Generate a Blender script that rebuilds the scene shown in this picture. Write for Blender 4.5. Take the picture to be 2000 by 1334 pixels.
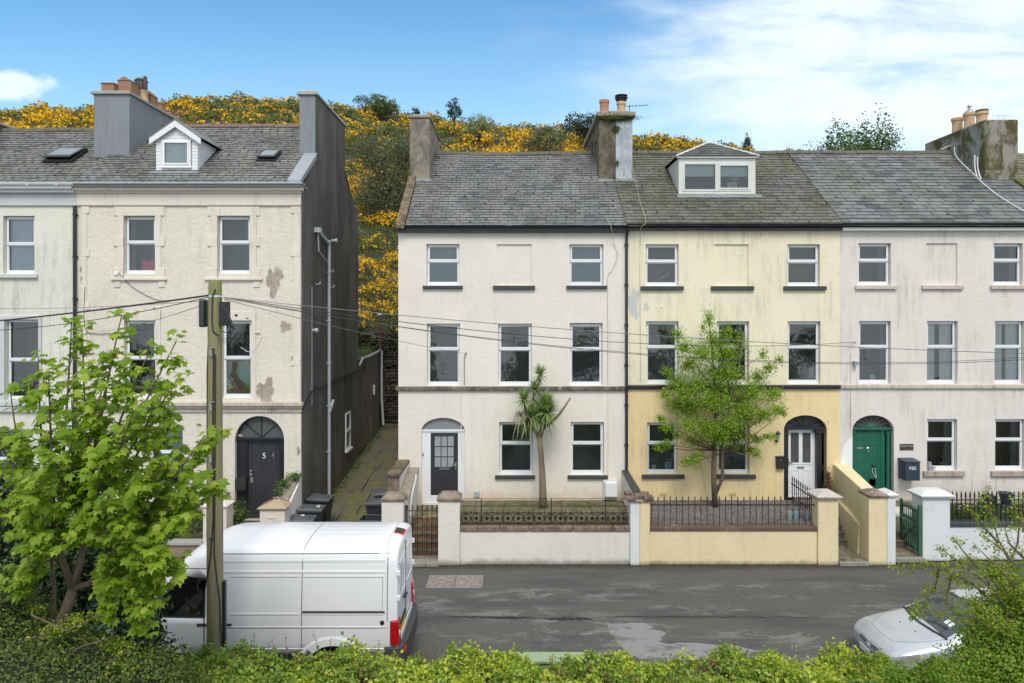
import bpy, bmesh, math, random
import numpy as np
from mathutils import Vector, Matrix
R = math.radians
S = bpy.context.scene
for o in list(bpy.data.objects): bpy.data.objects.remove(o)
random.seed(7)
COL = S.collection
# ------------------------------------------------------------ camera, light
HC = 7.25
cam = bpy.data.cameras.new('camera'); co = bpy.data.objects.new('camera', cam); COL.objects.link(co)
co.location = (0, 0, HC); co.rotation_euler = (R(90), 0, 0)
cam.lens = 24; cam.sensor_width = 36; cam.shift_y = -0.0295; cam.clip_end = 3000; cam.clip_start = .1
S.camera = co
S.view_settings.view_transform = 'Standard'; S.view_settings.look = 'None'
S.view_settings.exposure = 0.75; S.view_settings.gamma = 1
SUN_EL, SUN_AZ = 52, 176      # azimuth measured clockwise from +Y: sun stands high behind the camera
sd = bpy.data.lights.new('sun', 'SUN'); sd.energy = 1.5; sd.angle = R(22); sd.color = (1, .93, .84)
so = bpy.data.objects.new('sun', sd); COL.objects.link(so)
dirv = Vector((math.sin(R(SUN_AZ))*math.cos(R(SUN_EL)), math.cos(R(SUN_AZ))*math.cos(R(SUN_EL)), math.sin(R(SUN_EL))))
so.rotation_euler = dirv.to_track_quat('Z', 'Y').to_euler(); so.location = (0, -10, 40)

def N(nt, t, **kw):
    n = nt.nodes.new(t)
    for k, v in kw.items():
        if k in n.inputs.keys() if isinstance(k, str) else False: n.inputs[k].default_value = v
        else: setattr(n, k, v)
    return n
class G:
    """tiny node graph helper"""
    def __init__(s, nt): s.nt = nt; nt.nodes.clear()
    def n(s, t, ins=None, **kw):
        n = s.nt.nodes.new(t)
        for k, v in kw.items(): setattr(n, k, v)
        for k, v in (ins or {}).items():
            sk = n.inputs[k]
            if isinstance(v, bpy.types.NodeSocket): s.nt.links.new(v, sk)
            else: sk.default_value = v
        return n
    def math(s, op, a, b=0.0, clamp=False):
        return s.n('ShaderNodeMath', {0: a, 1: b}, operation=op, use_clamp=clamp).outputs[0]
    def ramp(s, f, a, b, lo=0.0, hi=1.0):
        return s.n('ShaderNodeMapRange', {'Value': f, 'From Min': a, 'From Max': b, 'To Min': lo, 'To Max': hi}, interpolation_type='SMOOTHSTEP').outputs[0]
    def mix(s, f, a, b, bt='MIX'):
        m = s.n('ShaderNodeMix', data_type='RGBA', blend_type=bt)
        for k, v in ((0, f), (6, a), (7, b)):
            if isinstance(v, bpy.types.NodeSocket): s.nt.links.new(v, m.inputs[k])
            else: m.inputs[k].default_value = v if k == 0 else (tuple(v)+(1,))[:4]
        return m.outputs[2]
    def noise(s, vec, scale, detail=3, rough=.55, dist=0):
        return s.n('ShaderNodeTexNoise', {'Vector': vec, 'Scale': scale, 'Detail': detail, 'Roughness': rough, 'Distortion': dist}).outputs[0]
    def sc(s, vec, x, y, z, off=(0, 0, 0)):
        return s.n('ShaderNodeMapping', {'Vector': vec, 'Scale': (x, y, z), 'Location': off}).outputs[0]

W = bpy.data.worlds.new('World'); S.world = W; W.use_nodes = True
g = G(W.node_tree)
sky = g.n('ShaderNodeTexSky', sky_type='NISHITA', sun_disc=False, sun_elevation=R(SUN_EL), sun_rotation=R(SUN_AZ), altitude=50, air_density=1.0, dust_density=.3, ozone_density=2.6)
tc = g.n('ShaderNodeTexCoord').outputs['Generated']
sep = g.n('ShaderNodeSeparateXYZ', {0: tc})
yy = g.math('MAXIMUM', g.math('ABSOLUTE', sep.outputs[1]), .08)
u = g.math('DIVIDE', sep.outputs[0], yy); v = g.math('DIVIDE', sep.outputs[2], yy)
uv = g.n('ShaderNodeCombineXYZ', {0: u, 1: v, 2: 0.0}).outputs[0]
n1 = g.noise(g.sc(uv, 2.2, 7.5, 1, (.3, .1, 0)), 2.0, 8, .62, .4)
n2 = g.noise(g.sc(uv, 1.4, 3.2, 1, (3.3, 1.1, 0)), 2.4, 5, .55, .3)
m = g.math('ADD', u, g.math('MULTIPLY', g.math('SUBTRACT', n2, .5), .7))
mk = g.ramp(m, .02, .42)
hi = g.ramp(v, .62, .25, .75, 1)
c1 = g.math('MULTIPLY', g.math('MULTIPLY', mk, g.ramp(n1, .25, .60, .30, 1)), g.ramp(v, -.02, .2))
# small cumulus low on the left
du = g.math('DIVIDE', g.math('ADD', u, .755), .085); dv = g.math('DIVIDE', g.math('SUBTRACT', v, g.math('MULTIPLY_ADD', u, -.25) if False else .33), .024)
dd = g.math('ADD', g.math('MULTIPLY', du, du), g.math('MULTIPLY', dv, dv))
n3 = g.noise(uv, 16, 6, .6)
c2 = g.math('MULTIPLY', g.ramp(g.math('ADD', dd, g.math('MULTIPLY', g.math('SUBTRACT', n3, .5), 3.2)), 1.3, .2), .9)
# unseen broken cloud, added overhead and behind the camera to neutralise the light
over = g.math('MAXIMUM', g.ramp(sep.outputs[2], .46, .72), g.ramp(sep.outputs[1], .22, -.2))
n4 = g.noise(tc, 2.2, 6, .6, .3)
c3_ = g.math('MULTIPLY', over, g.ramp(n4, .3, .5, .62, 1))
cl = g.math('MAXIMUM', g.math('MAXIMUM', c1, c2), c3_)
skc = g.mix(1.0, sky.outputs[0], (1.0, 1.55, 1.62), 'MULTIPLY')
skc = g.mix(g.ramp(v, .52, -.05, 0, .6), skc, (7.1, 8.8, 9.8))
col = g.mix(g.math('MULTIPLY', cl, .88), skc, (8.1, 8.8, 9.4))
bg = g.n('ShaderNodeBackground', {'Color': col, 'Strength': .076})
out = g.n('ShaderNodeOutputWorld', {'Surface': bg.outputs[0]})

# ------------------------------------------------------------ mesh helpers
def P(px, py, Y): return Vector(((px-1000)/1333.33*Y, Y, HC-(py-608)/1333.33*Y))
ROOT = {}
def rootloc(p):
    while p.parent: p = p.parent
    return Vector(p.location)
def link(o, parent=None):
    COL.objects.link(o)
    if parent is not None: o.parent = parent
    return o
def tag(o, label=None, cat=None, group=None, kind=None):
    if label: o['label'] = label
    if cat: o['category'] = cat
    if group: o['group'] = group
    if kind: o['kind'] = kind
    return o
def thing(name, label, cat, loc=(0, 0, 0), group=None, rz=0):
    o = bpy.data.objects.new(name, None); o.empty_display_size = .2
    COL.objects.link(o); o.location = loc; o.rotation_euler = (0, 0, rz)
    return tag(o, label, cat, group)
def copy_tree(o, parent=None):
    c = o.copy(); COL.objects.link(c)
    if parent is not None: c.parent = parent
    for ch in list(o.children): copy_tree(ch, c)
    return c
class B:
    def __init__(s): s.v = []; s.f = []; s.m = []; s.cm = 0
    def add(s, vs, fs):
        o = len(s.v); s.v += [tuple(p) for p in vs]
        for f in fs: s.f.append([i+o for i in f]); s.m.append(s.cm)
        return s
    def box(s, x0, x1, y0, y1, z0, z1):
        return s.add([(x0,y0,z0),(x1,y0,z0),(x1,y1,z0),(x0,y1,z0),(x0,y0,z1),(x1,y0,z1),(x1,y1,z1),(x0,y1,z1)],
                     [(0,3,2,1),(4,5,6,7),(0,1,5,4),(1,2,6,5),(2,3,7,6),(3,0,4,7)])
    def hexa(s, p): # 8 points, bottom 4 then top 4
        return s.add(p, [(0,3,2,1),(4,5,6,7),(0,1,5,4),(1,2,6,5),(2,3,7,6),(3,0,4,7)])
    def quad(s, *p): return s.add(p, [tuple(range(len(p)))])
    def prism(s, pts, a, b, ax='y'):
        """pts 2d polygon; ax y: (x,z) between y=a,b ; x: (y,z) ; z: (x,y)"""
        n = len(pts)
        f = {'y': lambda p, t: (p[0], t, p[1]), 'x': lambda p, t: (t, p[0], p[1]), 'z': lambda p, t: (p[0], p[1], t)}[ax]
        return s.add([f(p, a) for p in pts]+[f(p, b) for p in pts],
                     [tuple(range(n)), tuple(range(2*n-1, n-1, -1))]+[(i, i+n, (i+1) % n+n, (i+1) % n) for i in range(n)])
    def tube(s, pts, rad, n=8, cap=True):
        pts = [Vector(p) for p in pts]
        if not hasattr(rad, '__len__'): rad = [rad]*len(pts)
        vs = []; prev = None
        for i, p in enumerate(pts):
            t = (pts[min(i+1, len(pts)-1)]-pts[max(i-1, 0)])
            t = t.normalized() if t.length > 1e-9 else Vector((0, 0, 1))
            a = prev if prev is not None else (Vector((1, 0, 0)) if abs(t.x) < .8 else Vector((0, 1, 0)))
            a = (a-t*a.dot(t)).normalized(); b = t.cross(a); prev = a
            for k in range(n):
                an = 2*math.pi*k/n
                vs.append(p+(a*math.cos(an)+b*math.sin(an))*rad[i])
        fs = [(i*n+k, i*n+(k+1) % n, (i+1)*n+(k+1) % n, (i+1)*n+k) for i in range(len(pts)-1) for k in range(n)]
        if cap: fs += [tuple(range(n-1, -1, -1)), tuple(range((len(pts)-1)*n, len(pts)*n))]
        return s.add(vs, fs)
    def lathe(s, prof, c=(0, 0, 0), n=16, ax='z'):
        vs = []
        for r, h in prof:
            for k in range(n):
                an = 2*math.pi*k/n; a, b = r*math.cos(an), r*math.sin(an)
                q = {'z': (a, b, h), 'y': (a, h, b), 'x': (h, a, b)}[ax]
                vs.append((c[0]+q[0], c[1]+q[1], c[2]+q[2]))
        m_ = len(prof)
        fs = [(i*n+k, i*n+(k+1) % n, (i+1)*n+(k+1) % n, (i+1)*n+k) for i in range(m_-1) for k in range(n)]
        fs += [tuple(range(n-1, -1, -1)), tuple(range((m_-1)*n, m_*n))]
        return s.add(vs, fs)
    def ball(s, c, r, n=10, sx=1, sy=1, sz=1):
        pr = [(max(math.sin(math.pi*i/n), .02), -math.cos(math.pi*i/n)) for i in range(n+1)]
        vs = []; k_ = 2*n
        for a, h in pr:
            for k in range(k_):
                t = 2*math.pi*k/k_
                vs.append((c[0]+a*math.cos(t)*r*sx, c[1]+a*math.sin(t)*r*sy, c[2]+h*r*sz))
        fs = [(i*k_+k, i*k_+(k+1) % k_, (i+1)*k_+(k+1) % k_, (i+1)*k_+k) for i in range(n) for k in range(k_)]
        fs += [tuple(range(k_-1, -1, -1)), tuple(range(n*k_, n*k_+k_))]
        return s.add(vs, fs)
    def build(s, name, mat, parent=None, world=True, bevel=0, smooth=False, seg=2, label=None, cat=None, group=None, kind=None, origin=None, recalc=False):
        me = bpy.data.meshes.new(name)
        off = rootloc(parent) if (parent is not None and world) else Vector((0, 0, 0))
        if parent is None and origin is not None: off = Vector(origin)
        vs = [(p[0]-off[0], p[1]-off[1], p[2]-off[2]) for p in s.v]
        me.from_pydata(vs, [], s.f)
        mats = mat if isinstance(mat, (list, tuple)) else [mat]
        for mm in mats: me.materials.append(mm)
        me.polygons.foreach_set('material_index', s.m)
        if smooth: me.polygons.foreach_set('use_smooth', [True]*len(me.polygons))
        if recalc:
            bm = bmesh.new(); bm.from_mesh(me); bmesh.ops.recalc_face_normals(bm, faces=bm.faces); bm.to_mesh(me); bm.free()
        me.update()
        o = bpy.data.objects.new(name, me); link(o, parent)
        if parent is None and origin is not None: o.location = origin
        if bevel:
            b = o.modifiers.new('bevel', 'BEVEL'); b.width = bevel; b.segments = seg; b.limit_method = 'ANGLE'; b.angle_limit = R(40)
            b.harden_normals = False
        return tag(o, label, cat, group, kind)
def text(name, body, mat, parent, size, loc, rot=(R(90), 0, 0), ext=.003, align='CENTER'):
    c = bpy.data.curves.new(name, 'FONT'); c.body = body; c.size = size; c.extrude = ext; c.align_x = align; c.align_y = 'CENTER'
    t = bpy.data.objects.new('tmp', c); COL.objects.link(t)
    bpy.context.view_layer.update()
    me = bpy.data.meshes.new_from_object(t.evaluated_get(bpy.context.evaluated_depsgraph_get()))
    bpy.data.objects.remove(t)
    me.name = name; me.materials.clear(); me.materials.append(mat)
    off = rootloc(parent) if parent is not None else Vector((0,0,0))
    me.transform(Matrix.Translation(Vector(loc)-off) @ __import__('mathutils').Euler(rot).to_matrix().to_4x4())
    return link(bpy.data.objects.new(name, me), parent)
# ------------------------------------------------------------ materials
def mat(name):
    m_ = bpy.data.materials.new(name); m_.use_nodes = True
    gg = G(m_.node_tree)
    bs = gg.n('ShaderNodeBsdfPrincipled'); o = gg.n('ShaderNodeOutputMaterial', {'Surface': bs.outputs[0]})
    gg.bs = bs; gg.out = o
    gg.co = gg.n('ShaderNodeTexCoord').outputs['Object']
    return m_, gg
def setin(gg, k, v):
    if isinstance(v, bpy.types.NodeSocket): gg.nt.links.new(v, gg.bs.inputs[k])
    else: gg.bs.inputs[k].default_value = (tuple(v)+(1,)) if isinstance(v, tuple) and len(v) == 3 else v
def plain(name, c, rough=.5, metal=0.0, var=.12, scale=6, bump=0.0, bscale=40, spec=.5, coat=0):
    m_, gg = mat(name)
    nz = gg.noise(gg.co, scale, 5, .6)
    dk = tuple(x*(1-var) for x in c); lt = tuple(min(x*(1+var), 1) for x in c)
    setin(gg, 'Base Color', gg.mix(nz, dk, lt)); setin(gg, 'Roughness', rough); setin(gg, 'Metallic', metal)
    gg.bs.inputs['Specular IOR Level'].default_value = spec
    if coat: gg.bs.inputs['Coat Weight'].default_value = coat
    if bump:
        b = gg.n('ShaderNodeBump', {'Height': gg.noise(gg.co, bscale, 4, .6), 'Strength': bump, 'Distance': .02})
        setin(gg, 'Normal', b.outputs[0])
    return m_
def render_mat(name, c, stain=(.30, .27, .21), amt=.5, base=None, warm=None, bump=.35, seed=0, low=None, fine=60, peb=0, split=None):
    """painted render: trowelled relief, vertical weather streaks, dirt"""
    m_, gg = mat(name)
    co_ = gg.sc(gg.co, 1, 1, 1, (seed*7.3, seed*3.1, seed*1.7))
    big = gg.noise(co_, .55, 4, .6, .5)
    mid = gg.noise(co_, 2.6, 6, .7, .3)
    col = gg.mix(gg.ramp(big, .3, .7), tuple(x*.93 for x in c), c)
    if split:   # second paint colour below a height
        z = gg.n('ShaderNodeSeparateXYZ', {0: gg.co}).outputs[2]
        col = gg.mix(gg.math('LESS_THAN', z, split[0]), col, gg.mix(gg.ramp(big, .3, .7), tuple(x*.94 for x in split[1]), split[1]))
    streak = gg.noise(gg.sc(co_, 5.5, 5.5, .55), 1.3, 7, .72, .2)
    patch = gg.noise(co_, .8, 3, .5)
    f = gg.math('MULTIPLY', gg.ramp(streak, .44, .70), gg.ramp(patch, .38, .62))
    col = gg.mix(gg.math('MULTIPLY', f, amt), col, stain)
    specks = gg.noise(co_, 9, 8, .75)
    col = gg.mix(gg.math('MULTIPLY', gg.ramp(specks, .60, .72), amt*.6), col, stain)
    vd = gg.n('ShaderNodeTexVoronoi', {'Vector': gg.n('ShaderNodeVectorMath', {0: gg.sc(co_, 1, 1, .6), 1: gg.n('ShaderNodeVectorMath', {0: gg.n('ShaderNodeTexNoise', {'Vector': co_, 'Scale': 1.6, 'Detail': 5.0}).outputs[1], 'Scale': .9}, operation='SCALE').outputs[0]}, operation='ADD').outputs[0], 'Scale': .75}, feature='DISTANCE_TO_EDGE').outputs[0]
    ck = gg.math('MULTIPLY', gg.ramp(vd, .010, .001), gg.ramp(gg.noise(co_, 1.1, 3), .54, .64))
    col = gg.mix(gg.math('MULTIPLY', ck, min(amt*.8, .28)), col, tuple(x*.6 for x in stain))
    if low:   # dirt splashed up from the ground: (z0, height, colour, amount)
        z = gg.n('ShaderNodeSeparateXYZ', {0: gg.co}).outputs[2]
        lf = gg.ramp(gg.math('ADD', z, gg.math('MULTIPLY', gg.math('SUBTRACT', mid, .5), low[1]*1.6)), low[0]+low[1], low[0])
        col = gg.mix(gg.math('MULTIPLY', lf, low[3]), col, low[2])
    setin(gg, 'Base Color', col); setin(gg, 'Roughness', .88); gg.bs.inputs['Specular IOR Level'].default_value = .25
    h = gg.math('ADD', gg.math('MULTIPLY', gg.noise(gg.sc(co_, 1, 1, 1.5), 5, 6, .65, .8), 1.6), gg.math('MULTIPLY', gg.noise(co_, fine, 3, .6), .35+peb))
    b = gg.n('ShaderNodeBump', {'Height': h, 'Strength': bump, 'Distance': .03})
    setin(gg, 'Normal', b.outputs[0])
    return m_
def mottle_mat(name, a, b, c=None, sc=1.7, lo=.38, hi=.6, bump=.8, seed=0, amt=1):
    m_, gg = mat(name); co_ = gg.sc(gg.co, 1, 1, .75, (seed*3.3, seed*1.9, seed))
    f = gg.ramp(gg.noise(co_, sc, 8, .74, .5), lo, hi); col = gg.mix(f, a, b)
    if c: col = gg.mix(gg.ramp(gg.noise(gg.sc(co_, 1.6, 1.6, .6), sc*2.4, 8, .78, .3), .56, .64, 0, amt), col, c)
    col = gg.mix(gg.ramp(gg.noise(co_, 30, 5, .8), .55, .75, 0, .45), col, tuple(x*.45 for x in a))
    setin(gg, 'Base Color', col); setin(gg, 'Roughness', .95); gg.bs.inputs['Specular IOR Level'].default_value = .2
    setin(gg, 'Normal', gg.n('ShaderNodeBump', {'Height': gg.noise(co_, 22, 7, .75), 'Strength': bump, 'Distance': .035}).outputs[0])
    return m_
def slate_mat(name, a, b, moss=(.10, .11, .035), mamt=.4, lich=.2, seed=0, joint=None):
    m_, gg = mat(name)
    co_ = gg.sc(gg.co, 1, 1, 1, (seed*5.3, seed*2.1, seed*1.1))
    rnd = gg.n('ShaderNodeNewGeometry').outputs['Random Per Island']
    wn = gg.n('ShaderNodeTexWhiteNoise', {'W': rnd}, noise_dimensions='1D').outputs[0]
    col = gg.mix(rnd, a, b)
    col = gg.mix(gg.ramp(wn, .7, 1), col, tuple(x*.62 for x in a))
    col = gg.mix(gg.math('MULTIPLY', gg.ramp(gg.noise(gg.sc(co_, 1, .6, .6), 1.3, 5, .65, .4), .42, .7), .55), col, tuple(x*1.5 for x in b))
    mo = gg.noise(gg.sc(co_, 1.4, .5, .5), .9, 6, .7, .5)
    mf = gg.math('MULTIPLY', gg.ramp(mo, .43, .64), gg.ramp(gg.noise(co_, 14, 5, .7), .38, .62))
    col = gg.mix(gg.math('MULTIPLY', mf, mamt), col, moss)
    sp = gg.ramp(gg.noise(co_, 26, 4, .8), .71, .76)
    col = gg.mix(gg.math('MULTIPLY', sp, lich), col, (.42, .40, .33))
    setin(gg, 'Base Color', col); setin(gg, 'Roughness', gg.ramp(mo, .3, .7, .42, .8))
    gg.bs.inputs['Specular IOR Level'].default_value = .45
    b_ = gg.n('ShaderNodeBump', {'Height': gg.noise(co_, 22, 5, .6), 'Strength': .25, 'Distance': .01})
    setin(gg, 'Normal', b_.outputs[0])
    return m_
def leaf_mat(name, a, b, c=None, cf=.15, rough=.55, trans=.35, big=None):
    """leaf colours differ leaf by leaf; some light passes through"""
    m_, gg = mat(name)
    rnd = gg.n('ShaderNodeNewGeometry').outputs['Random Per Island']
    wn = gg.n('ShaderNodeTexWhiteNoise', {'W': rnd}, noise_dimensions='1D').outputs[0]
    cl = gg.noise(gg.co, big or 2.2, 3, .6)
    col = gg.mix(gg.math('ADD', gg.math('MULTIPLY', rnd, .6), gg.ramp(cl, .3, .7, 0, .4)), a, b)
    if c: col = gg.mix(gg.math('LESS_THAN', wn, cf), col, c)
    setin(gg, 'Base Color', col); setin(gg, 'Roughness', rough); gg.bs.inputs['Specular IOR Level'].default_value = .3
    tr = gg.n('ShaderNodeBsdfTranslucent', {'Color': gg.mix(.5, col, gg.mix(1.0, col, (1.5, 1.6, .5), 'MULTIPLY'))})
    mx = gg.n('ShaderNodeMixShader', {0: trans, 1: gg.bs.outputs[0], 2: tr.outputs[0]})
    gg.nt.links.new(mx.outputs[0], gg.out.inputs[0])
    return m_
def glass_mat(name, tint=(.90, .94, .94), refl=1.0, wave=.1):
    m_ = bpy.data.materials.new(name); m_.use_nodes = True; gg = G(m_.node_tree)
    co_ = gg.n('ShaderNodeTexCoord').outputs['Object']
    b = gg.n('ShaderNodeBump', {'Height': gg.noise(co_, 1.8, 2), 'Strength': wave, 'Distance': .05})
    gl = gg.n('ShaderNodeBsdfGlossy', {'Color': (refl, refl, refl, 1), 'Roughness': .02, 'Normal': b.outputs[0]})
    tr = gg.n('ShaderNodeBsdfTransparent', {'Color': tint+(1,)})
    fr = gg.n('ShaderNodeFresnel', {'IOR': 1.6})
    mx = gg.n('ShaderNodeMixShader', {0: gg.math('MULTIPLY', fr.outputs[0], 1.9, True), 1: tr.outputs[0], 2: gl.outputs[0]})
    gg.n('ShaderNodeOutputMaterial', {'Surface': mx.outputs[0]})
    return m_
def gloss_glass(name, c=(.02, .025, .028), rough=.04):
    return plain(name, c, rough, 0, .2, 2, spec=.7)

M = {}
M['upvc'] = plain('white_upvc', (.74, .75, .77), .32, 0, .05, 3)
M['upvc_dirty'] = plain('weathered_upvc', (.62, .62, .58), .45, 0, .16, 5)
M['glass'] = glass_mat('window_glass')
M['room'] = plain('room_grey_paint', (.30, .29, .28), .9, 0, .3, 1.5)  # even grey of the rooms behind the windows
M['black'] = plain('black_gloss_paint', (.018, .018, .022), .35, 0, .3, 8)
M['blackmat'] = plain('black_plastic', (.022, .023, .025), .5, 0, .25, 8)
M['iron'] = plain('black_ironwork', (.016, .016, .018), .55, .2, .4, 30, .3, 90)
M['rust'] = plain('rusty_iron', (.07, .035, .022), .8, .1, .5, 40, .4, 90)
M['darksill'] = plain('dark_painted_sill', (.045, .047, .05), .6, 0, .45, 12, .3)
M['stone'] = render_mat('weathered_stone', (.34, .30, .24), (.08, .08, .05), .8, bump=.6)
M['lead'] = plain('lead_flashing', (.30, .32, .34), .5, .1, .25, 6, .25, 12)
M['concrete'] = render_mat('old_concrete', (.30, .29, .25), (.10, .10, .05), .8, bump=.5)
M['white_paint'] = plain('white_gloss_paint', (.78, .78, .78), .4, 0, .06, 4)
# ------------------------------------------------------------ building kit
def facade(b, x0, x1, z0, z1, Y, holes):
    """front wall sheet at depth Y with real openings and reveals"""
    xs = sorted({x0, x1} | {min(max(h[0], x0), x1) for h in holes} | {min(max(h[1], x0), x1) for h in holes})
    zs = sorted({z0, z1} | {h[2] for h in holes} | {h[3] for h in holes})
    for i in range(len(xs)-1):
        for j in range(len(zs)-1):
            cx, cz = (xs[i]+xs[i+1])/2, (zs[j]+zs[j+1])/2
            if any(h[0] < cx < h[1] and h[2] < cz < h[3] for h in holes): continue
            b.quad((xs[i], Y, zs[j]), (xs[i+1], Y, zs[j]), (xs[i+1], Y, zs[j+1]), (xs[i], Y, zs[j+1]))
    for h in holes:
        a, c, lo, hi, d = h[:5]
        if len(h) > 5:      # arched head, h[5] = rise
            sp = hi-h[5]; n = 20
            pts = [((a+c)/2-(c-a)/2*math.cos(math.pi*k/n), sp+h[5]*math.sin(math.pi*k/n)) for k in range(n+1)]
            for p, q in zip(pts, pts[1:]):
                b.quad((p[0], Y, p[1]), (q[0], Y, q[1]), (q[0], Y, hi), (p[0], Y, hi))
                b.quad((p[0], Y, p[1]), (p[0], Y+d, p[1]), (q[0], Y+d, q[1]), (q[0], Y, q[1]))
        else:
            sp = hi; b.quad((a, Y, hi), (a, Y+d, hi), (c, Y+d, hi), (c, Y, hi))
        b.quad((a, Y, lo), (a, Y+d, lo), (a, Y+d, sp), (a, Y, sp))
        b.quad((c, Y, lo), (c, Y, sp), (c, Y+d, sp), (c, Y+d, lo))
        b.quad((a, Y, lo), (c, Y, lo), (c, Y+d, lo), (a, Y+d, lo))
def ring(b, x0, x1, z0, z1, w, y0, y1, wb=None, wt=None):
    wb = wb or w; wt = wt or w
    b.box(x0, x0+w, y0, y1, z0, z1); b.box(x1-w, x1, y0, y1, z0, z1)
    b.box(x0+w, x1-w, y0, y1, z0, z0+wb); b.box(x0+w, x1-w, y0, y1, z1-wt, z1)
M['curtain_grey'] = plain('grey_curtain', (.20, .20, .21), .9, 0, .35, 5)
M['blind_grey'] = plain('grey_fabric_blind', (.24, .31, .34), .9, 0, .08, 3)
M['vblind'] = plain('vertical_blind_slats', (.60, .66, .72), .8, 0, .2, 3)
M['net'] = plain('net_curtain', (.74, .74, .74), .9, 0, .25, 8)
M['cream_blind'] = plain('pale_roller_blind', (.50, .58, .55), .9, 0, .05, 3)
def window(par, x0, x1, z0, z1, Y, d=.13, split=.42, fm='upvc', fill=None, surround=.05, sash=True, name='window', side=0):
    y = Y+d; b = B(); fw = .055
    b.box(x0, x1, y-.006, y+.07, z0, z0+.045)
    ring(b, x0+.006, x1-.006, z0+.045, z1-.006, fw, y, y+.08)
    h = z1-z0; zt = z1-h*split
    X0, X1 = x0+.006+fw, x1-.006-fw; Z0, Z1 = z0+.045+fw, z1-.006-fw
    b.box(X0, X1, y-.02, y+.07, zt-.03, zt+.03)
    if sash:
        ring(b, X0-.012, X1+.012, zt+.03, Z1+.012, .05, y-.028, y-.002)
        b.box(X0-.03, X1+.03, y-.034, y-.004, zt-.012, zt+.012)
        ring(b, X0+.002, X1-.002, Z0, zt-.031, .022, y+.004, y+.05)
    w = b.build(name, M[fm], par, bevel=.006)
    p = B(); p.quad((X0-.01, y+.035, Z0-.01), (X1+.01, y+.035, Z0-.01), (X1+.01, y+.035, zt-.01), (X0-.01, y+.035, zt-.01))
    p.quad((X0-.01, y+.012, zt+.01), (X1+.01, y+.012, zt+.01), (X1+.01, y+.012, Z1+.01), (X0-.01, y+.012, Z1+.01))
    p.build('pane', M['glass'], w)
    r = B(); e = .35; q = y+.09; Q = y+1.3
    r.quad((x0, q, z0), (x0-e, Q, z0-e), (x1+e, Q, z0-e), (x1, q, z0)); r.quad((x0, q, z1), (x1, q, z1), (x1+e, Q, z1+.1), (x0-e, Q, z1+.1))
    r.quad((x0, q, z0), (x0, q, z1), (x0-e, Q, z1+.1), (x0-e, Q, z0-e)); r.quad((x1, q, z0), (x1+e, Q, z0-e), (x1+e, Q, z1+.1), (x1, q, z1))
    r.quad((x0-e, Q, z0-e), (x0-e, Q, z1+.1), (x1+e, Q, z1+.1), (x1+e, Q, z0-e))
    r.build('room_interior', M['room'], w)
    yb = y+.095
    if fill == 'blind': B().box(x0+.03, x1-.03, yb, yb+.01, z0+.03, z1-.02).build('roller_blind', M['blind_grey'], w)
    elif fill == 'vblind':
        k = B(); n = max(int((x1-x0)/.085), 4); dx = (x1-x0)/n
        for i in range(n):
            c = x0+dx*(i+.5); k.quad((c-.042, yb+.02, z0+.05), (c+.035, yb+.035+random.random()*.012, z0+.05), (c+.035, yb+.035, z1-.02), (c-.042, yb+.02, z1-.02))
        k.build('vertical_blind', M['vblind'], w)
    elif fill and fill.startswith('curt'):
        k = B(); fr = {'curt': (.0, .22, .78, 1), 'curtR': (.72, 1), 'curtL': (0, .3), 'curtW': (0, .42, .55, 1)}[fill]
        for i in range(0, len(fr), 2):
            a, c = x0+(x1-x0)*fr[i], x0+(x1-x0)*fr[i+1]; n = 24
            for j in range(n):
                u0, u1 = a+(c-a)*j/n, a+(c-a)*(j+1)/n
                f = lambda u: yb+.04+.025*math.sin(u*70)
                k.quad((u0, f(u0), z0+.02), (u1, f(u1), z0+.02), (u1, f(u1), z1), (u0, f(u0), z1))
        k.build('curtain', M['curtain_grey'] if fill != 'curtW' else M['net'], w)
    return w
def sill(w, x0, x1, z0, z1, Y, m='darksill', out=.09):
    return B().box(x0, x1, Y-out, Y+.1, z0, z1).build('sill', M[m] if isinstance(m, str) else m, w, bevel=.012)
M['shade_dirt'] = plain('joint_shade_dirt', (.045, .045, .04), .95, 0, .4, 6)  # dark tone painting shade, with some dirt, in slate joints
M['mossdot'] = plain('moss_tuft', (.02, .024, .01), 1, 0, .5, 9)
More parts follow.
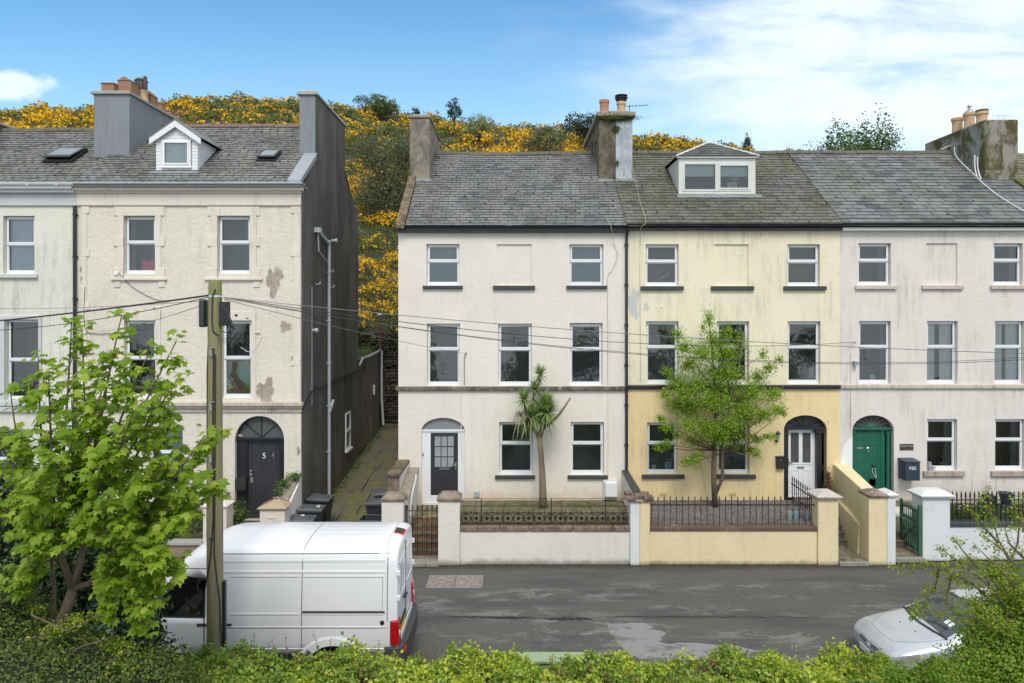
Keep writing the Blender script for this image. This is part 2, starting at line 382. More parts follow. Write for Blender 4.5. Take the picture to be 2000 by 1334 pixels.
def slates(par, x0, x1, y0, z0, y1, z1, rows, w, m, name='roof', sag=0, thick=.016, skip=None, x0f=None, x1f=None):
    b = B(); L = math.hypot(y1-y0, z1-z0); uy, uz = (y1-y0)/L, (z1-z0)/L; ny, nz = -uz, uy; ga = L/rows
    rr = random.Random(int(x0*100)+rows)
    for r in range(rows):
        t = (r+.5)/rows
        a0 = x0 if x0f is None else x0f(t); a1 = x1 if x1f is None else x1f(t)
        joints = []; off = (r % 2)*w*.5+rr.uniform(-.02, .02); x = a0-off; s0 = r*ga-.012+rr.uniform(-.006, .006)
        while x < a1-.02:
            ww = w*rr.uniform(.93, 1.07); a = max(x, a0)+.003; c = min(x+ww, a1)-.003; x += ww
            if c-a < .03: continue
            joints.append(c)
            if skip and skip((a+c)/2, t): continue
            j = rr.uniform(-.008, .008) if rr.random() > .04 else rr.uniform(-.05, .0); l0, l1 = s0+j, s0+ga*1.45
            lift = thick*1.7+rr.uniform(0, .009)
            def q(xx, l, h):
                sg = -sag*math.sin(math.pi*(xx-x0)/(x1-x0))*min(l/L, 1) if sag else 0
                return (xx, y0+uy*l+ny*h, z0+uz*l+nz*h+sg)
            A, Bq, C, D = q(a, l0, lift), q(c, l0, lift+rr.uniform(-.003, .003)), q(c, l1, .003), q(a, l1, .003)
            E, F = q(a, l0, lift-thick), q(c, l0, lift-thick)
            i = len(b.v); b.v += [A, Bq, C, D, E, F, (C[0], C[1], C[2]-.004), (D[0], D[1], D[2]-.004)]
            b.f += [[i, i+1, i+2, i+3], [i, i+4, i+5, i+1], [i+1, i+5, i+6, i+2], [i, i+3, i+7, i+4]]; b.m += [0, 2, 2, 2]  # side and lower faces painted dark for the shade at slate edges
        for c in joints:      # dark strip painting the shade and dirt of the open joint
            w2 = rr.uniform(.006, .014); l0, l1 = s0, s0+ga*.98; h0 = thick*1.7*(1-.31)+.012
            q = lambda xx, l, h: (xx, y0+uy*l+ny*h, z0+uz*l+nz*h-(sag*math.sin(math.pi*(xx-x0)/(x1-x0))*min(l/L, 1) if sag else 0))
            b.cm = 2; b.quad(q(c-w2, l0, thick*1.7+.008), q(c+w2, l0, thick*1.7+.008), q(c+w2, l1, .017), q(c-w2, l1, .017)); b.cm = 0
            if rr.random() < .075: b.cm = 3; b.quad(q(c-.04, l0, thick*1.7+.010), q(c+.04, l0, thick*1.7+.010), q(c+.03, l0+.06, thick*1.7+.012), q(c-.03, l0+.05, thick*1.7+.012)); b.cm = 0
    b.cm = 1   # sarking below the slates
    n = 12
    for k in range(n):
        xa, xb = x0+(x1-x0)*k/n, x0+(x1-x0)*(k+1)/n
        sa = lambda xx: -sag*math.sin(math.pi*(xx-x0)/(x1-x0)) if sag else 0
        b.quad((xa, y0, z0-.03), (xb, y0, z0-.03), (xb, y1, z1-.03+sa(xb)), (xa, y1, z1-.03+sa(xa)))
    return b.build(name, [m, M['blackmat'], M['shade_dirt'], M['mossdot']], par)
def ridge(par, x0, x1, y, z, m, sag=0, r=.13, name='ridge_tiles', step=.45):
    b = B(); x = x0; i = 0
    while x < x1-.05:
        c = min(x+step-.012, x1); jz = random.uniform(-.012, .012)-sag*math.sin(math.pi*((x+c)/2-x0)/(x1-x0)); rr = r*random.uniform(.95, 1.05)
        pts = [(y+rr*1.25, z-.09), (y+rr*.8, z+.0), (y+rr*.3, z+.055), (y-rr*.3, z+.055), (y-rr*.8, z), (y-rr*1.25, z-.09)]
        b.prism([(p[0], p[1]+jz) for p in pts], x, c, 'x'); x += step
    return b.build(name, m, par, bevel=.012)
def pot(b, c, r, h, flare=1.15):
    b.lathe([(r*1.12, 0), (r*1.12, .05), (r*.98, .08), (r*.9, h*.5), (r*.94, h-.13), (r*flare, h-.1), (r*flare, h), (r*.75, h), (r*.72, h-.25)], c, 16)
M['terracotta'] = plain('terracotta', (.42, .20, .12), .85, 0, .25, 9, .2)
M['buffclay'] = plain('buff_clay', (.55, .38, .22), .8, 0, .25, 7, .2)
M['brick'] = plain('old_brick', (.22, .105, .07), .9, 0, .5, 14, .6, 30)

# ------------------------------------------------------------ house paints
wallW = render_mat('cream_white_render', (.755, .70, .625), (.46, .42, .35), .2, low=(0.9, .75, (.56, .40, .27), .7), seed=1, bump=.3)
wallY = render_mat('yellow_render', (.72, .665, .44), (.27, .25, .13), .55, seed=2, split=(None), bump=.28) if False else None
def place_fx(px): return (px-1000)/60.0
def fz(py): return HC-(py-608)/60.0
FW = 22.22
RY0, RZ0, RY1, RZ1 = 21.97, 9.99, 26.6, 13.43
def roofz(Y): return RZ0+(Y-RY0)*(RZ1-RZ0)/(RY1-RY0)
root_z = 0
# wall objects are local to their house root; height splits below are in root space (root at z=0)
wallY = render_mat('pale_yellow_render', (.78, .715, .54), (.27, .26, .14), .42, seed=2, split=(fz(757), (.765, .61, .345)), bump=.28, low=(.9, .3, (.45, .36, .2), .4))
wallP = render_mat('pinkish_cream_render', (.71, .655, .61), (.38, .34, .30), .5, seed=3, bump=.3, low=(.9, .9, (.44, .38, .31), .6))
slateW = slate_mat('blue_grey_slate', (.12, .122, .128), (.165, .163, .16), mamt=.5, seed=1)
slateY = slate_mat('mossy_brown_slate', (.075, .072, .064), (.125, .12, .105), moss=(.10, .10, .03), mamt=1, lich=.4, seed=2)
slateP = slate_mat('dark_grey_slate', (.105, .107, .11), (.165, .165, .165), mamt=.55, seed=3)
slateB = slate_mat('worn_grey_slate', (.13, .13, .128), (.19, .185, .175), moss=(.13, .14, .06), mamt=.5, lich=.35, seed=4)
slateM = slate_mat('moss_covered_slate', (.13, .12, .07), (.18, .16, .09), moss=(.13, .13, .02), mamt=1, seed=5)
ridgeM = render_mat('mossy_ridge_clay', (.13, .12, .10), (.12, .13, .05), .8, bump=.5)
def win_cols(par, cols, y0, y1, sl, wall_Y, silly, sillm, fills, scale=60.0, split=.42, fm='upvc', fn=None, d=.13):
    fx = lambda p: (p-1000)/scale; z = lambda p: HC-(p-608)/scale; res = []
    for (a, c), s_, fl in zip(cols, sl or [None]*len(cols), fills):
        w = window(par, fx(a), fx(c), z(y1), z(y0), wall_Y, d=d, split=split, fill=fl, fm=fm)
        if s_: sill(w, fx(s_[0]), fx(s_[1]), z(silly[1]), z(silly[0]), wall_Y, sillm)
        res.append(w)
    return res
def hole(a, c, y0, y1, d=.13, s=60.0, rise=None):
    t = ((a-1000)/s, (c-1000)/s, HC-(y1-608)/s, HC-(y0-608)/s, d)
    return t+((rise/s,) if rise else ())
def shell(b, x0, x1, z0, ze, Yf, Yb, yr, zr, left=True, right=True):
    """side walls with gables and the rear wall"""
    for x, on in ((x0, left), (x1, right)):
        if on: b.quad((x, Yf, z0), (x, Yb, z0), (x, Yb, ze), (x, yr, zr-.06), (x, Yf, ze))
    b.quad((x0, Yb, z0), (x1, Yb, z0), (x1, Yb, ze), (x0, Yb, ze))

# ============================================================ WHITE HOUSE (middle left)
X0, X1 = -3.70, 3.70
hW = thing('terraced_house', 'cream white rendered end house beside the alley with black panelled door and palm in front', 'house', (0, FW, 0), 'terraced houses along the street')
cols3 = [(833, 898), (1112, 1178)]
holesW = [hole(833, 897.5, 476.5, 557.5), hole(1112, 1178.5, 477, 558), hole(970.5, 1038.5, 477, 557.5, .05),
          hole(834, 898.5, 632, 753.5), hole(973, 1038.5, 632, 753.5), hole(1113, 1177, 631, 753),
          hole(975, 1041, 824, 927.5), hole(1114.5, 1179.5, 824, 927.5), hole(823, 908, 816, 988, .12, rise=26)]
b = B(); facade(b, X0, X1, .2, fz(453), FW, holesW)
b.quad((fz(0)*0+place_fx(970.5), FW+.05, fz(557.5)), (place_fx(1038.5), FW+.05, fz(557.5)), (place_fx(1038.5), FW+.05, fz(477)), (place_fx(970.5), FW+.05, fz(477)))
shell(b, X0, X1, .2, fz(453), FW, 31.2, RY1, RZ1, right=False)
b.build('wall', wallW, hW)
win_cols(hW, [(833, 897.5), (1112, 1178.5)], 476.5, 557.5, [(826, 904), (1106, 1185)], FW, (558, 564.5), 'darksill', ['blind', 'blind'])
sill(hW, place_fx(963), place_fx(1045), fz(566), fz(558), FW)
win_cols(hW, [(834, 898.5), (973, 1038.5), (1113, 1177)], 632, 753.5, None, FW, None, 'darksill', [None, 'curtL', 'curtR'])
win_cols(hW, [(975, 1041), (1114.5, 1179.5)], 824, 927.5, [(967, 1045), (1108.5, 1187)], FW, (928, 934.5), 'darksill', [None, None])
strW = mottle_mat('flaking_string_course', (.09, .08, .06), (.20, .18, .15), (.62, .58, .5), 1.4, seed=4)
B().box(X0-.08, X1, FW-.09, FW+.02, fz(763), fz(754.5)).build('string_course', strW, hW, bevel=.03)
# roof
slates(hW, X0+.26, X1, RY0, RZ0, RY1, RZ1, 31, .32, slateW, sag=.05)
b = B(); b.quad((X0, RY1, RZ1-.02), (X0, 31.4, 9.9), (X1, 31.4, 9.9), (X1, RY1, RZ1-.02)); b.build('rear_roof', slateW, hW)
ridge(hW, X0+.2, X1-.3, RY1, RZ1+.02, ridgeM, .05)
copm = mottle_mat('lichen_coping', (.085, .065, .04), (.22, .17, .11), (.42, .40, .33), 3, seed=6)
b = B(); b.prism([(FW-.3, roofz(FW-.3)-.05), (24.75, roofz(24.75)-.05), (24.75, roofz(24.75)+.11), (FW-.3, roofz(FW-.3)+.11)], X0-.05, X0+.24, 'x'); b.build('verge_coping', copm, hW, bevel=.02)
b = B(); b.box(X0, X1, FW-.16, FW, fz(453.5)-.02, fz(444)); b.build('fascia', M['black'], hW)
def gutter(par, x0, x1, y, z, m, r=.06):
    b = B(); pr = [(y+r*math.cos(t), z-r*math.sin(t)) for t in [math.pi*k/8 for k in range(9)]]
    pr2 = [(y+(r-.01)*math.cos(t), z-(r-.01)*math.sin(t)) for t in [math.pi*k/8 for k in range(8, -1, -1)]]
    b.prism(pr+pr2, x0, x1, 'x')
    x = x0+.4
    while x < x1: b.box(x-.02, x+.02, y-r-.006, y+r, z-r-.008, z-r+.01); x += .9
    return b.build('gutter', m, par)
gutter(hW, X0+.05, X1, FW-.24, fz(441.5), M['black'])
def chimney(par, x0, x1, y0, y1, zb, zt, m, cap=.09, capm=None, ch=.13, slope=0, label=None):
    b = B(); b.hexa([(x0, y0, zb), (x1, y0, zb), (x1, y1, zb), (x0, y1, zb), (x0, y0, zt-ch), (x1, y0, zt-ch), (x1, y1, zt-ch-slope), (x0, y1, zt-ch-slope)])
    o = b.build('chimney', m, par, bevel=.02, label=label)
    b = B(); e = cap; c = .1
    b.hexa([(x0-e, y0-e, zt-ch), (x1+e, y0-e, zt-ch), (x1+e, y1+e, zt-ch-slope), (x0-e, y1+e, zt-ch-slope),
            (x0-e, y0-e, zt-.05), (x1+e, y0-e, zt-.05), (x1+e, y1+e, zt-.05-slope), (x0-e, y1+e, zt-.05-slope)])
    b.hexa([(x0-e, y0-e, zt-.048), (x1+e, y0-e, zt-.048), (x1+e, y1+e, zt-.048-slope), (x0-e, y1+e, zt-.048-slope),
            (x0+c, y0+c, zt+.03), (x1-c, y0+c, zt+.03), (x1-c, y1-c, zt+.03-slope), (x0+c, y1-c, zt+.03-slope)])
    b.build('chimney_cap', capm or m, o, bevel=.015)
    return o
chW = mottle_mat('bare_chimney_render', (.15, .13, .105), (.30, .26, .215), (.50, .46, .38), seed=7)
capW = render_mat('stone_cap', (.33, .29, .23), (.10, .10, .06), .7, seed=8, bump=.7)
chimney(hW, X0, X0+.72, 24.7, 28.2, 11.2, 14.38, chW, cap=.05, capm=capW)
M['stainbrown'] = mottle_mat('brown_stained_render', (.085, .075, .055), (.20, .16, .12), (.07, .075, .03), seed=9)
M['bluegrey'] = mottle_mat('flaking_blue_grey_paint', (.33, .37, .40), (.47, .52, .56), (.17, .17, .12), 2.6, seed=10, amt=.7)
c2 = chimney(hW, 3.15, 3.75, 24.7, 29.2, 11.2, 14.4, M['stainbrown'], cap=.0, capm=capW)
# shared stack: brown half belongs to the white house, grey half to the yellow one; one wide cap
B().box(3.753, 4.36, 24.695, 29.18, 11.2, 14.27).build('grey_half', M['bluegrey'], c2, bevel=.015)
b = B(); b.box(3.05, 4.46, 24.6, 29.3, 14.28, 14.46); b.box(3.2, 4.3, 24.75, 29.1, 14.462, 14.53); b.build('cap_slab', capW, c2, bevel=.04)
b = B(); pot(b, (3.42, 25.3, 14.5), .18, .56, 1.05); b.build('chimney_pot', M['terracotta'], c2, smooth=False)
b = B(); pot(b, (4.08, 25.5, 14.5), .16, .56, 1.1); b.build('chimney_pot', M['buffclay'], c2)
b = B(); b.lathe([(.15, 0), (.15, .08), (.21, .085), (.21, .11), (.14, .12), (.14, .15), (.24, .155), (.24, .185), (.14, .2), (.14, .225), (.22, .23), (.24, .26), (.05, .27)], (4.08, 25.5, 15.04), 18); b.build('cowl', M['blackmat'], c2)
b = B(); b.lathe([(.01, 0), (.18, .0), (.16, .1), (.06, .14)], (3.75, 25.3, 14.53), 12); b.build('flue_cap', M['blackmat'], c2)
b = B(); b.box(3.1, 4.42, 24.6, 24.75, roofz(24.6)-.01, roofz(24.6)+.07); b.box(3.07, 3.15, 24.6, 26.4, 11.9, 11.96); b.build('flashing', M['lead'], c2)
b = B(); b.box(X0-.02, X0+.78, 24.6, 24.72, roofz(24.6)+.01, roofz(24.6)+.09); b.build('flashing', M['lead'], hW)
# door set
doorblk = plain('charcoal_composite_door', (.035, .037, .043), .35, 0, .15, 5, .08, 30)
M['chrome'] = plain('chrome', (.7, .7, .7), .2, .9, .05, 5)
def fpx(px, py, Y=FW): v = P(px, py, Y); return v.x, v.z
dY = FW+.09
b = B(); a, c = place_fx(823), place_fx(908); lo, sp = fz(988), fz(842)
LX0, LX1, LZ0, LZ1 = place_fx(840.5), place_fx(894), fz(969), fz(846.5)
b.box(a, LX0, dY, dY+.06, lo, sp); b.box(LX1, c, dY, dY+.06, lo, sp); b.box(LX0, LX1, dY, dY+.06, lo, LZ0); b.box(LX0, LX1, dY, dY+.06, LZ1, sp)
b.box(a, c, dY-.03, dY, sp-.03, sp+.04); b.box(a+.1, c-.1, dY-.03, dY-.001, lo, lo+.1)
fr = b.build('door_frame', M['upvc'], hW, bevel=.008)
b = B(); n = 20; rise = 26/60
pts = [((a+c)/2-(c-a)/2*math.cos(math.pi*k/n), sp+rise*math.sin(math.pi*k/n)) for k in range(n+1)]
b.prism(pts, dY+.01, dY+.04, 'y'); b.build('arch_infill', plain('grey_arch_panel', (.22, .23, .24), .6, 0, .15, 4), hW)
b = B(); b.box(LX0+.004, LX1-.004, dY+.01, dY+.05, LZ0, LZ1)
gx0, gx1 = place_fx(848.5), place_fx(885.6); gz0, gz1 = fz(913), fz(853)
ring(b, gx0-.05, gx1+.05, gz0-.05, gz1+.05, .05, dY-.004, dY+.02)
for k in range(1, 3):
    x = gx0+(gx1-gx0)*k/3; b.box(x-.012, x+.012, dY-.006, dY+.008, gz0, gz1)
    z = gz0+(gz1-gz0)*k/3; b.box(gx0, gx1, dY-.008, dY+.006, z-.012, z+.012)
for s_ in (0, 1):
    xa = LX0+.13+s_*.36; ring(b, xa, xa+.27, LZ0+.12, fz(925), .03, dY-.006, dY+.012)
dr = b.build('door', doorblk, hW, bevel=.004)
B().quad((gx0, dY+.006, gz0), (gx1, dY+.006, gz0), (gx1, dY+.006, gz1), (gx0, dY+.006, gz1)).build('glazing', plain('obscure_door_glass', (.30, .33, .36), .12, 0, .3, 3), dr)
B().box(place_fx(857), place_fx(877.5), dY-.012, dY+.01, fz(919), fz(914.5)).build('letterbox', M['chrome'], dr)
b = B(); b.box(LX1-.09, LX1-.05, dY-.02, dY+.01, fz(918), fz(904)); b.box(LX1-.2, LX1-.05, dY-.05, dY-.03, fz(910.5), fz(908)); b.build('handle', M['chrome'], dr)
B().box(a+.03, a+.06, dY-.02, dY, fz(892), fz(886)).build('doorbell', M['blackmat'], hW)
# cables and seams on the wall
def wire(name, pts, r, m, par=None, n=5, sub=10, **k):
    out = []
    for i in range(len(pts)-1):
        p0, p1, p2, p3 = [Vector(pts[max(min(j, len(pts)-1), 0)]) for j in (i-1, i, i+1, i+2)]
        for t in [s_/sub for s_ in range(sub)]:
            out.append(.5*((2*p1)+(-p0+p2)*t+(2*p0-5*p1+4*p2-p3)*t*t+(-p0+3*p1-3*p2+p3)*t**3))
    out.append(Vector(pts[-1]))
    return B().tube(out, r, n).build(name, m, par, **k)
wirem = plain('pale_sheathed_cable', (.40, .37, .32), .6)
def onwall(px, py, Y=FW-.02): return P(px, py, Y)
wire('roof_cable', [P(1165, 300, 26.5), P(1163, 355, 24.55), P(1172, 395, 23.5), P(1187, 432, 22.1), P(1194, 445, 21.9), P(1200, 480, FW-.03), P(1206, 500, FW-.02), P(1196, 528, FW-.02), P(1187, 545, FW-.02), P(1187, 640, FW-.02), P(1187, 750, FW-.02)], .008, wirem, hW)
wire('wall_cable', [P(1187, 765, FW-.02), P(1188, 850, FW-.02), P(1187, 960, FW-.02)], .010, wallW, hW)
wire('wall_cable', [P(900, 765, FW-.02), P(901, 850, FW-.02), P(903, 900, FW-.015)], .012, wallW, hW)
wire('wall_cable', [P(921, 765, FW-.02), P(922, 850, FW-.02), P(922, 960, FW-.02)], .010, M['net'], hW)
B().box(place_fx(947)-0.0, place_fx(958), FW-.05, FW, fz(970), fz(959)).build('socket_box', plain('grey_box', (.35, .40, .46), .5), hW) if False else B().box(place_fx(926), place_fx(937), FW-.05, FW, fz(970), fz(959.5)).build('socket_box', plain('grey_box', (.35, .40, .46), .5), hW, bevel=.008)
# shared downpipe
def pipe(par, px, y0, y1, Y, m, r=.045, name='downpipe', top=None, s=60.0):
    x = (px-1000)/s; z0 = HC-(y0-608)/s; z1 = HC-(y1-608)/s; b = B()
    pts = [(x, Y-.08, z0), (x, Y-.08, z1)]
    if top: pts = [top, (x+.02, Y-.16, z0+.16), (x, Y-.08, z0)] + pts[1:]
    b.tube(pts, r, 10)
    z = z0-.3
    while z > z1: b.lathe([(r*1.25, 0), (r*1.25, .05)], (x, Y-.08, z), 10); b.box(x-.07, x+.07, Y-.06, Y, z, z+.04); z -= 1.3
    return b.build(name, m, par, smooth=False)
pipe(hW, 1223, 462, 945, FW, M['black'], top=(3.72, FW-.24, fz(446)))

# ============================================================ YELLOW HOUSE
Y0x, Y1x = 3.70, 10.67
hY = thing('terraced_house', 'yellow rendered house with box dormer in its roof and white half glazed door', 'house', (7.2, FW, 0), 'terraced houses along the street')
holes = [hole(1261, 1325.5, 477, 558.5), hole(1538, 1601.5, 477, 558.5), hole(1395, 1461.5, 477, 558, .05),
         hole(1262, 1325.5, 627.5, 750), hole(1400, 1463, 627.5, 750), hole(1538.5, 1602.5, 627.5, 750),
         hole(1264, 1324, 825, 926), hole(1401.5, 1464, 825, 926), hole(1531, 1615, 811, 990, .22, rise=28)]
b = B(); facade(b, Y0x, Y1x, .2, fz(449), FW, holes)
b.quad((place_fx(1395), FW+.05, fz(558)), (place_fx(1461.5), FW+.05, fz(558)), (place_fx(1461.5), FW+.05, fz(477)), (place_fx(1395), FW+.05, fz(477)))
b.quad((Y0x, 31.2, .2), (Y1x, 31.2, .2), (Y1x, 31.2, 9.8), (Y0x, 31.2, 9.8))
b.build('wall', wallY, hY)
win_cols(hY, [(1261, 1325.5), (1538, 1601.5)], 477, 558.5, [(1251, 1334.5), (1529.5, 1612.5)], FW, (559, 567), 'darksill', [None, None])
sill(hY, place_fx(1388), place_fx(1471.5), fz(567), fz(559), FW)
win_cols(hY, [(1262, 1325.5), (1400, 1463), (1538.5, 1602.5)], 627.5, 750, None, FW, None, 'darksill', [None, 'curtL', None])
win_cols(hY, [(1264, 1324), (1401.5, 1464)], 825, 926, [(1253.5, 1336.5), (1397.5, 1475)], FW, (926.5, 934), 'darksill', [None, None])
B().box(Y0x+.02, Y1x, FW-.09, FW+.02, fz(760), fz(751.5)).build('string_course', M['black'], hY, bevel=.03)
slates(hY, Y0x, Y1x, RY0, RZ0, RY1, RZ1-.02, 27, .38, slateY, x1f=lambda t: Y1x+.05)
b = B(); b.quad((Y0x, RY1, RZ1-.02), (Y0x, 31.4, 9.9), (Y1x, 31.4, 9.9), (Y1x, RY1, RZ1-.02)); b.build('rear_roof', slateY, hY)
ridge(hY, 4.4, Y1x, RY1, RZ1+.02, ridgeM)
B().box(Y0x, Y1x, FW-.16, FW, fz(449.5)-.02, fz(440)).build('fascia', M['black'], hY)
gutter(hY, X1, Y1x, FW-.24, fz(438.5), M['black'])
# dormer: box window under a hipped slate roof
dw = B(); DX0, DX1, DY_, DZ0, DZ1 = 5.80, 8.47, 23.75, roofz(23.75)-.02, 12.58
ring(dw, DX0, DX1, DZ0, DZ1, .15, DY_, DY_+.12, .14, .16)
ring(dw, DX0+.15, DX1-.15, DZ0+.14, DZ1-.16, .06, DY_-.02, DY_+.07)
xm = 7.13; dw.box(xm-.06, xm+.06, DY_-.02, DY_+.07, DZ0+.2, DZ1-.22)
ring(dw, xm+.06, DX1-.21, DZ0+.2, DZ1-.22, .05, DY_-.035, DY_+.04)
dw.box(DX0-.06, DX1+.06, DY_-.08, DY_+.1, DZ1, DZ1+.05)
for x in (DX0, DX1): dw.prism([(DY_+.1, DZ0), (DY_+.1, DZ1), (25.5, DZ1), (25.5, roofz(25.5)-.1)], x-.0, x+(.06 if x == DX0 else -.06), 'x')
for k in range(9):
    z = DZ0+.1+k*.13
    yb_ = RY0+(z-RZ0)/(RZ1-RZ0)*(RY1-RY0)
    dw.box(DX0-.008, DX0, DY_+.1, min(yb_+.05, 25.5), z, z+.115)
dorm = dw.build('dormer', M['upvc_dirty'], hY, bevel=.008)
dp = B(); dp.quad((DX0+.2, DY_+.03, DZ0+.2), (xm-.05, DY_+.03, DZ0+.2), (xm-.05, DY_+.03, DZ1-.2), (DX0+.2, DY_+.03, DZ1-.2))
dp.quad((xm+.06, DY_+.01, DZ0+.2), (DX1-.2, DY_+.01, DZ0+.2), (DX1-.2, DY_+.01, DZ1-.2), (xm+.06, DY_+.01, DZ1-.2)); dp.build('pane', M['glass'], dorm)
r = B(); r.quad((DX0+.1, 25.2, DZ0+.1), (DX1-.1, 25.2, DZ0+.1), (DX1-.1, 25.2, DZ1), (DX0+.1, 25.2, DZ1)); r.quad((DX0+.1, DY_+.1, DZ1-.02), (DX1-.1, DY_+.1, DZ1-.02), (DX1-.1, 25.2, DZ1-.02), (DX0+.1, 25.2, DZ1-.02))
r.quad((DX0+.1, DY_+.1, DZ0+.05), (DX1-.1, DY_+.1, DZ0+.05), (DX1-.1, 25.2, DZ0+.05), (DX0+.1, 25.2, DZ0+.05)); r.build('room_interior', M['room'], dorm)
b = B(); b.box(DX0+.18, xm-.06, DY_+.12, DY_+.13, DZ1-.62, DZ1-.18); b.box(xm+.08, DX1-.18, DY_+.12, DY_+.13, DZ1-.62, DZ1-.18); b.build('roller_blind', M['cream_blind'], dorm)
AP = (7.2, 24.95, 13.42); RB = (7.2, 26.6, 13.42); E = .1
F0, F1 = (DX0-E, DY_-.1, DZ1+.05), (DX1+E, DY_-.1, DZ1+.05); Bk = 25.75
b = B(); b.cm = 0
def tri_slates(b, A, C, T, rows, w, seed):
    """courses of slates filling triangle A-C (eave) to T (apex)"""
    A, C, T = map(Vector, (A, C, T)); nrm = (C-A).cross(T-A).normalized()
    if nrm.z < 0: nrm = -nrm
    rr = random.Random(seed)
    for r in range(rows):
        t0, t1 = r/rows, min((r+1.35)/rows, 1)
        L0, R0 = A.lerp(T, t0), C.lerp(T, t0); L1, R1 = A.lerp(T, t1), C.lerp(T, t1); D = (R0-L0).length; n = max(int(D/w), 1)
        for k in range(n+1):
            u0, u1 = max((k-(r % 2)*.5)/n, 0), min((k+1-(r % 2)*.5)/n, 1)
            if u1-u0 < .02: continue
            u1 -= .006
            m0 = L0.lerp(R0, u0)+nrm*.025; m1 = L0.lerp(R0, u1)+nrm*.025; m2 = L1.lerp(R1, u1)+nrm*.004; m3 = L1.lerp(R1, u0)+nrm*.004
            b.add([m0, m1, m2, m3, m0-nrm*.012, m1-nrm*.012], [(0, 1, 2, 3), (0, 4, 5, 1)])
tri_slates(b, F0, F1, AP, 6, .36, 3)
b.quad(F0, F1, AP); b.quad(F0, AP, RB, (DX0-E, Bk, DZ1+.05)); b.quad(F1, (DX1+E, Bk, DZ1+.05), RB, AP)
b.build('dormer_roof', slate_mat('dark_dormer_slate', (.045, .045, .045), (.085, .085, .083), mamt=.3, seed=9), dorm)
b = B(); b.tube([F0, AP], .045, 6); b.tube([F1, AP], .045, 6); b.tube([AP, RB], .045, 6); b.build('hip_trim', M['upvc_dirty'], dorm)
B().box(DX0-.1, DX1+.15, DY_-.2, DY_, DZ0-.12, DZ0-.02).build('apron_flashing', M['lead'], dorm)
# door
dY = FW+.2; blk = M['black']
b = B(); sp = fz(839); a, c = place_fx(1531), place_fx(1615)
b.box(a, place_fx(1540.5), dY-.16, dY+.02, fz(990), sp); b.box(place_fx(1597), place_fx(1606), dY-.16, dY+.02, fz(990), sp)
b.box(a-.0, place_fx(1611), dY-.18, dY+.02, sp-.01, sp+.09); b.box(place_fx(1594), place_fx(1609), dY-.2, dY+.02, sp-.12, sp-.02)
rise = 28/60; cx, rx = (a+c)/2, (c-a)/2
for k in range(7):
    t = math.pi*k/6; t = max(min(t, math.pi-.08), .08)
    b.tube([(cx-.05*math.cos(t), dY-.02, sp+.09), (cx-rx*.99*math.cos(t), dY-.02, sp+rise*math.sin(t))], .014, 5)
pts = [(cx-rx*math.cos(math.pi*k/20), dY-.02, sp+rise*math.sin(math.pi*k/20)) for k in range(21)]
b.tube(pts, .035, 6)
pts2 = [(cx-rx*.4*math.cos(math.pi*k/12), dY-.02, sp+.08+rise*.36*math.sin(math.pi*k/12)) for k in range(13)]
b.tube(pts2, .012, 5)
fl = b.build('door_surround', blk, hY)
dkglass = gloss_glass('dark_fanlight_glass', (.05, .055, .06))
B().prism([(cx-rx*math.cos(math.pi*k/20), sp+rise*math.sin(math.pi*k/20)) for k in range(21)], dY, dY+.03).build('fanlight', dkglass, hY)
b = B(); dx0, dx1, dz0, dz1 = place_fx(1539.5), place_fx(1598), fz(975), fz(840)
ring(b, dx0, dx1, dz0, dz1, .07, dY, dY+.05); b.box(dx0+.07, dx1-.07, dY+.015, dY+.045, dz0+.07, dz1-.07)
mx = (dx0+dx1)/2
ring(b, dx0+.1, mx-.0, fz(910), dz1-.06, .06, dY-.005, dY+.03); ring(b, mx-.0, dx1-.1, fz(910), dz1-.06, .06, dY-.004, dY+.03)
for xa in (dx0+.2, mx+.05): ring(b, xa, xa+.24, dz0+.14, fz(920), .02, dY+.0, dY+.03)
dr = b.build('door', M['upvc'], hY, bevel=.006)
b = B(); b.box(dx0+.16, mx-.06, dY+.008, dY+.014, fz(909), dz1-.12); b.box(mx+.06, dx1-.16, dY+.008, dY+.014, fz(909), dz1-.12); b.build('door_pane', plain('frosted_dark_glass', (.075, .08, .075), .15, 0, .2, 3), dr)
b = B(); b.box(dx0+.08, dx0+.11, dY-.02, dY, fz(912), fz(898)); b.box(dx0+.08, dx0+.22, dY-.05, dY-.03, fz(905.5), fz(903.5)); b.build('handle', M['chrome'], dr)
B().box(mx-.12, mx+.12, dY-.012, dY+.01, fz(917.5), fz(913.5)).build('letterbox', M['chrome'], dr)
for px in (1295, 1431):
    b = B(); x = place_fx(px); ring(b, x-.11, x+.11, fz(971), fz(963), .018, FW-.015, FW+.0)
    for k in range(3): b.box(x-.11+.055*(k+1)-.01, x-.11+.055*(k+1)+.01, FW-.012, FW, fz(970), fz(964))
    b.box(x-.1, x+.1, FW-.012, FW, fz(967.6), fz(966.4)); b.build('air_brick', M['buffclay'], hY)
wire('wall_cable', [P(1236, 330, 24.6), P(1243, 360, 24.1), P(1249, 390, 23.2), P(1261, 432, 22.05), P(1252, 445, 21.9), P(1250, 480, FW-.02), P(1250, 560, FW-.02), P(1251, 745, FW-.02)], .008, wirem, hY)
ptc = plain('bare_grey_patch', (.52, .53, .52), .9, 0, .15, 6, .3)
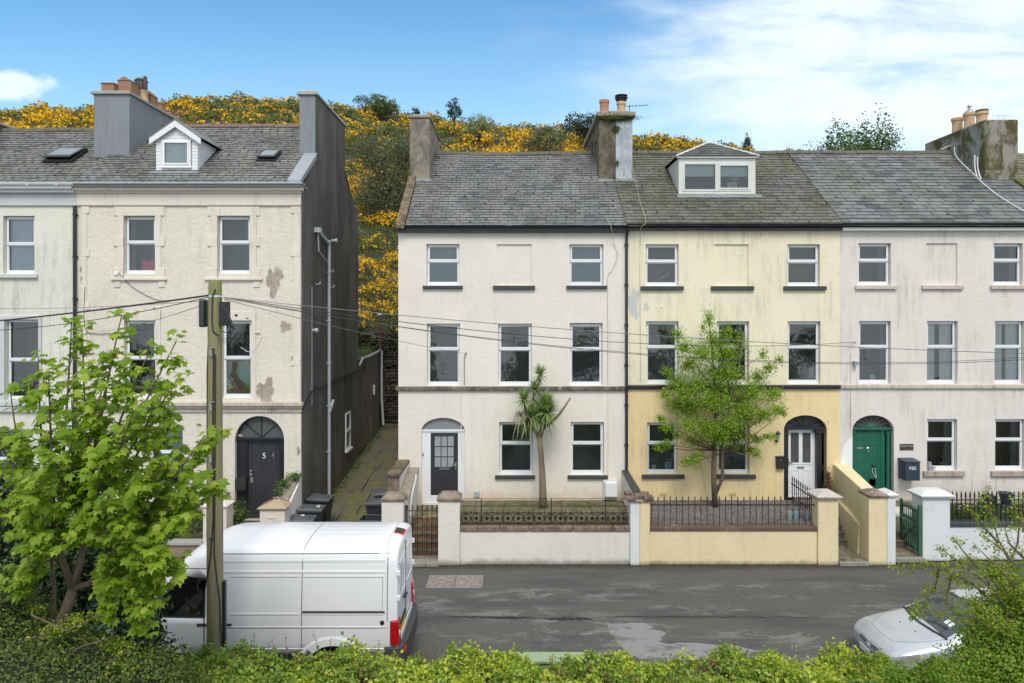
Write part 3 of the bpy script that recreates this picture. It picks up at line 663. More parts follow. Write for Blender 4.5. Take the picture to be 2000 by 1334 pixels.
def blob(par, name, m, cx, cz, w, h, Y, seed, s=60.0, th=.004, parent=None):
    rr = random.Random(seed); n = 44; pts = []
    x, z = (cx-1000)/s, HC-(cz-608)/s
    a1, a2, p1, p2 = rr.uniform(.15, .3), rr.uniform(.08, .2), rr.uniform(0, 6), rr.uniform(0, 6)
    for k in range(n):
        t = 2*math.pi*k/n; r = 1+a1*math.sin(3*t+p1)+a2*math.sin(5*t+p2)+rr.uniform(-.13, .13)
        pts.append((x+w/s/2*r*math.cos(t), z+h/s/2*r*math.sin(t)))
    return B().prism(pts, Y-th, Y+.001, 'y').build(name, m, par)
blob(hY, 'bare_patch', ptc, 1237, 592, 22, 55, FW, 5); blob(hY, 'bare_patch', ptc, 1262, 600, 10, 14, FW, 6)

# ============================================================ PINK-CREAM HOUSE
P0x, P1x = 10.67, 18.05
hP = thing('terraced_house', 'pinkish cream house with green panelled door and white eaves board', 'house', (14.3, FW, 0), 'terraced houses along the street')
holes = [hole(1676.5, 1740, 475, 557), hole(1940.5, 1998, 475, 557), hole(1809, 1869.5, 475, 557, .05), hole(1677.5, 1740, 627, 750), hole(1810.5, 1870.5, 627, 750), hole(1942.5, 2001, 627, 750),
         hole(1810.5, 1869.5, 818.5, 919), hole(1943.5, 2003, 818.5, 919), hole(1665, 1746, 811, 990, .2, rise=29)]
b = B(); facade(b, P0x, P1x, .2, fz(450), FW, holes)
b.quad((place_fx(1809), FW+.05, fz(557)), (place_fx(1869.5), FW+.05, fz(557)), (place_fx(1869.5), FW+.05, fz(475)), (place_fx(1809), FW+.05, fz(475)))
shell(b, P0x, P1x, .2, fz(450), FW, 31.2, RY1, RZ1, left=False)
b.build('wall', wallP, hP)
sp_ = render_mat('cream_sill_paint', (.55, .50, .42), (.3, .2, .12), .8, seed=11)
sp2 = render_mat('flaking_red_sill', (.42, .36, .31), (.24, .10, .06), .95, seed=12)
win_cols(hP, [(1676.5, 1740), (1940.5, 1998)], 475, 557, [(1669.5, 1750), (1933.5, 2010)], FW, (557.5, 565), sp_, ['curtR', 'curtR'])
sill(hP, place_fx(1799.5), place_fx(1879.5), fz(565), fz(557.5), FW, sp_)
win_cols(hP, [(1677.5, 1740), (1810.5, 1870.5), (1942.5, 2001)], 627, 750, None, FW, None, sp_, ['curt', 'curtW', 'curtW'])
win_cols(hP, [(1810.5, 1869.5), (1943.5, 2003)], 818.5, 919, [(1802, 1882), (1934.5, 2012)], FW, (919.5, 929.5), sp2, ['curtR', 'curtR'])
B().box(P0x, P1x+.05, FW-.08, FW+.02, fz(759), fz(750.5)).build('string_course', sp_, hP, bevel=.03)
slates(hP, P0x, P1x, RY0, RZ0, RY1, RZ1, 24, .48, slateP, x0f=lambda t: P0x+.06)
b = B(); b.quad((P0x, RY1, RZ1-.02), (P0x, 31.4, 9.9), (P1x, 31.4, 9.9), (P1x, RY1, RZ1-.02)); b.build('rear_roof', slateP, hP)
ridge(hP, P0x, P1x-1, RY1, RZ1+.03, ridgeM)
B().box(P0x+.02, P1x+.3, FW-.18, FW, fz(451), fz(440.5)).build('fascia', M['white_paint'], hP)
gutter(hP, P0x, P1x+.3, FW-.24, fz(437.5), M['black'])
chP = render_mat('moss_stained_render', (.23, .21, .18), (.07, .075, .02), .8, seed=13, bump=.7, peb=.5)
m_, gg = mat('green_algae_render')
cc = gg.sc(gg.co, 1.2, 1.2, .7); f = gg.ramp(gg.noise(cc, 1.7, 7, .72, .4), .40, .58)
setin(gg, 'Base Color', gg.mix(f, (.28, .26, .23), (.075, .075, .018))); setin(gg, 'Roughness', .95)
setin(gg, 'Normal', gg.n('ShaderNodeBump', {'Height': gg.noise(gg.co, 30, 5, .7), 'Strength': .8, 'Distance': .03}).outputs[0]); chP = m_
# algae streaks either side of the blocked window
alg = mottle_mat('algae_stain', (.36, .36, .20), (.62, .58, .38), (.17, .17, .08), 4, seed=21)
c3 = B().box(17.1, 18.33, 24.7, 28.3, 11, 14.2).build('chimney', chP, hP, bevel=.05)
for x, y, h, cw in ((17.55, 26.9, .75, 0), (17.62, 26.3, .78, 1), (17.62, 25.6, .62, 2)):
    b = B(); pot(b, (x, y, 14.2), .2, h-.1, 1.12); pp = b.build('chimney_pot', M['buffclay'], c3)
b = B(); b.lathe([(.17, 0), (.16, .05), (.06, .16), (.05, .25), (.09, .26), (.07, .3), (.02, .33)], (17.62, 26.3, 14.88), 12); b.build('cowl', plain('grey_metal_cowl', (.4, .42, .43), .4, .6), c3)
b = B(); b.lathe([(.2, 0), (.22, .05), (.02, .07)], (17.62, 25.6, 14.74), 12); b.build('pot_cover', M['stainbrown'], c3)
cabw = plain('white_cable', (.72, .72, .72), .5)
wire('roof_cable', [P(1838, 292, 26.6), P(1862, 284, 26.5), P(1868, 306, 25.9), P(1905, 343, 24.6), P(1925, 362, 24.1), P(1955, 385, 23.4), P(2010, 418, 22.5)], .015, cabw, hP)
wire('roof_cable', [P(1904, 303, 24.65), P(1904, 325, 24.6), P(1908, 345, 24.5)], .02, cabw, hP); wire('roof_cable', [P(1909, 306, 24.62), P(1910, 330, 24.6), P(1916, 350, 24.4)], .02, cabw, hP)
# green door
grn = plain('green_gloss_paint', (.012, .115, .075), .3, 0, .15, 5, .05, 30, coat=.3)
dY = FW+.18; a, c = place_fx(1665), place_fx(1746); sp = fz(840); cx, rx = (a+c)/2, (c-a)/2; rise = 29/60
b = B(); b.box(a, c, dY-.1, dY+.04, sp-.02, sp+.06); 
for px in (1669, 1738):
    x = place_fx(px); b.lathe([(.075, 0), (.075, .15), (.06, .2), (.055, 2.2), (.075, 2.28), (.085, 2.36)], (x, dY-.06, fz(985)), 12)
for u0, u1 in ((1673, 1677), (1725, 1733.5)): b.box(place_fx(u0), place_fx(u1), dY-.02, dY+.04, fz(985), sp-.02)
b.build('door_surround', grn, hP, bevel=.006)
b = B(); dx0, dx1, dz0, dz1 = place_fx(1669), place_fx(1725.5), fz(985), fz(844)
b.box(dx0, dx1, dY, dY+.05, dz0, dz1)
mx = (dx0+dx1)/2; w2 = (dx1-dx0)/2
for (za, zb) in ((fz(862), fz(847.5)), (fz(905), fz(868)), (fz(958), fz(921))):
    for xa in (dx0+.09, mx+.05): ring(b, xa, xa+w2-.14, za, zb, .022, dY-.012, dY+.01); b.box(xa+.05, xa+w2-.19, dY-.008, dY+.01, za+.05, zb-.05)
dr = b.build('door', grn, hP, bevel=.005)
b = B(); b.box(dx0+.16, dx0+.36, dY-.02, dY, fz(879), fz(875)); b.build('letterbox', M['chrome'], dr)
b = B(); b.lathe([(.03, 0), (.05, -.01), (.02, -.03)], (mx+.06, dY, fz(878)), 10, 'y'); b.tube([(mx+.06+.035*math.cos(t), dY-.03, fz(881)+.05*math.sin(t)) for t in [k*math.pi/5 for k in range(11)]], .008, 5); b.build('knocker', M['chrome'], dr)
b = B(); b.ball((place_fx(1711), dY-.05, fz(912)), .055, 8); b.build('door_knob', M['black'], dr)
wire('string_loop', [(place_fx(1711), dY-.07, fz(912)), (place_fx(1708), dY-.04, fz(922)), (place_fx(1716), dY-.03, fz(935)), (place_fx(1714), dY-.04, fz(922)), (place_fx(1711), dY-.07, fz(912))], .008, cabw, dr)
b = B(); ring(b, place_fx(1702), place_fx(1716), fz(952), fz(937), .025, dY-.02, dY+.01); b.box(place_fx(1703), place_fx(1715), dY-.008, dY, fz(951), fz(938)); b.build('cat_flap', M['blackmat'], dr)
B().prism([(cx-rx*math.cos(math.pi*k/20), sp+.06+(rise-.06)*math.sin(math.pi*k/20)) for k in range(21)], dY, dY+.03).build('fanlight', dkglass, hP)
b = B(); grey = plain('pale_glazing_bar', (.16, .2, .19), .5)
for k in range(1, 8):
    t = math.pi*k/8; b.tube([(cx-.1*math.cos(t), dY-.01, sp+.06+.08*math.sin(t)), (cx-rx*.98*math.cos(t), dY-.01, sp+.06+(rise-.08)*math.sin(t))], .008, 5)
b.build('glazing_bars', grey, hP)
b = B(); b.lathe([(.13, 0), (.13, -.02), (.02, -.03)], (cx, dY, sp+.07), 14, 'y'); b.build('fanlight_boss', grn, hP)
B().prism([(place_fx(a_), fz(c_)) for a_, c_ in ((1664.5, 926), (1664.5, 855), (1658, 857), (1651, 866), (1646, 882), (1643, 905), (1641.5, 926))], FW-.003, FW+.001).build('white_patch', plain('fresh_white_paint', (.74, .75, .77), .8, 0, .04, 4, .2), hP)
b = B(); b.box(place_fx(1665), place_fx(1672), FW-.16, FW, fz(713), fz(705)); b.build('wall_lamp', plain('grey_lamp_housing', (.35, .38, .42), .5), hP)
wire('wall_cable', [P(1661, 690, FW-.02), P(1662, 705, FW-.02), P(1662, 750, FW-.02), P(1662, 840, FW-.02)], .01, wallP, hP)
# mossy roof of the next house to the right
hR = thing('terraced_house', 'house at the right edge whose moss covered roof shows behind the square chimney', 'house', (21, FW, 0), 'terraced houses along the street')
b = B(); b.box(18.08, 26, FW+.02, 31.2, .2, 9.5); b.build('wall', wallP, hR)
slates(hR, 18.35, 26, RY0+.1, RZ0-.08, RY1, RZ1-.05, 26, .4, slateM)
b = B(); b.quad((18.1, RY1, RZ1-.07), (18.1, 31.4, 9.8), (26, 31.4, 9.8), (26, RY1, RZ1-.07)); b.build('rear_roof', slateM, hR)
mossm = plain('thick_moss', (.10, .11, .02), 1, 0, .5, 30, 1, 60)
b = B(); b.prism([(RY0, RZ0-.03), (24.6, roofz(24.6)-.03), (24.6, roofz(24.6)+.12), (RY0, RZ0+.12)], 18.08, 18.36, 'x'); b.build('verge_moss', mossm, hR, bevel=.04)
# ============================================================ HOUSE FIVE and its left neighbour
YB = 21.2; SB = 1333.33/YB
bx = lambda p: (p-1000)/SB
bz = lambda p: HC-(p-608)/SB
BY0, BZ0, BY1, BZ1 = 20.95, 11.18, 25.0, 14.02
def rzB(Y): return BZ0+(Y-BY0)*(BZ1-BZ0)/(BY1-BY0)
wallB = render_mat('cream_pebbly_render', (.72, .665, .575), (.42, .38, .31), .4, seed=21, bump=.55, peb=.5, fine=45, low=(.7, .9, (.42, .38, .30), .6))
wallA = render_mat('stained_cream_render', (.715, .69, .60), (.34, .33, .27), .55, seed=22, bump=.45, peb=.4, fine=45, low=(.7, .9, (.40, .38, .30), .6))
trimB = render_mat('smooth_cream_trim', (.72, .66, .57), (.40, .35, .28), .45, seed=23, bump=.2)
trimA = render_mat('pale_grey_trim', (.56, .57, .58), (.35, .35, .33), .35, seed=24, bump=.15)
gabm, gg = mat('dark_weathered_render')
cc = gg.sc(gg.co, 1.0, 1.0, .28); f1 = gg.ramp(gg.noise(cc, 1.2, 6, .65, .2), .35, .68); f2 = gg.noise(gg.co, 28, 5, .7)
col = gg.mix(f1, (.10, .091, .08), (.175, .162, .145)); col = gg.mix(gg.ramp(f2, .6, .75, 0, .45), col, (.20, .18, .155))
z = gg.n('ShaderNodeSeparateXYZ', {0: gg.co}).outputs[2]
col = gg.mix(gg.ramp(gg.math('ADD', z, gg.noise(gg.co, 1.2, 4)), 3.0, .9, 0, .6), col, (.17, .14, .11))
setin(gg, 'Base Color', col); setin(gg, 'Roughness', .95); gg.bs.inputs['Specular IOR Level'].default_value = .15
setin(gg, 'Normal', gg.n('ShaderNodeBump', {'Height': f2, 'Strength': .6, 'Distance': .03}).outputs[0])
GX = -6.52
hB = thing('terraced_house', 'tall cream house with peeling render, dark gable wall and black arched door numbered 5', 'house', (-10, YB, 0), 'terraced houses along the street')
HB = lambda a, c, y0, y1, d=.13, rise=None: hole(a, c, y0, y1, d, SB, rise)
holes = [HB(242, 303.5, 422, 535), HB(425, 489, 422, 535), HB(243, 304, 626, 778), HB(433, 491.5, 626, 778), HB(290, 360, 833, 958),
         HB(458.5, 555, 812.5, 1016, .22, rise=47)]
b = B(); facade(b, -13.5, GX-.03, .3, bz(378), YB, holes)
b.quad((-13.5, 29, .3), (GX-.02, 29, .3), (GX-.02, 29, 11.2), (-13.5, 29, 11.2))
b.build('wall', wallB, hB)
# gable: stone-grey render wall with stack rising out of it
prof = [(YB, .2), (YB, 11.05), (22.73, rzB(22.73)), (22.73, 14.45), (26.66, 14.45), (26.66, 12.5), (28.95, 11.35), (28.95, .2)]
B().prism(prof, GX-.03, GX, 'x').build('gable_wall', gabm, hB)
frames = [(223, 322, 242, 303.5), (405.5, 508, 425, 489)]
b = B()
for o0, o1, i0, i1 in frames:
    for (a, c, t, bt) in ((o0, o1, 403.5, 421.5), (o0+7, i0, 421.5, 543), (i1, o1-7, 421.5, 543), (o0, i0, 462, 481), (i1, o1, 462, 481), (o0, i0, 524, 543), (i1, o1, 524, 543), (o0-5, o1+5, 543, 547), (o0, o1, 547, 550), (o0, o0+12, 550, 561), (o1-12, o1, 550, 561)):
        b.box(bx(a), bx(c), YB-.03-.008*(t in (462, 524))-.05*(t == 543 and a == o0-5), YB+.001, bz(bt), bz(t))
for o0, o1, i0, i1 in ((225, 322, 243, 304), (405, 508, 433, 491.5)):
    for (a, c) in ((o0+8, i0), (i1, o1-8)): b.box(bx(a), bx(c), YB-.028, YB+.001, bz(785), bz(600))
    b.box(bx(o0+8), bx(o1-8), YB-.03, YB+.001, bz(626), bz(609))
for x, w in ((160, 10), (574, 13)):
    b.box(bx(x), bx(x+w), YB-.025, YB+.001, bz(785), bz(402.5))
    for yy_ in (402.5, 487, 590, 700): b.box(bx(x if x < 200 else x-5), bx(x+w+(5 if x < 200 else 0)), YB-.032, YB+.001, bz(yy_+14), bz(yy_))
b.build('moulded_trim', trimB, hB, bevel=.006)
b = B(); b.box(-13.5, GX-.02, YB-.06, YB, bz(402), bz(378)); b.box(-13.5, GX+.0, YB-.12, YB, bz(378), bz(374)); b.box(-13.5, GX+.06, YB-.2, YB, bz(374), bz(367.5)); b.build('cornice', trimB, hB, bevel=.015)
b = B(); b.box(-13.5, GX+.09, YB-.32, YB+.3, bz(367.3), bz(364)); b.box(-13.5, GX+.12, YB-.36, YB-.06, bz(363.8), BZ0+.02); b.build('lead_gutter', M['lead'], hB, bevel=.03)
b = B(); b.box(-13.5, GX, YB-.05, YB, bz(805), bz(797)); b.box(-13.5, GX+.02, YB-.11, YB, bz(797), bz(792)); b.box(-13.5, GX+.05, YB-.17, YB, bz(792), bz(785)); b.build('string_course', render_mat('dirty_cream_ledge', (.55, .49, .40), (.16, .15, .10), .8, seed=25), hB, bevel=.012)
win_cols(hB, [(242, 303.5), (425, 489)], 422, 535, None, YB, None, '', ['curt', 'curtR'], scale=SB, split=.46)
win_cols(hB, [(243, 304), (433, 491.5)], 626, 778, None, YB, None, '', [None, 'curtL'], scale=SB, split=.49)
win_cols(hB, [(290, 360)], 833, 958, [(283, 367)], YB, (958, 966), trimB, ['vblind'], scale=SB)
pat = mottle_mat('exposed_brown_plaster', (.30, .25, .21), (.44, .385, .33), (.55, .50, .43), 5, seed=33)
pedge = plain('flaking_paint_edge', (.60, .56, .50), .9, 0, .12, 14, .6, 30)
for i, (cx_, cz_, w_, h_) in enumerate(((534, 552, 26, 50), (543, 536, 20, 26), (557, 638, 22, 19), (520, 763, 30, 42), (513, 768, 18, 30), (475, 620, 9, 8), (462, 616, 6, 5), (484, 622, 4, 3), (302, 632-30, 5, 3), (158, 525, 3, 8), (160, 545, 3, 10), (571, 700, 4, 8), (583, 880, 5, 14), (470, 850, 8, 4))):
    if i < 6: blob(hB, 'broken_paint_edge', pedge, cx_, cz_, w_*1.16, h_*1.12, YB, 30+i, s=SB, th=.0030+.0002*i)
    blob(hB, 'peeled_patch', pat, cx_, cz_, w_, h_, YB, 30+i, s=SB, th=.0045+.0015*i if i < 6 else (.035 if cx_ in (583, 158, 160, 571) else .03))
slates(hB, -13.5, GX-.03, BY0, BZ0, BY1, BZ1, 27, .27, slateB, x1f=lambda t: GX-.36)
b = B(); b.quad((-13.5, BY1, BZ1-.02), (-13.5, 29.1, 11.2), (GX-.03, 29.1, 11.2), (GX-.03, BY1, BZ1-.02)); b.build('rear_roof', slateB, hB)
ridge(hB, -12.7, GX-.5, BY1, BZ1+.03, plain('red_brown_ridge_clay', (.17, .115, .095), .85, 0, .3, 8, .3))
b = B(); b.prism([(YB-.2, rzB(YB-.2)-.1), (22.73, rzB(22.73)-.1), (22.73, rzB(22.73)+.1), (YB-.2, rzB(YB-.2)+.1)], GX-.40, GX+.03, 'x'); b.build('verge_coping', M['lead'], hB, bevel=.02)
bluec = render_mat('blue_grey_stack_paint', (.235, .25, .275), (.14, .15, .16), .5, seed=26, bump=.3)
capB = render_mat('grey_stone_cap', (.36, .36, .34), (.14, .14, .10), .6, seed=27, bump=.5)
chB = chimney(hB, -13.93, -12.74, 22.73, 26.8, 12.0, 14.6, bluec, cap=.07, capm=capB)
B().box(-7.08, GX-.032, 22.728, 26.6, 12.0, 14.45).build('chimney', bluec, hB, bevel=.01)
b = B(); b.hexa([(-7.16, 22.66, 14.452), (GX+.06, 22.66, 14.452), (GX+.06, 26.72, 14.452), (-7.16, 26.72, 14.452), (-7.14, 22.68, 14.56), (GX+.04, 22.68, 14.56), (GX+.04, 26.7, 14.56), (-7.14, 26.7, 14.56)])
b.hexa([(-7.14, 22.69, 14.562), (GX+.03, 22.69, 14.562), (GX+.03, 26.69, 14.562), (-7.14, 26.69, 14.562), (-7.0, 22.83, 14.66), (GX-.12, 22.83, 14.66), (GX-.12, 26.55, 14.66), (-7.0, 26.55, 14.66)]); b.build('chimney_cap', capB, hB, bevel=.015)
# pots on the long grey stack: brick hoods and clay pots in a row
brk = plain('sandy_brick', (.30, .17, .10), .9, 0, .4, 18, .6, 35)
for (x, y, w_, d_, h_, pk, mm) in ((-13.6, 23.2, .42, .5, .28, 0, 0), (-13.15, 23.4, .46, .5, .45, .16, 0), (-12.98, 24.5, .34, .4, .32, .2, 0), (-13.0, 25.2, .3, .34, .24, 0, 1), (-13.0, 25.8, .34, .3, .16, 0, 1), (-12.95, 26.4, .3, .3, .2, 0, 0)):
    b = B(); b.box(x-w_/2, x+w_/2, y-d_/2, y+d_/2, 14.6, 14.62+h_)
    if pk: b.prism([(x-w_/2-.03, 14.62+h_), (x+w_/2+.03, 14.62+h_), (x, 14.62+h_+pk)], y-d_/2-.02, y+d_/2+.02)
    else: b.box(x-w_/2-.03, x+w_/2+.03, y-d_/2-.03, y+d_/2+.03, 14.62+h_, 14.66+h_)
    b.build('chimney_pot', brk if not mm else M['terracotta'], chB, bevel=.015)
b = B(); pot(b, (-12.98, 23.95, 14.6), .2, .42, 1.0); b.build('chimney_pot', M['buffclay'], chB)
b = B(); b.lathe([(.2, 0), (.2, .26), (.23, .28), (.16, .36), (.02, .4)], (-12.98, 23.9, 15.02), 14); b.box(-12.8, -12.72, 23.7, 23.8, 15.0, 15.42); b.build('cowl', plain('sooty_cowl', (.09, .075, .075), .5, .5, .3, 9), chB)
# dormer with shiplap cladding
def clip_dormer():
    X0_, X1_, Yf, z0, ze, za = -11.31, -10.0, 21.71, 11.70, 12.72, 13.16
    b = B(); wx0, wx1, wz0, wz1 = -11.12, -10.20, 11.86, 12.69
    ring(b, X0_, X1_, z0, ze, .18, Yf, Yf+.08, .16, .04)
    xm_ = (X0_+X1_)/2
    b.prism([(X0_, ze), (X1_, ze), (xm_, za)], Yf, Yf+.06)
    for k in range(12):
        z = z0+k*.105; 
        if z < ze: b.box(X0_-.006, X0_+.17, Yf-.012, Yf, z, z+.09); b.box(X1_-.17, X1_+.006, Yf-.012, Yf, z, z+.09)
        elif (w2 := (za-z-.1)/(za-ze)*.6) > .05: b.box(xm_-w2, xm_+w2, Yf-.012, Yf, z, z+.09)
    for x, sgn in ((X0_, 1), (X1_, -1)):
        yb_ = BY0+(ze-BZ0)/(BZ1-BZ0)*(BY1-BY0)
        b.prism([(Yf+.08, z0), (Yf+.08, ze), (yb_, ze)], x, x+.05*sgn, 'x')
        for k in range(10):
            z = z0+k*.105; yk = BY0+(z-BZ0)/(BZ1-BZ0)*(BY1-BY0)+.05
            if yk < yb_: b.box(min(x, x-.012*sgn), max(x, x-.012*sgn), Yf+.0, yb_-(0) if False else max(yk, Yf+.05), z, z+.09) if False else b.box(min(x, x-.012*sgn), max(x, x-.012*sgn), max(Yf, Yf), max(yk, Yf+.02)+0, z, z+.09)
    d = b.build('dormer', M['upvc'], hB, bevel=.004)
    b = B(); e = .16
    zk = lambda x: ze+(za+.02-ze)*(1-abs(x-xm_)/(.655))
    for sgn in (-1, 1):
        xo = xm_+sgn*(.655+e); zo = zk(xo)
        pts = [(xm_, za+.14), (xo, zo+.14), (xo, zo-.08), (xm_, za-.08)]
        b.prism(pts, Yf-.14, Yf-.1)
    b.build('bargeboard', M['upvc'], d, bevel=.006)
    b = B()
    for sgn in (-1, 1):
        xo = xm_+sgn*(.655+e+.03); zo = zk(xo)+.13
        A_ = Vector((xo, Yf-.16, zo)); T_ = Vector((xm_, Yf-.16, za+.15))
        yr_ = BY0+(za+.15-BZ0)/(BZ1-BZ0)*(BY1-BY0)+.1; ye_ = BY0+(zo-BZ0)/(BZ1-BZ0)*(BY1-BY0)+.1
        b.hexa([A_, T_, (xm_, yr_, za+.15), (xo, ye_, zo), A_+Vector((0, 0, .03)), T_+Vector((0, 0, .03)), (xm_, yr_, za+.18), (xo, ye_, zo+.03)])
    b.build('dormer_roof', slateB, d)
    b = B(); ring(b, wx0, wx1, wz0-.02, wz1, .06, Yf-.05, Yf+.05); ring(b, wx0+.05, wx1-.05, wz0+.04, wz1-.05, .05, Yf-.08, Yf-.02); b.box(wx0-.02, wx1+.02, Yf-.09, Yf, wz0-.06, wz0-.02); b.build('window_frame', M['white_paint'], d, bevel=.005)
    B().quad((wx0+.08, Yf-.03, wz0), (wx1-.08, Yf-.03, wz0), (wx1-.08, Yf-.03, wz1-.06), (wx0+.08, Yf-.03, wz1-.06)).build('pane', M['glass'], d)
    b = B()
    for j in range(20):
        u0, u1 = wx0+.05+(wx1-wx0-.1)*j/20, wx0+.05+(wx1-wx0-.1)*(j+1)/20; f = lambda u, z: Yf+.03+.03*math.sin(u*22+z*9)
        for kz in range(6):
            z_0, z_1 = wz0+(wz1-wz0)*kz/6, wz0+(wz1-wz0)*(kz+1)/6
            b.quad((u0, f(u0, z_0), z_0), (u1, f(u1, z_0), z_0), (u1, f(u1, z_1), z_1), (u0, f(u0, z_1), z_1))
    b.build('curtain', M['net'], d, smooth=True)
    B().box(X0_-.08, X1_+.1, Yf-.22, Yf+.02, z0-.1, z0-.03).build('apron_flashing', M['lead'], d)
clip_dormer()
def skylight(par, x, Y, w, h, rz=rzB, mm='blackmat', opn=.18):
    dy = h*math.cos(math.atan(.70)); sl = .702
    p = lambda xx, t, n: (xx, Y+t*dy-n*.57, rz(Y)+t*dy*sl+n*.82)
    b = B()
    for (xa, xb, ta, tb) in ((x-w/2, x-w/2+.06, 0, 1), (x+w/2-.06, x+w/2, 0, 1), (x-w/2+.06, x+w/2-.06, 0, .08), (x-w/2+.06, x+w/2-.06, .92, 1)):
        b.hexa([p(xa, ta, -.02), p(xb, ta, -.02), p(xb, tb, -.02), p(xa, tb, -.02), p(xa, ta, .09), p(xb, ta, .09), p(xb, tb, .09), p(xa, tb, .09)])
    o = b.build('skylight', M[mm], par, bevel=.008)
    b = B(); x0, x1 = x-w/2+.03, x+w/2-.03
    b.hexa([p(x0, .02, .05+opn), p(x1, .02, .05+opn), p(x1, .98, .09), p(x0, .98, .09), p(x0, .02, .09+opn), p(x1, .02, .09+opn), p(x1, .98, .12), p(x0, .98, .12)])
    b.build('sash', M[mm], o, bevel=.01)
    b = B(); b.quad(p(x0+.07, .12, .092+opn*.9), p(x1-.07, .12, .092+opn*.9), p(x1-.07, .88, .123+opn*.1), p(x0+.07, .88, .123+opn*.1)); b.build('pane', M['skyglass'], o)
M['skyglass'] = gloss_glass('skylight_glass', (.16, .18, .19), .06)
skylight(hB, -8.03, 22.30, .66, .75, opn=.1)
# door five
dY = YB+.2; a, c = bx(459), bx(554.5); sp = bz(859.5); cx, rx = (a+c)/2, (c-a)/2; rise = 47/SB
b = B(); b.box(a, c, dY-.1, dY+.05, sp-.06, sp+.04); b.box(a-.02, c, dY-.14, dY+.05, sp-.0, sp+.05)
b.box(a, bx(480), dY-.06, dY+.05, bz(1016), sp); b.box(bx(542), c, dY-.06, dY+.05, bz(1016), sp)
for xa, xb in ((462, 476), (545, 552)):
    ring(b, bx(xa), bx(xb), bz(935), bz(872), .03, dY-.075, dY-.05); ring(b, bx(xa), bx(xb), bz(1005), bz(945), .03, dY-.075, dY-.05)
for k in range(1, 4):
    t = math.pi*k/4; b.tube([(cx, dY-.02, sp+.05), (cx-rx*.97*math.cos(t), dY-.02, sp+(rise)*math.sin(t)*.97)], .016, 5)
b.tube([(cx-rx*.98*math.cos(math.pi*k/20), dY-.02, sp+rise*.98*math.sin(math.pi*k/20)) for k in range(21)], .035, 6)
b.build('door_surround', M['black'], hB, bevel=.004)
B().prism([(cx-rx*math.cos(math.pi*k/20), sp+rise*math.sin(math.pi*k/20)) for k in range(21)], dY, dY+.03).build('fanlight', gloss_glass('grey_fanlight_glass', (.10, .105, .11), .1), hB)
b = B(); dx0, dx1, dz0, dz1 = bx(480), bx(542), bz(1016), bz(862)
b.box(dx0, dx1, dY, dY+.05, dz0, dz1); b.box(dx0, dx1, dY-.03, dY, dz0, dz0+.12)
mx = (dx0+dx1)/2
for (za, zb) in ((bz(930), bz(868)), (bz(1003), bz(945))):
    for xa in (dx0+.08, mx+.05): ring(b, xa, xa+.36, za, zb, .025, dY-.014, dY+.01); b.box(xa+.06, xa+.30, dY-.01, dY+.01, za+.06, zb-.06)
dr = b.build('door', doorblk, hB, bevel=.005)
text('door_number', '5', M['white_paint'], dr, .24, (bx(512), dY-.02, bz(893)), ext=.006)
b = B(); b.box(bx(529.5), bx(531), dY-.02, dY-.01, bz(898), bz(886)); b.tube([(bx(530), dY-.02, bz(888)), (bx(528.6), dY-.02, bz(892)), (bx(531.5), dY-.02, bz(897))], .01, 5); b.build('door_knocker', M['chrome'], dr)
b = B(); b.box(bx(485), bx(490), dY-.03, dY-.0, bz(946), bz(935)); b.ball((bx(486), dY-.04, bz(922)), .03, 6); b.ball((bx(487), dY-.04, bz(930)), .03, 6); b.box(bx(484), bx(486), dY-.02, dY, bz(930), bz(921)); b.build('lock_set', M['chrome'], dr)
b = B(); b.box(bx(461), bx(480), YB-.02, YB+.1, bz(958), bz(934)); b.build('meter_box', M['blackmat'], hB, bevel=.01)
# downpipes on the gable
ppg = plain('pale_grey_pipe', (.46, .49, .52), .45, 0, .08, 4)
b = B(); X = GX+.09; yp = 24.0; yq = 22.9
b.tube([(X, yp, 9.75), (X, yp, .55)], .055, 10)
b.tube([(X-.02, 22.6, 9.95), (X+.0, yp, 9.62)], .06, 10)
b.box(X-.1, X+.1, 22.5, 22.75, 9.86, 10.02)
b.tube([(X, 22.62, 9.9), (X, 22.72, 9.25), (X, yp-.15, 8.95)], .022, 6)
for z_ in (8.6, 6.9, 5.4, 3.9, 2.3): b.lathe([(.07, 0), (.07, .07)], (X, yp, z_), 10); b.box(GX, X, yp-.04, yp+.04, z_, z_+.04)
b.tube([(X, yp-.02, 3.7), (X+.05, yp+.12, 3.95), (X+.02, yp+.45, 4.05)], .06, 10)
b.build('downpipe', ppg, hB)
for (px, py) in ((648, 470), (609, 645)):
    Yv = -GX*1333.33/(1000-px); v = P(px, py, Yv); b = B(); b.lathe([(.05, 0), (.05, .12), (.075, .13), (.075, .2)], (GX, v.y, v.z), 10, 'x'); b.build('vent_cowl', ppg, hB)
for (px, py) in ((643, 532), (645, 562), (617, 556)):
    Yv = -GX*1333.33/(1000-px); v = P(px, py, Yv); b = B(); b.box(GX, GX+.16, v.y-.02, v.y+.02, v.z, v.z+.03); b.box(GX+.12, GX+.16, v.y-.02, v.y+.02, v.z, v.z+.1); b.build('pipe_bracket', ppg, hB)
b = B(); v1 = -GX*1333.33/(1000-608); b.tube([(GX+.02, v1, P(608, 560, v1).z), (GX+.02, v1, P(608, 790, v1).z)], .018, 6); b.build('thin_pipe', M['lead'], hB)
wire('gable_cable', [(GX+.03, YB, bz(800)), (GX+.03, 22.3, 4.7), (GX+.03, 23.2, 4.65), (GX+.03, 24.1, 4.72), (GX+.03, 26, 4.75), (GX+.03, 29, 4.8)], .028, M['blackmat'], hB)
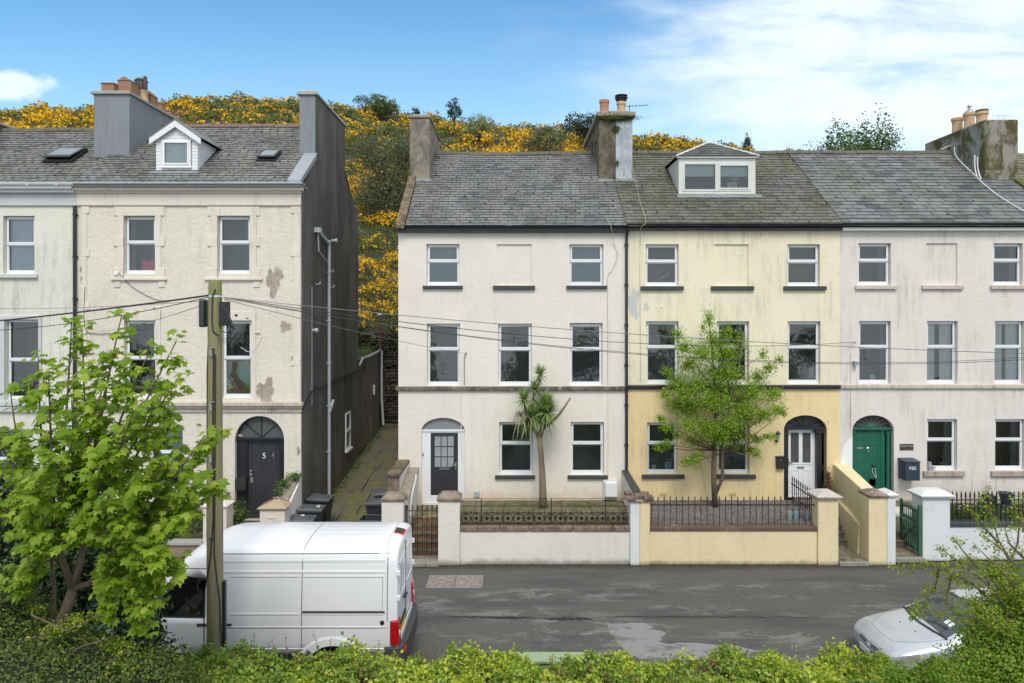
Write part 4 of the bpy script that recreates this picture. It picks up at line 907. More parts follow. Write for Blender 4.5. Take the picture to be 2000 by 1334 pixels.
# small window in the gable
b = B(); y0_, y1_ = 26.35-2.2, 24.85
Yw = lambda px: -GX*1333.33/(1000-px)
y0_, y1_ = Yw(674), Yw(683); z0_, z1_ = P(674, 880, y0_).z, P(674, 808, y0_).z
def ringx(b, y0, y1, z0, z1, w, x0, x1):
    b.box(x0, x1, y0, y0+w, z0, z1); b.box(x0, x1, y1-w, y1, z0, z1); b.box(x0, x1, y0+w, y1-w, z0, z0+w); b.box(x0, x1, y0+w, y1-w, z1-w, z1)
ringx(b, y0_, y1_, z0_, z1_, .07, GX-.01, GX+.05); b.box(GX, GX+.06, y0_+.05, y1_-.05, (z0_+z1_)/2-.03, (z0_+z1_)/2+.05); b.box(GX, GX+.12, y0_-.06, y1_+.06, z0_-.08, z0_)
w = b.build('side_window', M['upvc'], hB, bevel=.006)
B().box(GX-.005, GX+.02, y0_+.05, y1_-.05, z0_+.05, z1_-.05).build('pane', gloss_glass('side_window_glass', (.09, .10, .11)), w)
# annex behind house five: lower brown wall along the alley
anx = render_mat('brown_annex_render', (.15, .125, .10), (.06, .055, .04), .7, seed=31, bump=.5)
hN = thing('rear_annex', 'low brown rendered annex behind the dark gable with bent gutter along its top', 'annex', (-9, 31, 0))
B().box(-12, GX-.06, 29.0, 33.9, .8, 5.2).build('wall', anx, hN)
b = B(); b.tube([(GX+.02, 29.1, 4.95), (GX+.04, 29.6, 5.2), (GX+.04, 31, 5.2), (GX+.02, 33.9, 5.35)], .05, 8); b.build('gutter', M['lead'], hN)
b = B(); b.tube([(GX+.05, 33.85, 5.3), (GX+.05, 33.9, 2.9), (GX+.15, 33.8, 1.6)], .06, 8); b.build('downpipe', ppg, hN)
b = B(); Yv = Yw(731); v = P(731, 760, Yv); b.box(GX-.04, GX+.02, v.y-.1, v.y+.1, v.z-.25, v.z+.2); b.build('white_vent', M['white_paint'], hN)
for px in (714, 727): Yv = Yw(px); b = B(); b.box(GX-.06, GX-.03, Yv-.12, Yv+.12, 1.2, 5.18); b.build('damp_strip', M['stainbrown'], hN)

# left neighbour
hA = thing('terraced_house', 'leftmost cream house with pale grey band under white gutter and vertical blinds', 'house', (-17, YB, 0), 'terraced houses along the street')
AX0, AX1 = -21.5, -13.505
holes = [HB(6, 67.5, 421.5, 535), HB(10, 77, 623, 782), HB(-14, 50, 838, 960), HB(-120, -50, 421.5, 535), HB(-120, -50, 623, 782)]
b = B(); facade(b, AX0, AX1, .3, bz(378), YB, holes); b.quad((AX0, YB, .3), (AX0, 29, .3), (AX0, 29, 11.2), (AX0, BY1, 13.8), (AX0, YB, 11.2)); b.quad((AX0, 29, .3), (AX1, 29, .3), (AX1, 29, 11.2), (AX0, 29, 11.2)); b.build('wall', wallA, hA)
win_cols(hA, [(6, 67.5), (-120, -50)], 421.5, 535, [(-8, 75), (-130, -40)], YB, (535.5, 543), trimA, ['vblind', 'vblind'], scale=SB, split=.49)
win_cols(hA, [(10, 77), (-120, -50)], 623, 782, None, YB, None, '', [None, None], scale=SB, split=.51)
win_cols(hA, [(-14, 50)], 838, 960, [(-25, 60)], YB, (960, 970), trimA, ['vblind'], scale=SB, split=.5)
b = B(); b.box(bx(-5), bx(89), YB-.05, YB+.001, bz(616), bz(622)); 
b = B()
for (a_, c_, t_, e_) in ((-2, 82, 617, 624), (-2, 10.5, 624, 783), (76.5, 82, 624, 783), (-6, 88, 783, 792)): b.box(bx(a_), bx(c_), YB-.05-(.04 if t_ == 783 else 0), YB+.001, bz(e_), bz(t_))
b.build('window_surround', trimA, hA, bevel=.008)
b = B(); b.box(AX0, AX1, YB-.06, YB, bz(402), bz(378)); b.box(AX0, AX1, YB-.2, YB, bz(378), bz(368.5)); b.build('cornice', trimA, hA, bevel=.012)
gutter(hA, AX0, AX1+.1, YB-.32, BZ0+.0, M['white_paint'], .075)
B().box(AX0, AX1, YB-.28, YB-.2, bz(371), BZ0-.03).build('fascia', M['white_paint'], hA)
b = B(); b.box(AX0, AX1, YB-.1, YB, bz(803), bz(794)); b.build('string_course', trimA, hA)
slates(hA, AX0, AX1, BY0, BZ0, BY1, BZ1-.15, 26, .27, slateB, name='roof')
b = B(); b.quad((AX0, BY1, BZ1-.17), (AX0, 29.1, 11.2), (AX1, 29.1, 11.2), (AX1, BY1, BZ1-.17)); b.build('rear_roof', slateB, hA)
ridge(hA, AX0, AX1-.4, BY1, BZ1-.12, ridgeM)
skylight(hA, -14.82, 22.25, .95, 1.05, opn=.12)
pipe(hA, 149, 403, 985, YB, M['black'], s=SB, r=.05)
chA = chimney(hA, -19.8, -18.65, 22.73, 26.8, 12.0, 14.15, M['stainbrown'], cap=.07, capm=capB)
wire('wall_cable', [P(166, 560, YB-.03), P(166, 640, YB-.03), P(190, 652, YB-.03), P(215, 650, YB-.03)], .01, M['blackmat'], hB)
wire('wall_cable', [P(228, 530, YB-.05), P(262, 563, YB-.03), P(305, 585, YB-.03), P(330, 587, YB-.04)], .008, M['blackmat'], hB)
B().box(bx(225), bx(233), YB-.08, YB-.03, bz(537), bz(530)).build('junction_box', M['white_paint'], hB)
wire('wall_cable', [P(497, 652, YB-.03), P(508, 651, YB-.03)], .01, M['blackmat'], hB)
wire('wall_cable', [P(470, 678, YB-.05), P(486, 687, YB-.04), P(500, 678, YB-.03), P(511, 657, YB-.03)], .008, M['net'], hB)

# ============================================================ GROUND
def alleyz(Y): 
    return float(np.interp(Y, [0, 7, 10.6, 12.0, 12.6, 19.6, 24.1, 33.8, 35], [1.5, 1.4, .9, .25, -.06, -.06, .56, 1.45, 1.5]))
asp, gg = mat('worn_asphalt')
c0 = gg.co
agg = gg.noise(c0, 62, 3, .85); agg2 = gg.noise(c0, 24, 5, .8)
base = gg.mix(gg.ramp(agg, .40, .64), (.042, .040, .038), (.165, .158, .148))
base = gg.mix(gg.ramp(agg2, .50, .64, 0, .65), base, (.17, .163, .152))
dst = gg.sc(c0, .7, 1.5, 1)
wear = gg.math('MULTIPLY', gg.ramp(gg.noise(dst, 1.3, 10, .74, .35), .48, .56), gg.ramp(gg.noise(gg.sc(c0, .18, .9, 1, (4, 2, 0)), 1.0, 3, .6), .42, .6))
px_ = gg.n('ShaderNodeSeparateXYZ', {0: c0})
band = gg.math('MULTIPLY', gg.ramp(px_.outputs[1], 18.6, 17.6), 1.0)
wear = gg.math('MULTIPLY', gg.math('MULTIPLY', wear, band), gg.ramp(gg.noise(c0, 16, 6, .8), .38, .56, .15, 1))
base = gg.mix(gg.math('MULTIPLY', wear, .7), base, (.27, .255, .245))
dkp = gg.ramp(gg.noise(gg.sc(c0, .25, 1.5, 1, (9, 1, 0)), 1.0, 4, .6), .5, .62, 0, .45)
base = gg.mix(gg.ramp(gg.noise(c0, 9, 7, .8), .36, .5, .45, 0), base, (.05, .048, .045))
base = gg.mix(dkp, base, (.052, .051, .05))
edge = gg.ramp(gg.math('ADD', px_.outputs[1], gg.math('MULTIPLY', gg.noise(c0, 2.2, 5, .7), .7)), 19.35, 19.75)
base = gg.mix(gg.math('MULTIPLY', edge, .7), base, (.035, .032, .022))
setin(gg, 'Base Color', base); setin(gg, 'Roughness', gg.ramp(agg, .3, .7, .75, .95)); gg.bs.inputs['Specular IOR Level'].default_value = .3
setin(gg, 'Normal', gg.n('ShaderNodeBump', {'Height': gg.math('ADD', agg, gg.math('MULTIPLY', agg2, .6)), 'Strength': .5, 'Distance': .012}).outputs[0])
b = B(); b.quad((-60, 12.3, 0), (60, 12.3, 0), (60, 19.62, 0), (-60, 19.62, 0)); b.build('road', asp, kind='structure')
# pale worn resurfacing patch
patm, gg = mat('pale_resurfacing')
c0 = gg.co; nz = gg.noise(gg.sc(c0, .8, 1.6, 1), 1.5, 7, .7, .5); sp3 = gg.noise(c0, 55, 3, .85)
f = gg.math('MULTIPLY', gg.ramp(nz, .38, .5), 1.0)
colp = gg.mix(f, (.12, .115, .11), (.25, .24, .23)); colp = gg.mix(gg.ramp(sp3, .4, .75, 0, .4), colp, (.1, .1, .1))
setin(gg, 'Base Color', colp); setin(gg, 'Roughness', .92)
setin(gg, 'Normal', gg.n('ShaderNodeBump', {'Height': sp3, 'Strength': .5, 'Distance': .01}).outputs[0])
def ground_pt(px, py, z=0): Y = (HC-z)*1333.33/(py-608); return ((px-1000)/1333.33*Y, Y)
rr = random.Random(5); outl = [(1187, 1218), (1250, 1216), (1280, 1226), (1300, 1240), (1286, 1252), (1310, 1258), (1350, 1255), (1420, 1262), (1500, 1272), (1420, 1284), (1330, 1288), (1250, 1286), (1222, 1278), (1205, 1255)]
pts = []
for i, p in enumerate(outl):
    q = outl[(i+1) % len(outl)]
    for t in (0, .25, .5, .75): pts.append(ground_pt(p[0]+(q[0]-p[0])*t+rr.uniform(-5, 5), p[1]+(q[1]-p[1])*t+rr.uniform(-1.5, 1.5)))
b = B(); b.add([(p[0], p[1], .004) for p in pts], [tuple(range(len(pts)))]); b.build('road_patch', patm, kind='structure')
crk = plain('dark_tar_seam', (.02, .02, .02), .8)
b = B()
for (x0_, x1_, y_, w_) in ((850, 1010, 1205, 1.3), (960, 1050, 1207, 2.6), (1050, 1165, 1209, 3.0), (1160, 1600, 1205, .8)):
    n = 26; up = []; dn = []
    for k in range(n+1):
        x = x0_+(x1_-x0_)*k/n; ww = w_*(.3+rr.random())*math.sin(math.pi*k/n)+.15; yy2 = y_+rr.uniform(-1, 1)
        up.append(ground_pt(x, yy2-ww)); dn.append(ground_pt(x, yy2+ww))
    for k in range(n): b.quad((dn[k][0], dn[k][1], .005), (dn[k+1][0], dn[k+1][1], .005), (up[k+1][0], up[k+1][1], .005), (up[k][0], up[k][1], .005))
b.build('road_seam', crk, kind='structure')
# terrain: near bank, alley, gardens base and the gorse hill
def hillz(X, Y):
    """ground height of the hill behind the houses"""
    X = np.asarray(X, float); Y = np.asarray(Y, float)
    # crest height by direction: elevation of the skyline as seen across the roofs
    crest = np.interp(X, [-160, -75, -41, -22, 0, 10, 22, 37, 52, 75, 160], [33.5, 35.2, 36.8, 36.2, 33.0, 31.8, 30.7, 28.6, 27, 23.5, 14])
    t = np.clip((Y-34.3)/66, 0, 1.6)
    prof = np.where(t < 1, (1-(1-t)**1.35), 1-.12*(t-1))
    n = .5*np.sin(X*.13+Y*.07)+.5*np.sin(X*.31-Y*.22+1)+.4*np.sin(X*.7+Y*.5)
    return 6.0+(crest-6.0)*prof+n*np.clip(t*2, 0, 1)*.8
hm = plain('hill_earth', (.045, .05, .022), 1, 0, .6, .6, .5, 4)
nx, ny = 130, 60
xs = np.linspace(-170, 170, nx); ys = 34.3+np.linspace(0, 1, ny)**1.5*120
b = B(); b.v = [(float(x), float(y), float(hillz(x, y))) for y in ys for x in xs]
b.f = [[j*nx+i, j*nx+i+1, (j+1)*nx+i+1, (j+1)*nx+i] for j in range(ny-1) for i in range(nx-1)]; b.m = [0]*len(b.f)
b.build('hill', hm, kind='structure', smooth=True)
gm = plain('packed_earth', (.09, .085, .05), 1, 0, .4, 3, .6, 20)
b = B(); ysg = [-300, -20, 3, 6, 8, 9.5, 10.6, 11.2, 11.8, 12.2, 12.5]; zg = [-30, -.5, 1.5, 1.5, 1.45, 1.2, .85, .55, .25, -.02, -.05]
for i in range(len(ysg)-1): b.quad((-300, ysg[i], zg[i]), (300, ysg[i], zg[i]), (300, ysg[i+1], zg[i+1]), (-300, ysg[i+1], zg[i+1]))
b.build('bank', gm, kind='structure')
b = B(); b.quad((-300, 12.4, -.03), (300, 12.4, -.03), (300, 34.4, -.03), (-300, 34.4, -.03)); b.build('ground', gm, kind='structure')
B().box(-60, 60, 12.12, 12.3, -.1, .11).build('kerb', M['concrete'], kind='structure', bevel=.02)
# alley floor
alm, gg = mat('mossy_alley_paving')
c0 = gg.co; f = gg.ramp(gg.noise(gg.sc(c0, 1, .6, .6), 1.6, 6, .7, .6), .42, .62); f3 = gg.ramp(gg.noise(c0, 1.1, 3, .5), .35, .6)
col = gg.mix(f, (.115, .108, .085), (.14, .135, .045)); col = gg.mix(gg.math('MULTIPLY', gg.ramp(gg.noise(c0, 5, 6, .7), .5, .62), .6), col, (.05, .048, .03)); col = gg.mix(gg.ramp(gg.noise(c0, 40, 4, .8), .6, .8, 0, .4), col, (.2, .19, .13))
setin(gg, 'Base Color', col); setin(gg, 'Roughness', .9); setin(gg, 'Normal', gg.n('ShaderNodeBump', {'Height': gg.noise(c0, 18, 6, .7), 'Strength': .6, 'Distance': .03}).outputs[0])
b = B(); Ys = [19.6, 20.5, 22, 23, 24.1, 26, 28, 30, 32, 34.2]
azl = lambda Y: float(np.interp(Y, [19.6, 24.1, 33.8, 35], [.03, .60, 1.49, 1.6]))
rr = random.Random(3)
Y = 19.6; b = B()
while Y < 34.2:
    L = rr.uniform(.7, 1.4); X = GX+.02
    while X < -3.72:
        w_ = min(rr.uniform(.6, 1.5), -3.72-X); j = rr.uniform(-.015, .015)
        g_ = .012
        b.hexa([(X+g_, Y+g_, azl(Y)-.15), (X+w_-g_, Y+g_, azl(Y)-.15), (X+w_-g_, min(Y+L, 34.3)-g_, azl(Y+L)-.15), (X+g_, min(Y+L, 34.3)-g_, azl(Y+L)-.15),
                (X+g_, Y+g_, azl(Y)+j), (X+w_-g_, Y+g_, azl(Y)+j), (X+w_-g_, min(Y+L, 34.3)-g_, azl(Y+L)+j+.005), (X+g_, min(Y+L, 34.3)-g_, azl(Y+L)+j)])
        X += w_
        if -3.72-X < .25: X = -3.7
    Y += L
b.quad((GX, 19.6, -.03), (-3.7, 19.6, -.03), (-3.7, 34.3, 1.48), (GX, 34.3, 1.48))
b.build('alley_path', alm, kind='structure')
B().box(-5.05, -4.35, 21.6, 22.2, azl(21.9)-.05, azl(21.9)+.03).build('drain_cover', M['rust'], label='brown square drain cover set in the mossy alley floor', cat='drain cover') if False else None
B().hexa([(-5.2, 21.7, azl(21.7)), (-4.5, 21.7, azl(21.7)), (-4.5, 22.3, azl(22.3)), (-5.2, 22.3, azl(22.3)), (-5.2, 21.7, azl(21.7)+.025), (-4.5, 21.7, azl(21.7)+.025), (-4.5, 22.3, azl(22.3)+.025), (-5.2, 22.3, azl(22.3)+.025)]).build('drain_cover', M['rust'], label='rusty brown drain cover set in the mossy alley floor', cat='drain cover', origin=(-4.85, 22, azl(22)), bevel=.006)
# rough stone retaining wall behind
rr = random.Random(9); b = B(); stm, gg = mat('dark_wet_stone')
rnd = gg.n('ShaderNodeNewGeometry').outputs['Random Per Island']
col = gg.mix(rnd, (.025, .022, .018), (.09, .078, .06)); col = gg.mix(gg.ramp(gg.noise(gg.co, 3, 5, .7), .5, .7, 0, .7), col, (.05, .055, .018))
setin(gg, 'Base Color', col); setin(gg, 'Roughness', .85); setin(gg, 'Normal', gg.n('ShaderNodeBump', {'Height': gg.noise(gg.co, 15, 5, .7), 'Strength': .9, 'Distance': .04}).outputs[0])
z = 1.2
while z < 6.1:
    h_ = rr.uniform(.09, .2); x = -12.
    while x < -1.5:
        w_ = rr.uniform(.2, .6); y = 34.3+rr.uniform(-.09, .06); b.box(x+.012, x+w_-.012, y, y+.5, z+.008, z+h_-.006); x += w_
    z += h_
b.box(-60, 60, 34.45, 34.9, -.5, 6.0)
rw = b.build('retaining_wall', stm, bevel=.03, seg=1, label='dark rubble stone retaining wall closing the far end of the alley', cat='stone wall')
# ============================================================ FRONT GARDENS
YF = 19.46; SF = 1333.33/YF
wx = lambda p: (p-1000)/SF
wz = lambda p: HC-(p-608)/SF
gw = render_mat('white_garden_wall_paint', (.73, .69, .64), (.36, .34, .28), .22, low=(0, .22, (.13, .12, .09), .75), seed=41, bump=.3)
gy = render_mat('yellow_garden_wall_paint', (.765, .645, .40), (.46, .42, .25), .5, low=(0, .16, (.16, .15, .09), .8), seed=42, bump=.3)
gb = render_mat('bright_white_wall_paint', (.68, .69, .70), (.40, .42, .38), .4, low=(0, .12, (.25, .25, .2), .7), seed=43, bump=.25)
gpk = mottle_mat('brown_cap_stone', (.15, .12, .09), (.32, .25, .20), (.10, .10, .05), 3, seed=44)
brown = mottle_mat('weathered_brick_coping', (.13, .095, .075), (.27, .19, .15), (.12, .12, .08), 4, seed=46)
def wallbox(name, x0, x1, y0, y1, z0, z1, m, label, cat, cap=None, group=None, bev=.02, capm=None):
    t = thing(name, label, cat, ((x0+x1)/2, (y0+y1)/2, 0), group)
    B().box(x0, x1, y0, y1, z0, z1).build('body', m, t, bevel=bev)
    return t
def capslab(t, x0, x1, y0, y1, z, h, m, e=.05, point=0, name='cap'):
    b = B(); b.hexa([(x0-e*.6, y0-e*.6, z), (x1+e*.6, y0-e*.6, z), (x1+e*.6, y1+e*.6, z), (x0-e*.6, y1+e*.6, z), (x0-e, y0-e, z+h*.4), (x1+e, y0-e, z+h*.4), (x1+e, y1+e, z+h*.4), (x0-e, y1+e, z+h*.4)])
    i = .1 if not point else (x1-x0)*.42
    b.hexa([(x0-e, y0-e, z+h*.402), (x1+e, y0-e, z+h*.402), (x1+e, y1+e, z+h*.402), (x0-e, y1+e, z+h*.402), (x0+i, y0+i, z+h+point), (x1-i, y0+i, z+h+point), (x1-i, y1-i, z+h+point), (x0+i, y1-i, z+h+point)])
    return b.build(name, m, t, bevel=.015)
# --- pillars
pl = 'white gate pillar with brown cap %s'
t = wallbox('gate_pillar', wx(745), wx(788), YF, YF+.52, 0, wz(980), gw, 'cream gate pillar with brown stone cap between alley and iron gate', 'gate pillar')
capslab(t, wx(747), wx(787), YF, YF+.5, wz(980), .2, gpk)
t = wallbox('gate_pillar', wx(855.5), wx(898), YF, YF+.5, 0, wz(980), gw, 'cream gate pillar with brown stone cap between iron gate and ring pattern railing', 'gate pillar')
capslab(t, wx(856), wx(898), YF, YF+.5, wz(980), .22, gpk)
t = thing('gate_pillar', 'gate pillar painted half white half yellow with loose brick cap', 'gate pillar', (wx(1250), YF+.25, 0))
B().box(wx(1231), wx(1249.6), YF, YF+.5, 0, wz(980)).build('white_half', gb, t, bevel=.02)
B().box(wx(1249.8), wx(1269.5), YF-.004, YF+.5, 0, wz(980)).build('yellow_half', gy, t, bevel=.02)
b = B(); b.box(wx(1226), wx(1275), YF-.06, YF+.56, wz(980), wz(976)); b.build('cap', gpk, t, bevel=.015)
for i, (a_, c_, y_) in enumerate(((1222, 1240, -.1), (1241, 1257, .05), (1257, 1276, -.1), (1224, 1238, .25), (1255, 1272, .2))):
    B().box(wx(a_), wx(c_), YF+y_, YF+y_+.24, wz(975.9)+.003*i, wz(970)+.02*(i % 2)+.01*i).build('loose_brick', brown, t, bevel=.015)
t = wallbox('gate_pillar', wx(1598), wx(1638), YF, YF+.5, 0, wz(975), gy, 'yellow gate pillar with lichen spotted dark rimmed cap beside the yellow steps', 'gate pillar')
capslab(t, wx(1600), wx(1636), YF, YF+.5, wz(975), .2, render_mat('lichen_cap', (.52, .48, .44), (.2, .14, .12), .9, seed=45), e=.12)
t = thing('gate_pillar', 'joined yellow and white gate pillar between the two flights of steps', 'gate pillar', (wx(1730), YF+.25, 0))
B().box(wx(1697), wx(1732.5), YF, YF+.5, 0, wz(972)).build('yellow_half', gy, t, bevel=.02)
B().box(wx(1732.8), wx(1750), YF-.004, YF+.5, 0, wz(972)).build('white_half', gb, t, bevel=.03)
capslab(t, wx(1700), wx(1730), YF, YF+.5, wz(972), .17, gpk, e=.08)
capslab(t, wx(1736), wx(1750), YF, YF+.5, wz(971), .17, gb, e=.07)
YP = 19.8; sp_ = 1333.33/YP; qx = lambda p: (p-1000)/sp_; qz = lambda p: HC-(p-608)/sp_
t = wallbox('gate_pillar', qx(1802.5), qx(1856), YP, YP+.55, 0, qz(973), gb, 'wide white gate pillar with flat pointed cap between green gate and spiked railing', 'gate pillar')
capslab(t, qx(1802.5), qx(1856), YP, YP+.55, qz(973), .2, gb, e=.11)
# --- front walls
t = wallbox('garden_wall', wx(898.3), wx(1230.8), YF+.06, YF+.34, 0, wz(1039), gw, 'low cream front wall with brown brick coping under the ring pattern railing', 'garden wall')
b = B(); x = wx(898.4)
while x < wx(1230): e = min(x+random.uniform(.8, 1.3), wx(1230.6)); b.box(x+.005, e-.005, YF+.02, YF+.38, wz(1039), wz(1030)+random.uniform(-.012, .008)); x = e
b.build('coping', brown, t, bevel=.02)
t = wallbox('garden_wall', wx(1269.7), wx(1597.8), YF+.06, YF+.34, 0, wz(1038), gy, 'low yellow front wall with dark coping under the plain spiked railing', 'garden wall')
B().box(wx(1269.8), wx(1597.6), YF+.02, YF+.38, wz(1038), wz(1030)).build('coping', render_mat('dark_flaking_coping', (.13, .085, .07), (.5, .45, .4), .6, seed=46), t, bevel=.02)
t = wallbox('garden_wall', qx(1856.4), 22, YP+.1, YP+.38, 0, qz(1031), gb, 'low white front wall with dark coping at the right behind the leafy branches', 'garden wall')
B().box(qx(1856.6), 22, YP+.06, YP+.42, qz(1031), qz(1022.5)).build('coping', M['darksill'], t, bevel=.02)
t = thing('garden_wall', 'pebble dashed brown front wall with pale coping at far left below the weeds', 'garden wall', (-10, YF+.15, 0))
peb = render_mat('brown_pebbledash', (.36, .27, .20), (.12, .09, .06), .6, low=(0, .35, (.10, .08, .06), .8), seed=47, bump=.9, peb=1.5, fine=34)
B().box(-21, wx(394), YF+.06, YF+.34, 0, wz(1066)).build('body', peb, t)
B().box(-21, wx(394), YF+.0, YF+.40, wz(1066), wz(1060)).build('coping', capB, t, bevel=.015)
B().box(-21, wx(500), YF-.5, YF+.02, -.02, .13).build('foot_ledge', M['concrete'], t, bevel=.02)
# --- party walls running back to the houses
t = thing('garden_wall', 'stepped cream side wall with mossy brown coping between alley and white house steps', 'garden wall', (-3.4, 21, 0))
B().box(-3.69, -3.36, 20.3, FW, .1, 2.33).build('upper_wall', gw, t, bevel=.02)
B().box(-3.72, -3.33, 20.24, FW, 2.33, 2.43).build('upper_coping', copm, t, bevel=.02)
B().box(-3.70, -3.34, 20.285, 20.30, 1.5, 2.33).build('brick_end', brick_end if False else brown, t)
b = B(); b.hexa([(-3.355, 19.98, .0), (-3.06, 19.98, .0), (-3.06, FW, .0), (-3.355, FW, .0), (-3.355, 19.98, 1.72), (-3.06, 19.98, 1.72), (-3.06, FW, 2.1), (-3.355, FW, 2.1)]); b.build('lower_wall', gw, t, bevel=.02)
b = B(); b.hexa([(-3.38, 19.98, 1.725), (-3.02, 19.98, 1.725), (-3.02, FW, 2.105), (-3.38, FW, 2.105), (-3.38, 19.98, 1.80), (-3.02, 19.98, 1.80), (-3.02, FW, 2.18), (-3.38, FW, 2.18)]); b.build('lower_coping', capW, t, bevel=.015)
wire('cable', [(-3.02, 21.5, 2.1), (-2.99, 21.1, 2.0), (-2.98, 20.6, 1.9), (-3.0, 20.3, 1.6), (-3.0, 20.2, 1.2)], .025, gb, t)
t = thing('garden_wall', 'thin sloping wall with dark coping between the white and yellow gardens', 'garden wall', (3.7, 21, 0))
b = B(); b.hexa([(3.6, 19.9, .9), (3.78, 19.9, .9), (3.74, FW, .9), (3.6, FW, .9), (3.6, 19.9, 1.85), (3.78, 19.9, 1.85), (3.74, FW, 2.02), (3.6, FW, 2.02)]); b.build('body', gw, t)
b = B(); b.hexa([(3.57, 19.9, 1.855), (3.82, 19.9, 1.855), (3.78, FW, 2.025), (3.57, FW, 2.025), (3.57, 19.9, 1.92), (3.82, 19.9, 1.92), (3.78, FW, 2.09), (3.57, FW, 2.09)]); b.build('coping', M['darksill'], t, bevel=.015)
t = thing('garden_wall', 'tall yellow dividing wall sloping down from the house with a lower ledge', 'garden wall', (10.4, 21, 0))
b = B(); b.hexa([(10.28, 19.9, 0), (10.66, 19.9, 0), (10.92, FW, 0), (10.45, FW, 0), (10.28, 19.9, 2.0), (10.66, 19.9, 2.0), (10.92, FW, 2.3), (10.45, FW, 2.3)]); b.build('body', gy, t, bevel=.03)
b = B(); b.hexa([(10.12, 20.0, 0), (10.3, 20.0, 0), (10.5, 21.9, 0), (10.28, 21.9, 0), (10.17, 20.0, 1.0), (10.3, 20.0, 1.0), (10.5, 21.9, 1.3), (10.33, 21.9, 1.3)]); b.build('ledge', gy, t, bevel=.03)
t = thing('garden_wall', 'low cream wall with mossy coping sloping up to the corner by door five', 'garden wall', (-6.7, 20.5, 0))
b = B(); b.hexa([(-6.86, YF+.5, 0), (-6.58, YF+.5, 0), (-6.52, YB, 0), (-6.9, YB, 0), (-6.86, YF+.5, 1.45), (-6.58, YF+.5, 1.45), (-6.52, YB, 2.1), (-6.9, YB, 2.1)]); b.build('body', gw, t, bevel=.02)
b = B(); b.hexa([(-6.98, YF+.5, 1.452), (-6.62, YF+.5, 1.452), (-6.56, YB, 2.102), (-7.02, YB, 2.102), (-6.95, YF+.5, 1.53), (-6.66, YF+.5, 1.53), (-6.6, YB, 2.18), (-6.99, YB, 2.18)]); b.build('coping', capW, t, bevel=.02)
t = wallbox('gate_pillar', wx(507), wx(556), YF, YF+.5, 0, wz(996), trimB, 'cream gate pillar with pointed sandstone cap in front of door five', 'gate pillar')
capslab(t, wx(507), wx(556), YF, YF+.5, wz(996), .12, render_mat('sandstone_cap', (.44, .34, .24), (.2, .15, .1), .8, seed=48, bump=.6), e=.07, point=.17)
ring(bq := B(), wx(521), wx(537), wz(1022), wz(1010), .03, YF-.02, YF); bq.build('recess_panel', trimB, t)
t = wallbox('gate_pillar', wx(396), wx(442), YF, YF+.5, 0, wz(992), trimB, 'cream gate pillar standing behind the telegraph pole', 'gate pillar')
capslab(t, wx(396), wx(442), YF, YF+.5, wz(992), .13, trimB, e=.05)
# --- steps and paving
def steps(label, x0, x1, y0, y1, z0, z1, n, m, landing=None, riser=None):
    t = thing('steps', label, 'steps', ((x0+x1)/2, y0, 0)); h = (z1-z0)/n; d = (y1-y0)/n
    for k in range(n):
        B().box(x0, x1, y0+d*k+.02, y1+.1 if k == n-1 else y0+d*(k+1)+.04, z0-.1, z0+h*(k+1)-.05).build('riser', riser or m, t)
        B().box(x0-.002, x1+.002, y0+d*k-.0, (y1+.1 if k == n-1 else y0+d*(k+1)+.03), z0+h*(k+1)-.049, z0+h*(k+1)).build('tread', m, t, bevel=.012)
    return t
mossst = mottle_mat('mossy_stone_tread', (.10, .10, .04), (.25, .21, .14), (.07, .08, .02), 3, seed=50)
t = steps('mossy stone steps with brick risers behind the iron gate', -3.05, -2.06, 19.95, 21.2, .1, .93, 5, mossst, riser=M['brick'])
B().box(-3.05, -2.0, 21.3, FW+.1, .2, .93).build('landing', mossst, t, bevel=.01)
B().box(wx(797), wx(857), YF-.12, YF+.48, .0, .12).build('threshold', M['concrete'], t, bevel=.02)
paving = mottle_mat('crazy_stone_paving', (.14, .12, .085), (.27, .235, .185), (.08, .085, .03), 2.5, seed=51)
t = steps('narrow worn steps climbing beside the yellow dividing wall', wx(1640), 10.3, 20.75, 22.0, .14, 1.1, 6, render_mat('dark_worn_step', (.16, .14, .115), (.06, .06, .03), .8, seed=52, bump=.6))
B().box(9.25, 10.45, 22.1, FW+.25, .2, 1.1).build('landing', paving, t)
t2 = steps('dark steps rising behind the open green gate', 10.95, 11.8, 20.5, 21.9, .16, 1.1, 5, render_mat('rough_step_stone', (.15, .12, .10), (.05, .05, .03), .8, seed=53, bump=.7))
B().box(10.9, 13.2, 22.0, FW+.25, .2, 1.1).build('landing', paving, t2)
